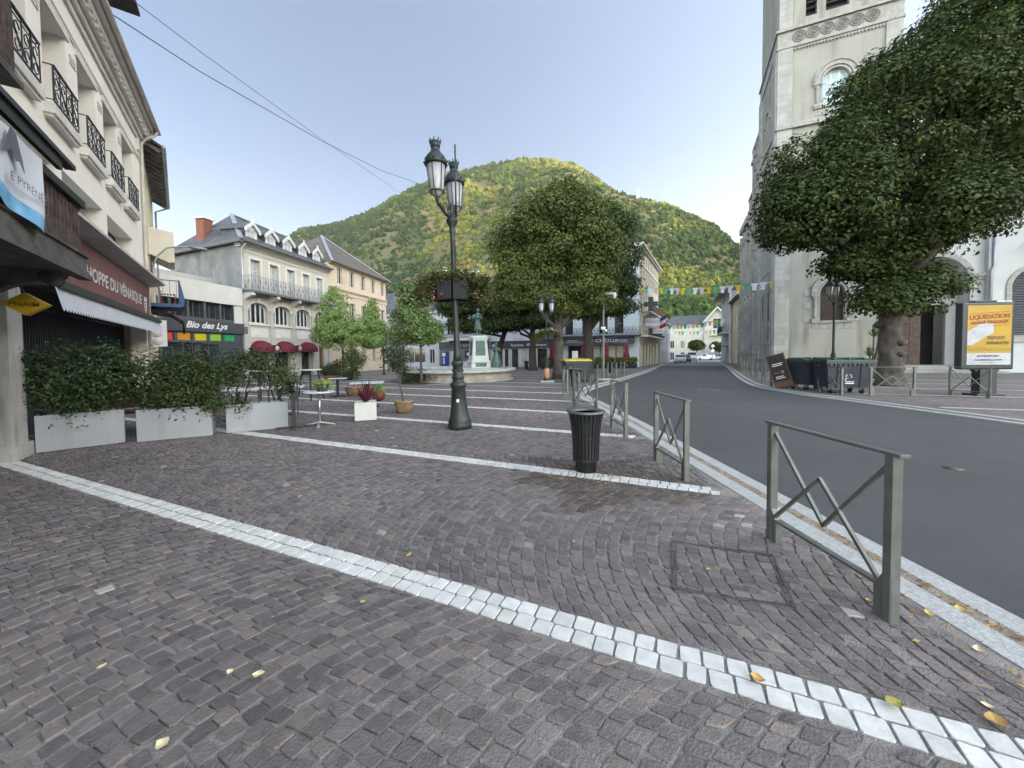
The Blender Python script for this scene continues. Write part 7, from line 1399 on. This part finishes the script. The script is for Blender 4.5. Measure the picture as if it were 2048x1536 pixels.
# cordyline, small flowers, yucca
def spikes(name, label, loc, n, L_, w, cols, seed, cat='plant', up=.9, stem=None, heads=((0, 0, 0),)):
    t = thing(name, label, cat, loc); r = np.random.RandomState(seed); V, Q, C = [], [], []
    for h_ in heads:
        for k in range(n):
            a = r.uniform(0, 6.28); el = r.uniform(.15, 1.0)**.7*up*PI/2; l = L_*r.uniform(.6, 1.1); d = np.array([math.cos(a)*math.cos(el), math.sin(a)*math.cos(el), math.sin(el)]); s = np.array([-math.sin(a), math.cos(a), 0]); P = [np.array(h_)+d*l*q-np.array([0, 0, l*.25*(q**2)*(1-math.sin(el))]) for q in (0, .35, .7, 1)]; o_ = len(V)
            for q, ww in enumerate((.6, 1, .75, .05)): V += [P[q]-s*w*ww/2, P[q]+s*w*ww/2]
            for q in range(3): Q.append((o_+2*q, o_+2*q+1, o_+2*q+3, o_+2*q+2)); C.append(np.array(cols[r.randint(len(cols))])*r.uniform(.7, 1.3))
    npmesh('leaves', V, Q, M_gloss, t, attr=np.array(C))
    if stem:
        b = MB()
        for h_ in heads: b.tube([(h_[0]*.2, h_[1]*.2, -stem), (h_[0]*.7, h_[1]*.7, (h_[2]-stem)*.5), h_], [.05, .04, .035], 7)
        b.build('stem', M_barkg, t)
    return t
spikes('cordyline', 'red leaved spiky plant in the white cube planter', (cb.x, cb.y+.12, .40), 46, .58, .04, [(.13, .025, .045), (.09, .02, .035), (.18, .05, .07)], 601, up=.98)
yp = Vector((20.3, 21.6, zg(21.6))); ypot = thing('yucca_pot', 'large dark planter pot of the yucca against the church wall', 'plant pot', yp); b = MB(); b.lathe([(.42, 0), (.5, .5), (.55, .95), (.5, .97)], 18); b.build('pot', mat('grey_pot', (.10, .105, .1), .7, var=.15), ypot)
spikes('yucca', 'two headed yucca growing from a dark pot beside the big trunk', (yp.x, yp.y, yp.z+.97), 60, .62, .05, [(.11, .16, .05), (.16, .20, .06), (.08, .13, .05)], 611, stem=.0001, heads=((0, 0, 1.35), (.35, 0, 1.75), (-.1, .1, .25)), up=1.0)
def flowerbed(name, label, loc, blobs, n, leaf, cols, flowers, nf, seed, cat='flowers', fs=.05, rz=0, stuffm=None):
    t = thing(name, label, cat, loc, rz); r = np.random.RandomState(seed); P, Nn = crown_points(r, blobs, n, 12, leaf*1.6, .3); leaves('foliage', t, P, leaf, cols, M_leaf, seed+1, Nn, 1.5)
    if flowers:
        F_ = []; 
        for k in range(nf): b_ = blobs[r.randint(len(blobs))]; d = r.normal(0, 1, 3); d /= np.linalg.norm(d); d[2] = d[2]*.8+.1; F_.append(np.array(b_[:3])+d*np.array(b_[3:6])*1.05+r.normal(0, fs*.8, (9, 3)))
        leaves('blossoms', t, np.concatenate(F_), fs, flowers, M_leaf, seed+2, None, 1.1, .2)
    return t
flowerbed('pot_flowers', 'yellow and green bedding flowers in the dark oval pot', (tb[0]+.08, tb[1]-.02, .743+.15), [(0, 0, .03, .15, .1, .07)], 40, .05, FRESH, [(.6, .5, .06), (.6, .58, .3)], 12, 621, fs=.03)
flowerbed('pot_flowers', 'small pale green plant in the red glazed pot', (POT3.x, POT3.y, zg(POT3.y)+.3), [(0, 0, .12, .16, .16, .16)], 60, .06, FRESH, None, 0, 631, cat='plant')
# hanging flower rings on the two lamps
def flower_ring(label, loc, sc, seed):
    t = thing('flower_planter', label, 'flower planter', loc, group='planters on the lamp posts'); M_pp = mat('black_planter_plastic', (.008, .009, .011), .7); b = MB()
    for s_ in (-1, 1): b.prism([(s_*.02, -.26), (s_*.30, -.24), (s_*.40, 0), (s_*.30, .24), (s_*.02, .26)][::s_], -.34, .02)
    b.tube([(-.4, 0, -.36), (.4, 0, -.36)], .02, 6); b.build('planter', M_pp, t); r = np.random.RandomState(seed)
    bl_ = [(-.42, 0, -.05, .34, .36, .26), (.42, 0, -.05, .34, .36, .26), (0, -.1, .14, .5, .34, .16), (-.6, -.05, -.2, .2, .26, .28), (.62, -.05, -.16, .2, .26, .30), (0, .25, 0, .6, .25, .3)]; P, Nn = crown_points(r, bl_, 620, 9, .06, .25); P = P[~((np.abs(P[:, 0]) < .19) & (P[:, 2] < -.04) & (P[:, 1] < -.2))]
    leaves('foliage', t, P, .062, [(.07, .11, .03), (.10, .14, .04), (.05, .08, .025), (.13, .13, .045), (.14, .08, .04)], M_leaf, seed+1, None, 1.3)
    for nm, col, pts in (('pink_blossoms', [(.42, .08, .15), (.5, .16, .24), (.36, .05, .09)], [(-.38, -.34, -.28), (-.18, -.36, -.27), (.46, -.34, -.26), (.62, -.25, -.30), (-.7, -.15, -.12), (-.75, 0, .1), (.75, -.1, -.2)]), ('white_blossoms', [(.75, .75, .72), (.7, .66, .6)], [(.22, -.25, .22), (.36, -.25, .2), (.5, -.2, .18), (-.1, -.28, .22)]), ('red_blossoms', [(.26, .07, .045), (.34, .13, .07)], [(-.55, -.2, .2), (-.45, -.28, .16), (.1, -.2, .34), (.3, -.2, .36), (-.3, -.3, -.42), (-.4, -.25, -.45), (.55, -.2, -.42), (.6, 0, .2)])):
        leaves(nm, t, np.concatenate([np.array(p)+r.normal(0, .028, (10, 3)) for p in pts]), .042, col, M_leaf, seed+5, None, 1.1, .2)
    t.scale = (sc,)*3; return t
q = at(908, 575, 7.86); flower_ring('dark planter with pink and white geraniums on the tall central lamp', (q.x, q.y, q.z+.08), 1.0, 641); q = at(1096, 668, p2.y); flower_ring('dark planter with pale flowers on the lamp beside the thick tree', (q.x, q.y, q.z), .95, 651)
# shrubs round the young tree and elsewhere
bc = Vector(tl(845, 766)); flowerbed('shrub_bed', 'round bed of low dark shrubs around the young tree beside the lamp', bc, [(-.7, 0, .25, .5, .5, .35), (0, -.1, .28, .6, .6, .36), (.65, 0, .26, .5, .5, .35), (-.2, .3, .5, .5, .4, .35), (-.95, .2, .7, .35, .35, .4)], 420, .10, [(.05, .075, .035), (.07, .09, .045), (.085, .06, .035)], None, 0, 661, 'shrubs'); lf = MB(); lf.lathe([(1.3, 0), (1.28, .03), (.01, .05)], 24); o_ = lf.build('soil', M_soil, [x for x in bpy.data.objects if x.get('label', '').startswith('round bed of low')][0])
for (u, v, r_, lab, sd_) in ((672, 757, 0.7, 'dark bushy shrub in a wicker basket under the young trees', 671), (655, 752, .5, 'small dark shrub left of the basket shrub', 681), (700, 760, .45, 'low dark shrub right of the basket shrub', 691)):
    p_ = Vector(tl(u, v)); flowerbed('shrub', lab, p_, [(0, 0, r_*.9, r_*.8, r_*.8, r_*.8), (.2, 0, r_*1.4, r_*.5, r_*.5, r_*.6)], 150, .12, [(.06, .085, .035), (.09, .085, .04), (.045, .065, .03)], None, 0, sd_, 'shrub')
p_ = Vector(tl(672, 758)); t = thing('wicker_basket', 'shallow wicker basket at the foot of the dark shrub', 'basket', (p_.x, p_.y-.75, p_.z)); b = MB(); b.lathe([(.35, 0), (.45, .2), (.47, .26), (.42, .25)], 18); b.build('basket', M_wic, t)
# hedge planters of the hotel terrace
for k, (u0, u1, lab) in enumerate(((1186, 1208, 'first clipped hedge planter of the hotel terrace, beside the dark trunk'), (1209, 1231, 'second clipped hedge planter of the hotel terrace'), (1232, 1254, 'third clipped hedge planter of the hotel terrace'), (1255, 1275, 'last clipped hedge planter of the hotel terrace, by the street corner'), (1084, 1100, 'round green hedge tub between the bank and the lamp'), (1150, 1168, 'short hedge planter behind the yellow lidded container'))):
    p_, q_ = at(u0, 725, 41.5), at(u1, 725, 41.5-.4); L_ = (q_-p_).length; t = thing('hedge_planter', lab, 'hedge planter', (p_.x, p_.y, zg(p_.y)), math.atan2(q_.y-p_.y, q_.x-p_.x), 'hedge planters before the hotel'); b = MB(); b.box(0, -.25, 0, L_-.05, .25, .55); b.build('tub', M_black, t)
    r = np.random.RandomState(700+k); P, Nn = crown_points(r, [(L_*.3, 0, .85, L_*.3, .35, .40), (L_*.7, 0, .85, L_*.3, .35, .42), (L_*.5, 0, .95, L_*.4, .35, .35)], 150, 12, .12, .3); leaves('hedge', t, P, .13, [(.13, .16, .03), (.09, .12, .03), (.17, .18, .04)], M_leaf, 710+k, Nn, 1.5)
# clipped round trees at the street end
for (u, v, cv, hw, lab, sd_) in ((1393, 718, 690, 17, 'left clipped round tree at the street end', 721), (1438, 717, 692, 18, 'right clipped round tree at the street end behind the white van', 731)):
    b_ = Vector((*at(u, v, 96)[:2], zg(96))); c = rel(b_, u, cv, 96); k = 96/F; tree('round_tree', lab, b_, [(*c, hw*k, hw*k, 13*k)], max(c[2]-.6, 1), .16, DARKG+[(.07, .10, .03)], .32, 110, 70, .75, sd_, M_barkd, 'clipped round trees at the street end', limbs=5, shell=.5)
# fallen leaves
M_dry = mat('dry_leaf', (.42, .32, .12), .7, var=.25, scale=30, attr='tone')
def dry_leaf(loc, s, rz, col, label, curl=.25):
    b = []; n = 5
    for i in range(n+1):
        t_ = i/n; w = .42*math.sin(PI*min(t_*1.05+.02, 1))**.8; z = .10+curl*(2*t_-1)**2*.6; b += [(-.5+t_, -w, z+curl*w), (-.5+t_, 0, z-.02), (-.5+t_, w, z+curl*w*.8)]
    b = np.array(b)*s; Q = []
    for i in range(n):
        for j in range(2): k = 3*i+j; Q.append((k, k+3, k+4, k+1))
    o_ = npmesh('dry_leaf', b, Q, M_dry, attr=np.repeat(np.array([col]), len(Q), 0)); o_.location = loc; o_.rotation_euler = (rnd.uniform(-.15, .15), rnd.uniform(-.15, .15), rz); tag(o_, label, 'leaf', 'fallen leaves on the paving'); return o_
YL, TN, GR, WH = (1.3, 1.25, .9), (1.25, .95, .75), (.85, 1.0, .6), (1.7, 1.9, 3.0)
for (u, v, s, c, lab) in ((1515, 1365, .09, TN, 'tan leaf lying across the nearest white line'), (1785, 1415, .10, GR, 'yellow green leaf on the white line near the right edge'), (1995, 1455, .12, TN, 'long tan leaf at the far right end of the near white line'), (818, 1115, .07, YL, 'yellow leaf just below the blue paint ring'), (727, 1210, .06, GR, 'pale green leaf below the near white line left of centre'), (1148, 1088, .05, YL, 'small yellow leaf between the white lines right of centre'), (518, 1357, .08, WH, 'white petal like leaf on the left foreground cobbles'), (600, 996, .06, YL, 'small yellow leaf near the lamp side cobbles'), (205, 1340, .06, WH, 'thin white leaf on the far left foreground cobbles'), (325, 1497, .08, WH, 'curled white leaf at the bottom left corner cobbles'), (1858, 1233, .08, YL, 'pale yellow leaf beside the inner kerb strip'), (1922, 1215, .09, YL, 'large pale yellow leaf in the gutter by the kerb'), (1736, 1206, .05, YL, 'tiny yellow leaf beside the foot of the near barrier'), (1955, 1305, .07, WH, 'pale crescent leaf on the cobbles by the right kerb'), (1602, 1030, .09, GR, 'big yellow leaf in the gutter behind the near barrier'), (1416, 1143, .05, YL, 'yellow leaf lying on the cobbled access cover'), (1662, 1153, .05, TN, 'tan leaf beyond the access cover'), (1975, 1420, .06, WH, 'pair of pale leaves near the right end of the line'), (1610, 1075, .05, TN, 'tan leaf on the inner kerb strip by the barrier'), (460, 1350, .05, WH, 'short white leaf left of the white petal leaf')):
    s *= .68; p_ = gp(u, v); kb_ = xat(K0s, p_.y); z = .014 if p_.x < kb_ else (-.02 if p_.x < kb_+.34 and p_.x > kb_+.17 else .01); dry_leaf((p_.x, p_.y, z), s, rnd.uniform(0, 6.28), c, lab)
# litter of dry bits in the gutter and round the bin: nobody could count it
r = np.random.RandomState(801); P = []
for k in range(1100):
    y_ = abs(r.normal(0, 1))*4.5+1.3; x_ = xat(K0s, y_)+r.uniform(.18, .33) if r.rand() < .8 else xat(K0s, y_)-abs(r.normal(0, .16)); P.append((x_, y_, (-.022 if x_ > xat(K0s, y_)+.17 else .013 if x_ < xat(K0s, y_) else .012)+zg(y_)))
for k in range(420): a = r.uniform(0, 6.28); d = abs(r.normal(0, .34)); P.append((binp[0]+.1+d*math.cos(a), binp[1]-.1+d*math.sin(a)*.8, .009))
for k in range(260): P.append((lp.x+1.1+r.normal(0, .5), lp.y+.6+r.normal(0, .35), .012))
P = np.array(P); dens = noise2(P[:, :2], 2.2, 77); P = P[(dens > -.35) | (r.rand(len(P)) < .25)]
lt_ = leaves('leaf_litter', None, P+np.array([0, 0, .003]), .034, [(1.0, .75, .5), (.7, .42, .28), (1.2, 1.0, .7), (.55, .33, .2)], M_dry, 802, None, 2.4, 3.0); lt_['kind'] = 'stuff'; tag(lt_, 'brown dry leaf litter along the gutter and around the bin', 'leaf litter')
# ------------------------------------------------------------ vehicles far down the street
M_carw = mat('white_car_paint', (.66, .68, .70), .25, var=.03, spec=.7); M_tyre = mat('tyre', (.02, .02, .02), .8); M_cgl = mat('car_glass', (.03, .04, .045), .08, spec=.8); M_plate = mat('number_plate', (.7, .7, .68), .5); M_silver = mat('silver_car_paint', (.42, .44, .44), .3, .4)
def car(label, loc, rz, prof, glassp, W_=1.76, paint=None, L_=4.1, wr=.31, name='parked_car', cat='car'):
    """prof: side outline (x,z); cabin glass as polygons on the side; built lengthways along x, nose at -x"""
    paint = paint or M_carw; t = thing(name, label, cat, loc, rz, 'vehicles parked at the street end'); h = W_/2; b = MB(); n = len(prof); zm = max(z for _, z in prof)
    def yw(z): return h*(1-.16*max(0, (z-.85)/(zm-.85)) if zm > .9 else 1)
    L1_ = [(x, -yw(z), z) for x, z in prof]; R1_ = [(x, yw(z), z) for x, z in prof]; b.add(L1_+R1_, [tuple(range(n)), tuple(range(n, 2*n))[::-1]]+[((i+1) % n, i, i+n, (i+1) % n+n) for i in range(n)]); b.build('body', paint, t)
    for poly in glassp:
        for s_ in (-1, 1): b = MB(); pp = [(x, s_*(yw(z)+.006), z) for x, z in poly]; b.add(pp, [tuple(range(len(pp)))[::s_ if s_ == 1 else -1]]); b.build('side_window', M_cgl, t)
    for (x0, z0), (x1, z1) in ((prof[3], prof[4]), (prof[5], prof[6])):
        d = Vector((x1-x0, z1-z0)).normalized(); nx_, nz_ = -d.y*.008, d.x*.008
        if nz_ < 0: nx_, nz_ = -nx_, -nz_
        a, c_ = .12, .92; p0 = (x0+(x1-x0)*a+nx_, z0+(z1-z0)*a+nz_); p1 = (x0+(x1-x0)*c_+nx_, z0+(z1-z0)*c_+nz_); b = MB(); b.quad((p0[0], -yw(p0[1])+.08, p0[1]), (p0[0], yw(p0[1])-.08, p0[1]), (p1[0], yw(p1[1])-.08, p1[1]), (p1[0], -yw(p1[1])+.08, p1[1])); b.build('windscreen', M_cgl, t)
    xs = [prof[0][0]+.78, prof[-1][0]-.78]
    for x in xs:
        for s_ in (-1, 1): b = MB(); b.lathe([(.05, -.1), (wr, -.09), (wr, .09), (.05, .1)], 16, (x, s_*(h-.07), wr), ax=(0, 1, 0)); w_ = b.build('wheel', M_tyre, t); b = MB(); b.lathe([(.02, 0), (wr*.62, .01)], 12, (x, s_*(h+.035), wr), ax=(0, s_, 0)); b.build('hub_cap', M_silver, w_)
    x0 = prof[1][0]
    for s_ in (-1, 1): b = MB(); b.bevbox(x0-.02, s_*h*.72-.17, .62, x0+.12, s_*h*.72+.17, .76, .03); b.build('headlight', M_lglass, t)
    b = MB(); b.box(x0-.03, -.26, .38, x0+.02, .26, .5); b.build('number_plate', M_plate, t); b = MB(); b.box(x0-.015, -h*.6, .52, x0+.05, h*.6, .60); b.box(x0-.012, -h*.8, .26, x0+.05, h*.8, .36); b.build('grille', M_black, t)
    return t
hatch = [(-2.05, .25), (-2.08, .6), (-1.95, .82), (-1.05, .96), (-.35, 1.43), (1.2, 1.47), (1.95, .98), (2.03, .55), (2.0, .25)]; hg = [[(-.85, .98), (-.3, 1.36), (.35, 1.40), (.35, .98)], [(.42, .98), (.42, 1.40), (1.15, 1.41), (1.6, 1.02)]]
vanp = [(-2.2, .28), (-2.25, .75), (-2.1, 1.05), (-1.5, 1.2), (-.95, 1.9), (2.1, 1.98), (2.25, 1.4), (2.25, .6), (2.22, .28)]; vg = [[(-1.25, 1.22), (-.85, 1.75), (-.1, 1.78), (-.1, 1.22)]]
bigv = [(-2.8, .3), (-2.85, .9), (-2.6, 1.2), (-1.95, 1.35), (-1.25, 2.3), (2.6, 2.4), (2.8, 1.6), (2.8, .7), (2.78, .3)]; bg_ = [[(-1.75, 1.4), (-1.15, 2.1), (-.4, 2.12), (-.4, 1.4)], [(-.25, 1.5), (-.25, 2.1), (.7, 2.1), (.7, 1.5)]]
face = math.atan2(.9, .44)   # nose towards us along the street
def pk(u, v, Y): q_ = at(u, v, Y); return (q_.x, q_.y, zg(Y)-.05)
car('pale blue white hatchback parked facing us at the left kerb', pk(1361, 724, 66), face, hatch, hg); car('white van parked just behind the pale hatchback', pk(1384, 720, 78), face, vanp, vg, 1.85, name='parked_van', cat='van')
car('silver estate car standing crosswise at the street end', pk(1431, 717, 95), math.atan2(-.41, .912), hatch, hg, paint=M_silver); car('white box like pickup crosswise in front of the silver estate', pk(1412, 717, 93), math.atan2(-.41, .912), [(-2.1, .3), (-2.12, .7), (-1.9, .9), (-1.2, 1.0), (-.8, 1.5), (.1, 1.55), (.3, 1.3), (1.9, 1.3), (1.95, .3)], [[(-1.0, 1.02), (-.7, 1.42), (0, 1.45), (0, 1.02)]]); car('large white delivery van crosswise at the right of the street end', pk(1460, 717, 97), math.atan2(.41, -.912), bigv, bg_, 2.0, name='parked_van', cat='van'); car('small dark car between the hatchback and the white van', pk(1371, 722, 71), face, hatch, hg, paint=mat('dark_car_paint', (.03, .035, .04), .3))
# road sign at the street end, seen from behind
p_ = at(1425, 717, 88); t = thing('traffic_sign', 'white backed round and square traffic signs on one post at the street end', 'traffic sign', (p_.x, p_.y, zg(88))); b = MB(); b.lathe([(.05, 0), (.05, 3.6)], 8); b.build('post', M_zinc, t); b = MB(); b.lathe([(.42, -.02), (.42, .02)], 20, (0, -.06, 3.2), ax=(0, 1, 0)); b.build('disc', M_wpaint, t); b = MB(); b.add([(0, -.07, 2.75), (.5, -.07, 2.2), (0, -.07, 1.6), (-.5, -.07, 2.2)], [(0, 1, 2, 3)]); b.build('plate', M_wpaint, t)
# pylon and mast on the hill
def lattice(name, label, u, v, Y, H_, w, cross=()):
    p_ = at(u, v, Y); t = thing(name, label, 'pylon' if cross else 'mast', p_); b = MB(); n = 8
    for i in range(n):
        z0, z1 = H_*i/n, H_*(i+1)/n; w0, w1 = w*(1-.8*i/n), w*(1-.8*(i+1)/n)
        for sx, sy in ((-1, -1), (1, -1), (1, 1), (-1, 1)): b.bar((sx*w0, sy*w0, z0), (sx*w1, sy*w1, z1), .35, .35)
        b.bar((-w0, -w0, z0), (w1, -w1, z1), .22); b.bar((w0, -w0, z0), (-w1, -w1, z1), .22)
    b.build('tower', mat('galvanised_steel', (.42, .44, .46), .5, .5), t)
    for z, l in cross: b = MB(); b.bar((-l, 0, z+1.5), (0, 0, z), .5); b.bar((0, 0, z), (l, 0, z+1.5), .5); b.bar((-l, 0, z+1.5), (l, 0, z+1.5), .4); b.build('cross_arm', MATS['galvanised_steel'], t)
    return t
lattice('pylon', 'grey lattice power pylon standing on the saddle of the wooded hill', 1275, 402, 800, 26, 3.0, ((20, 8),)); lattice('mast', 'slim pale mast among the trees on the left flank of the hill', 786, 488, 900, 30, .8)
# ------------------------------------------------------------ the morning air of the valley
mb = MB(); mb.box(-2600, -900, -8, 2600, 2600, 620); hz = mb.build('haze', None); hz['kind'] = 'stuff'; tag(hz, 'thin pale morning haze lying over the whole valley', 'haze')
m = bpy.data.materials.new('valley_air'); m.use_nodes = True; nt = m.node_tree; nt.nodes.remove(nt.nodes['Principled BSDF']); pv = nt.nodes.new('ShaderNodeVolumePrincipled'); pv.inputs['Color'].default_value = (.88, .88, .86, 1); pv.inputs['Density'].default_value = .00007; pv.inputs['Anisotropy'].default_value = .1
nt.links.new(pv.outputs[0], nt.nodes['Material Output'].inputs['Volume']); hz.data.materials.append(m)
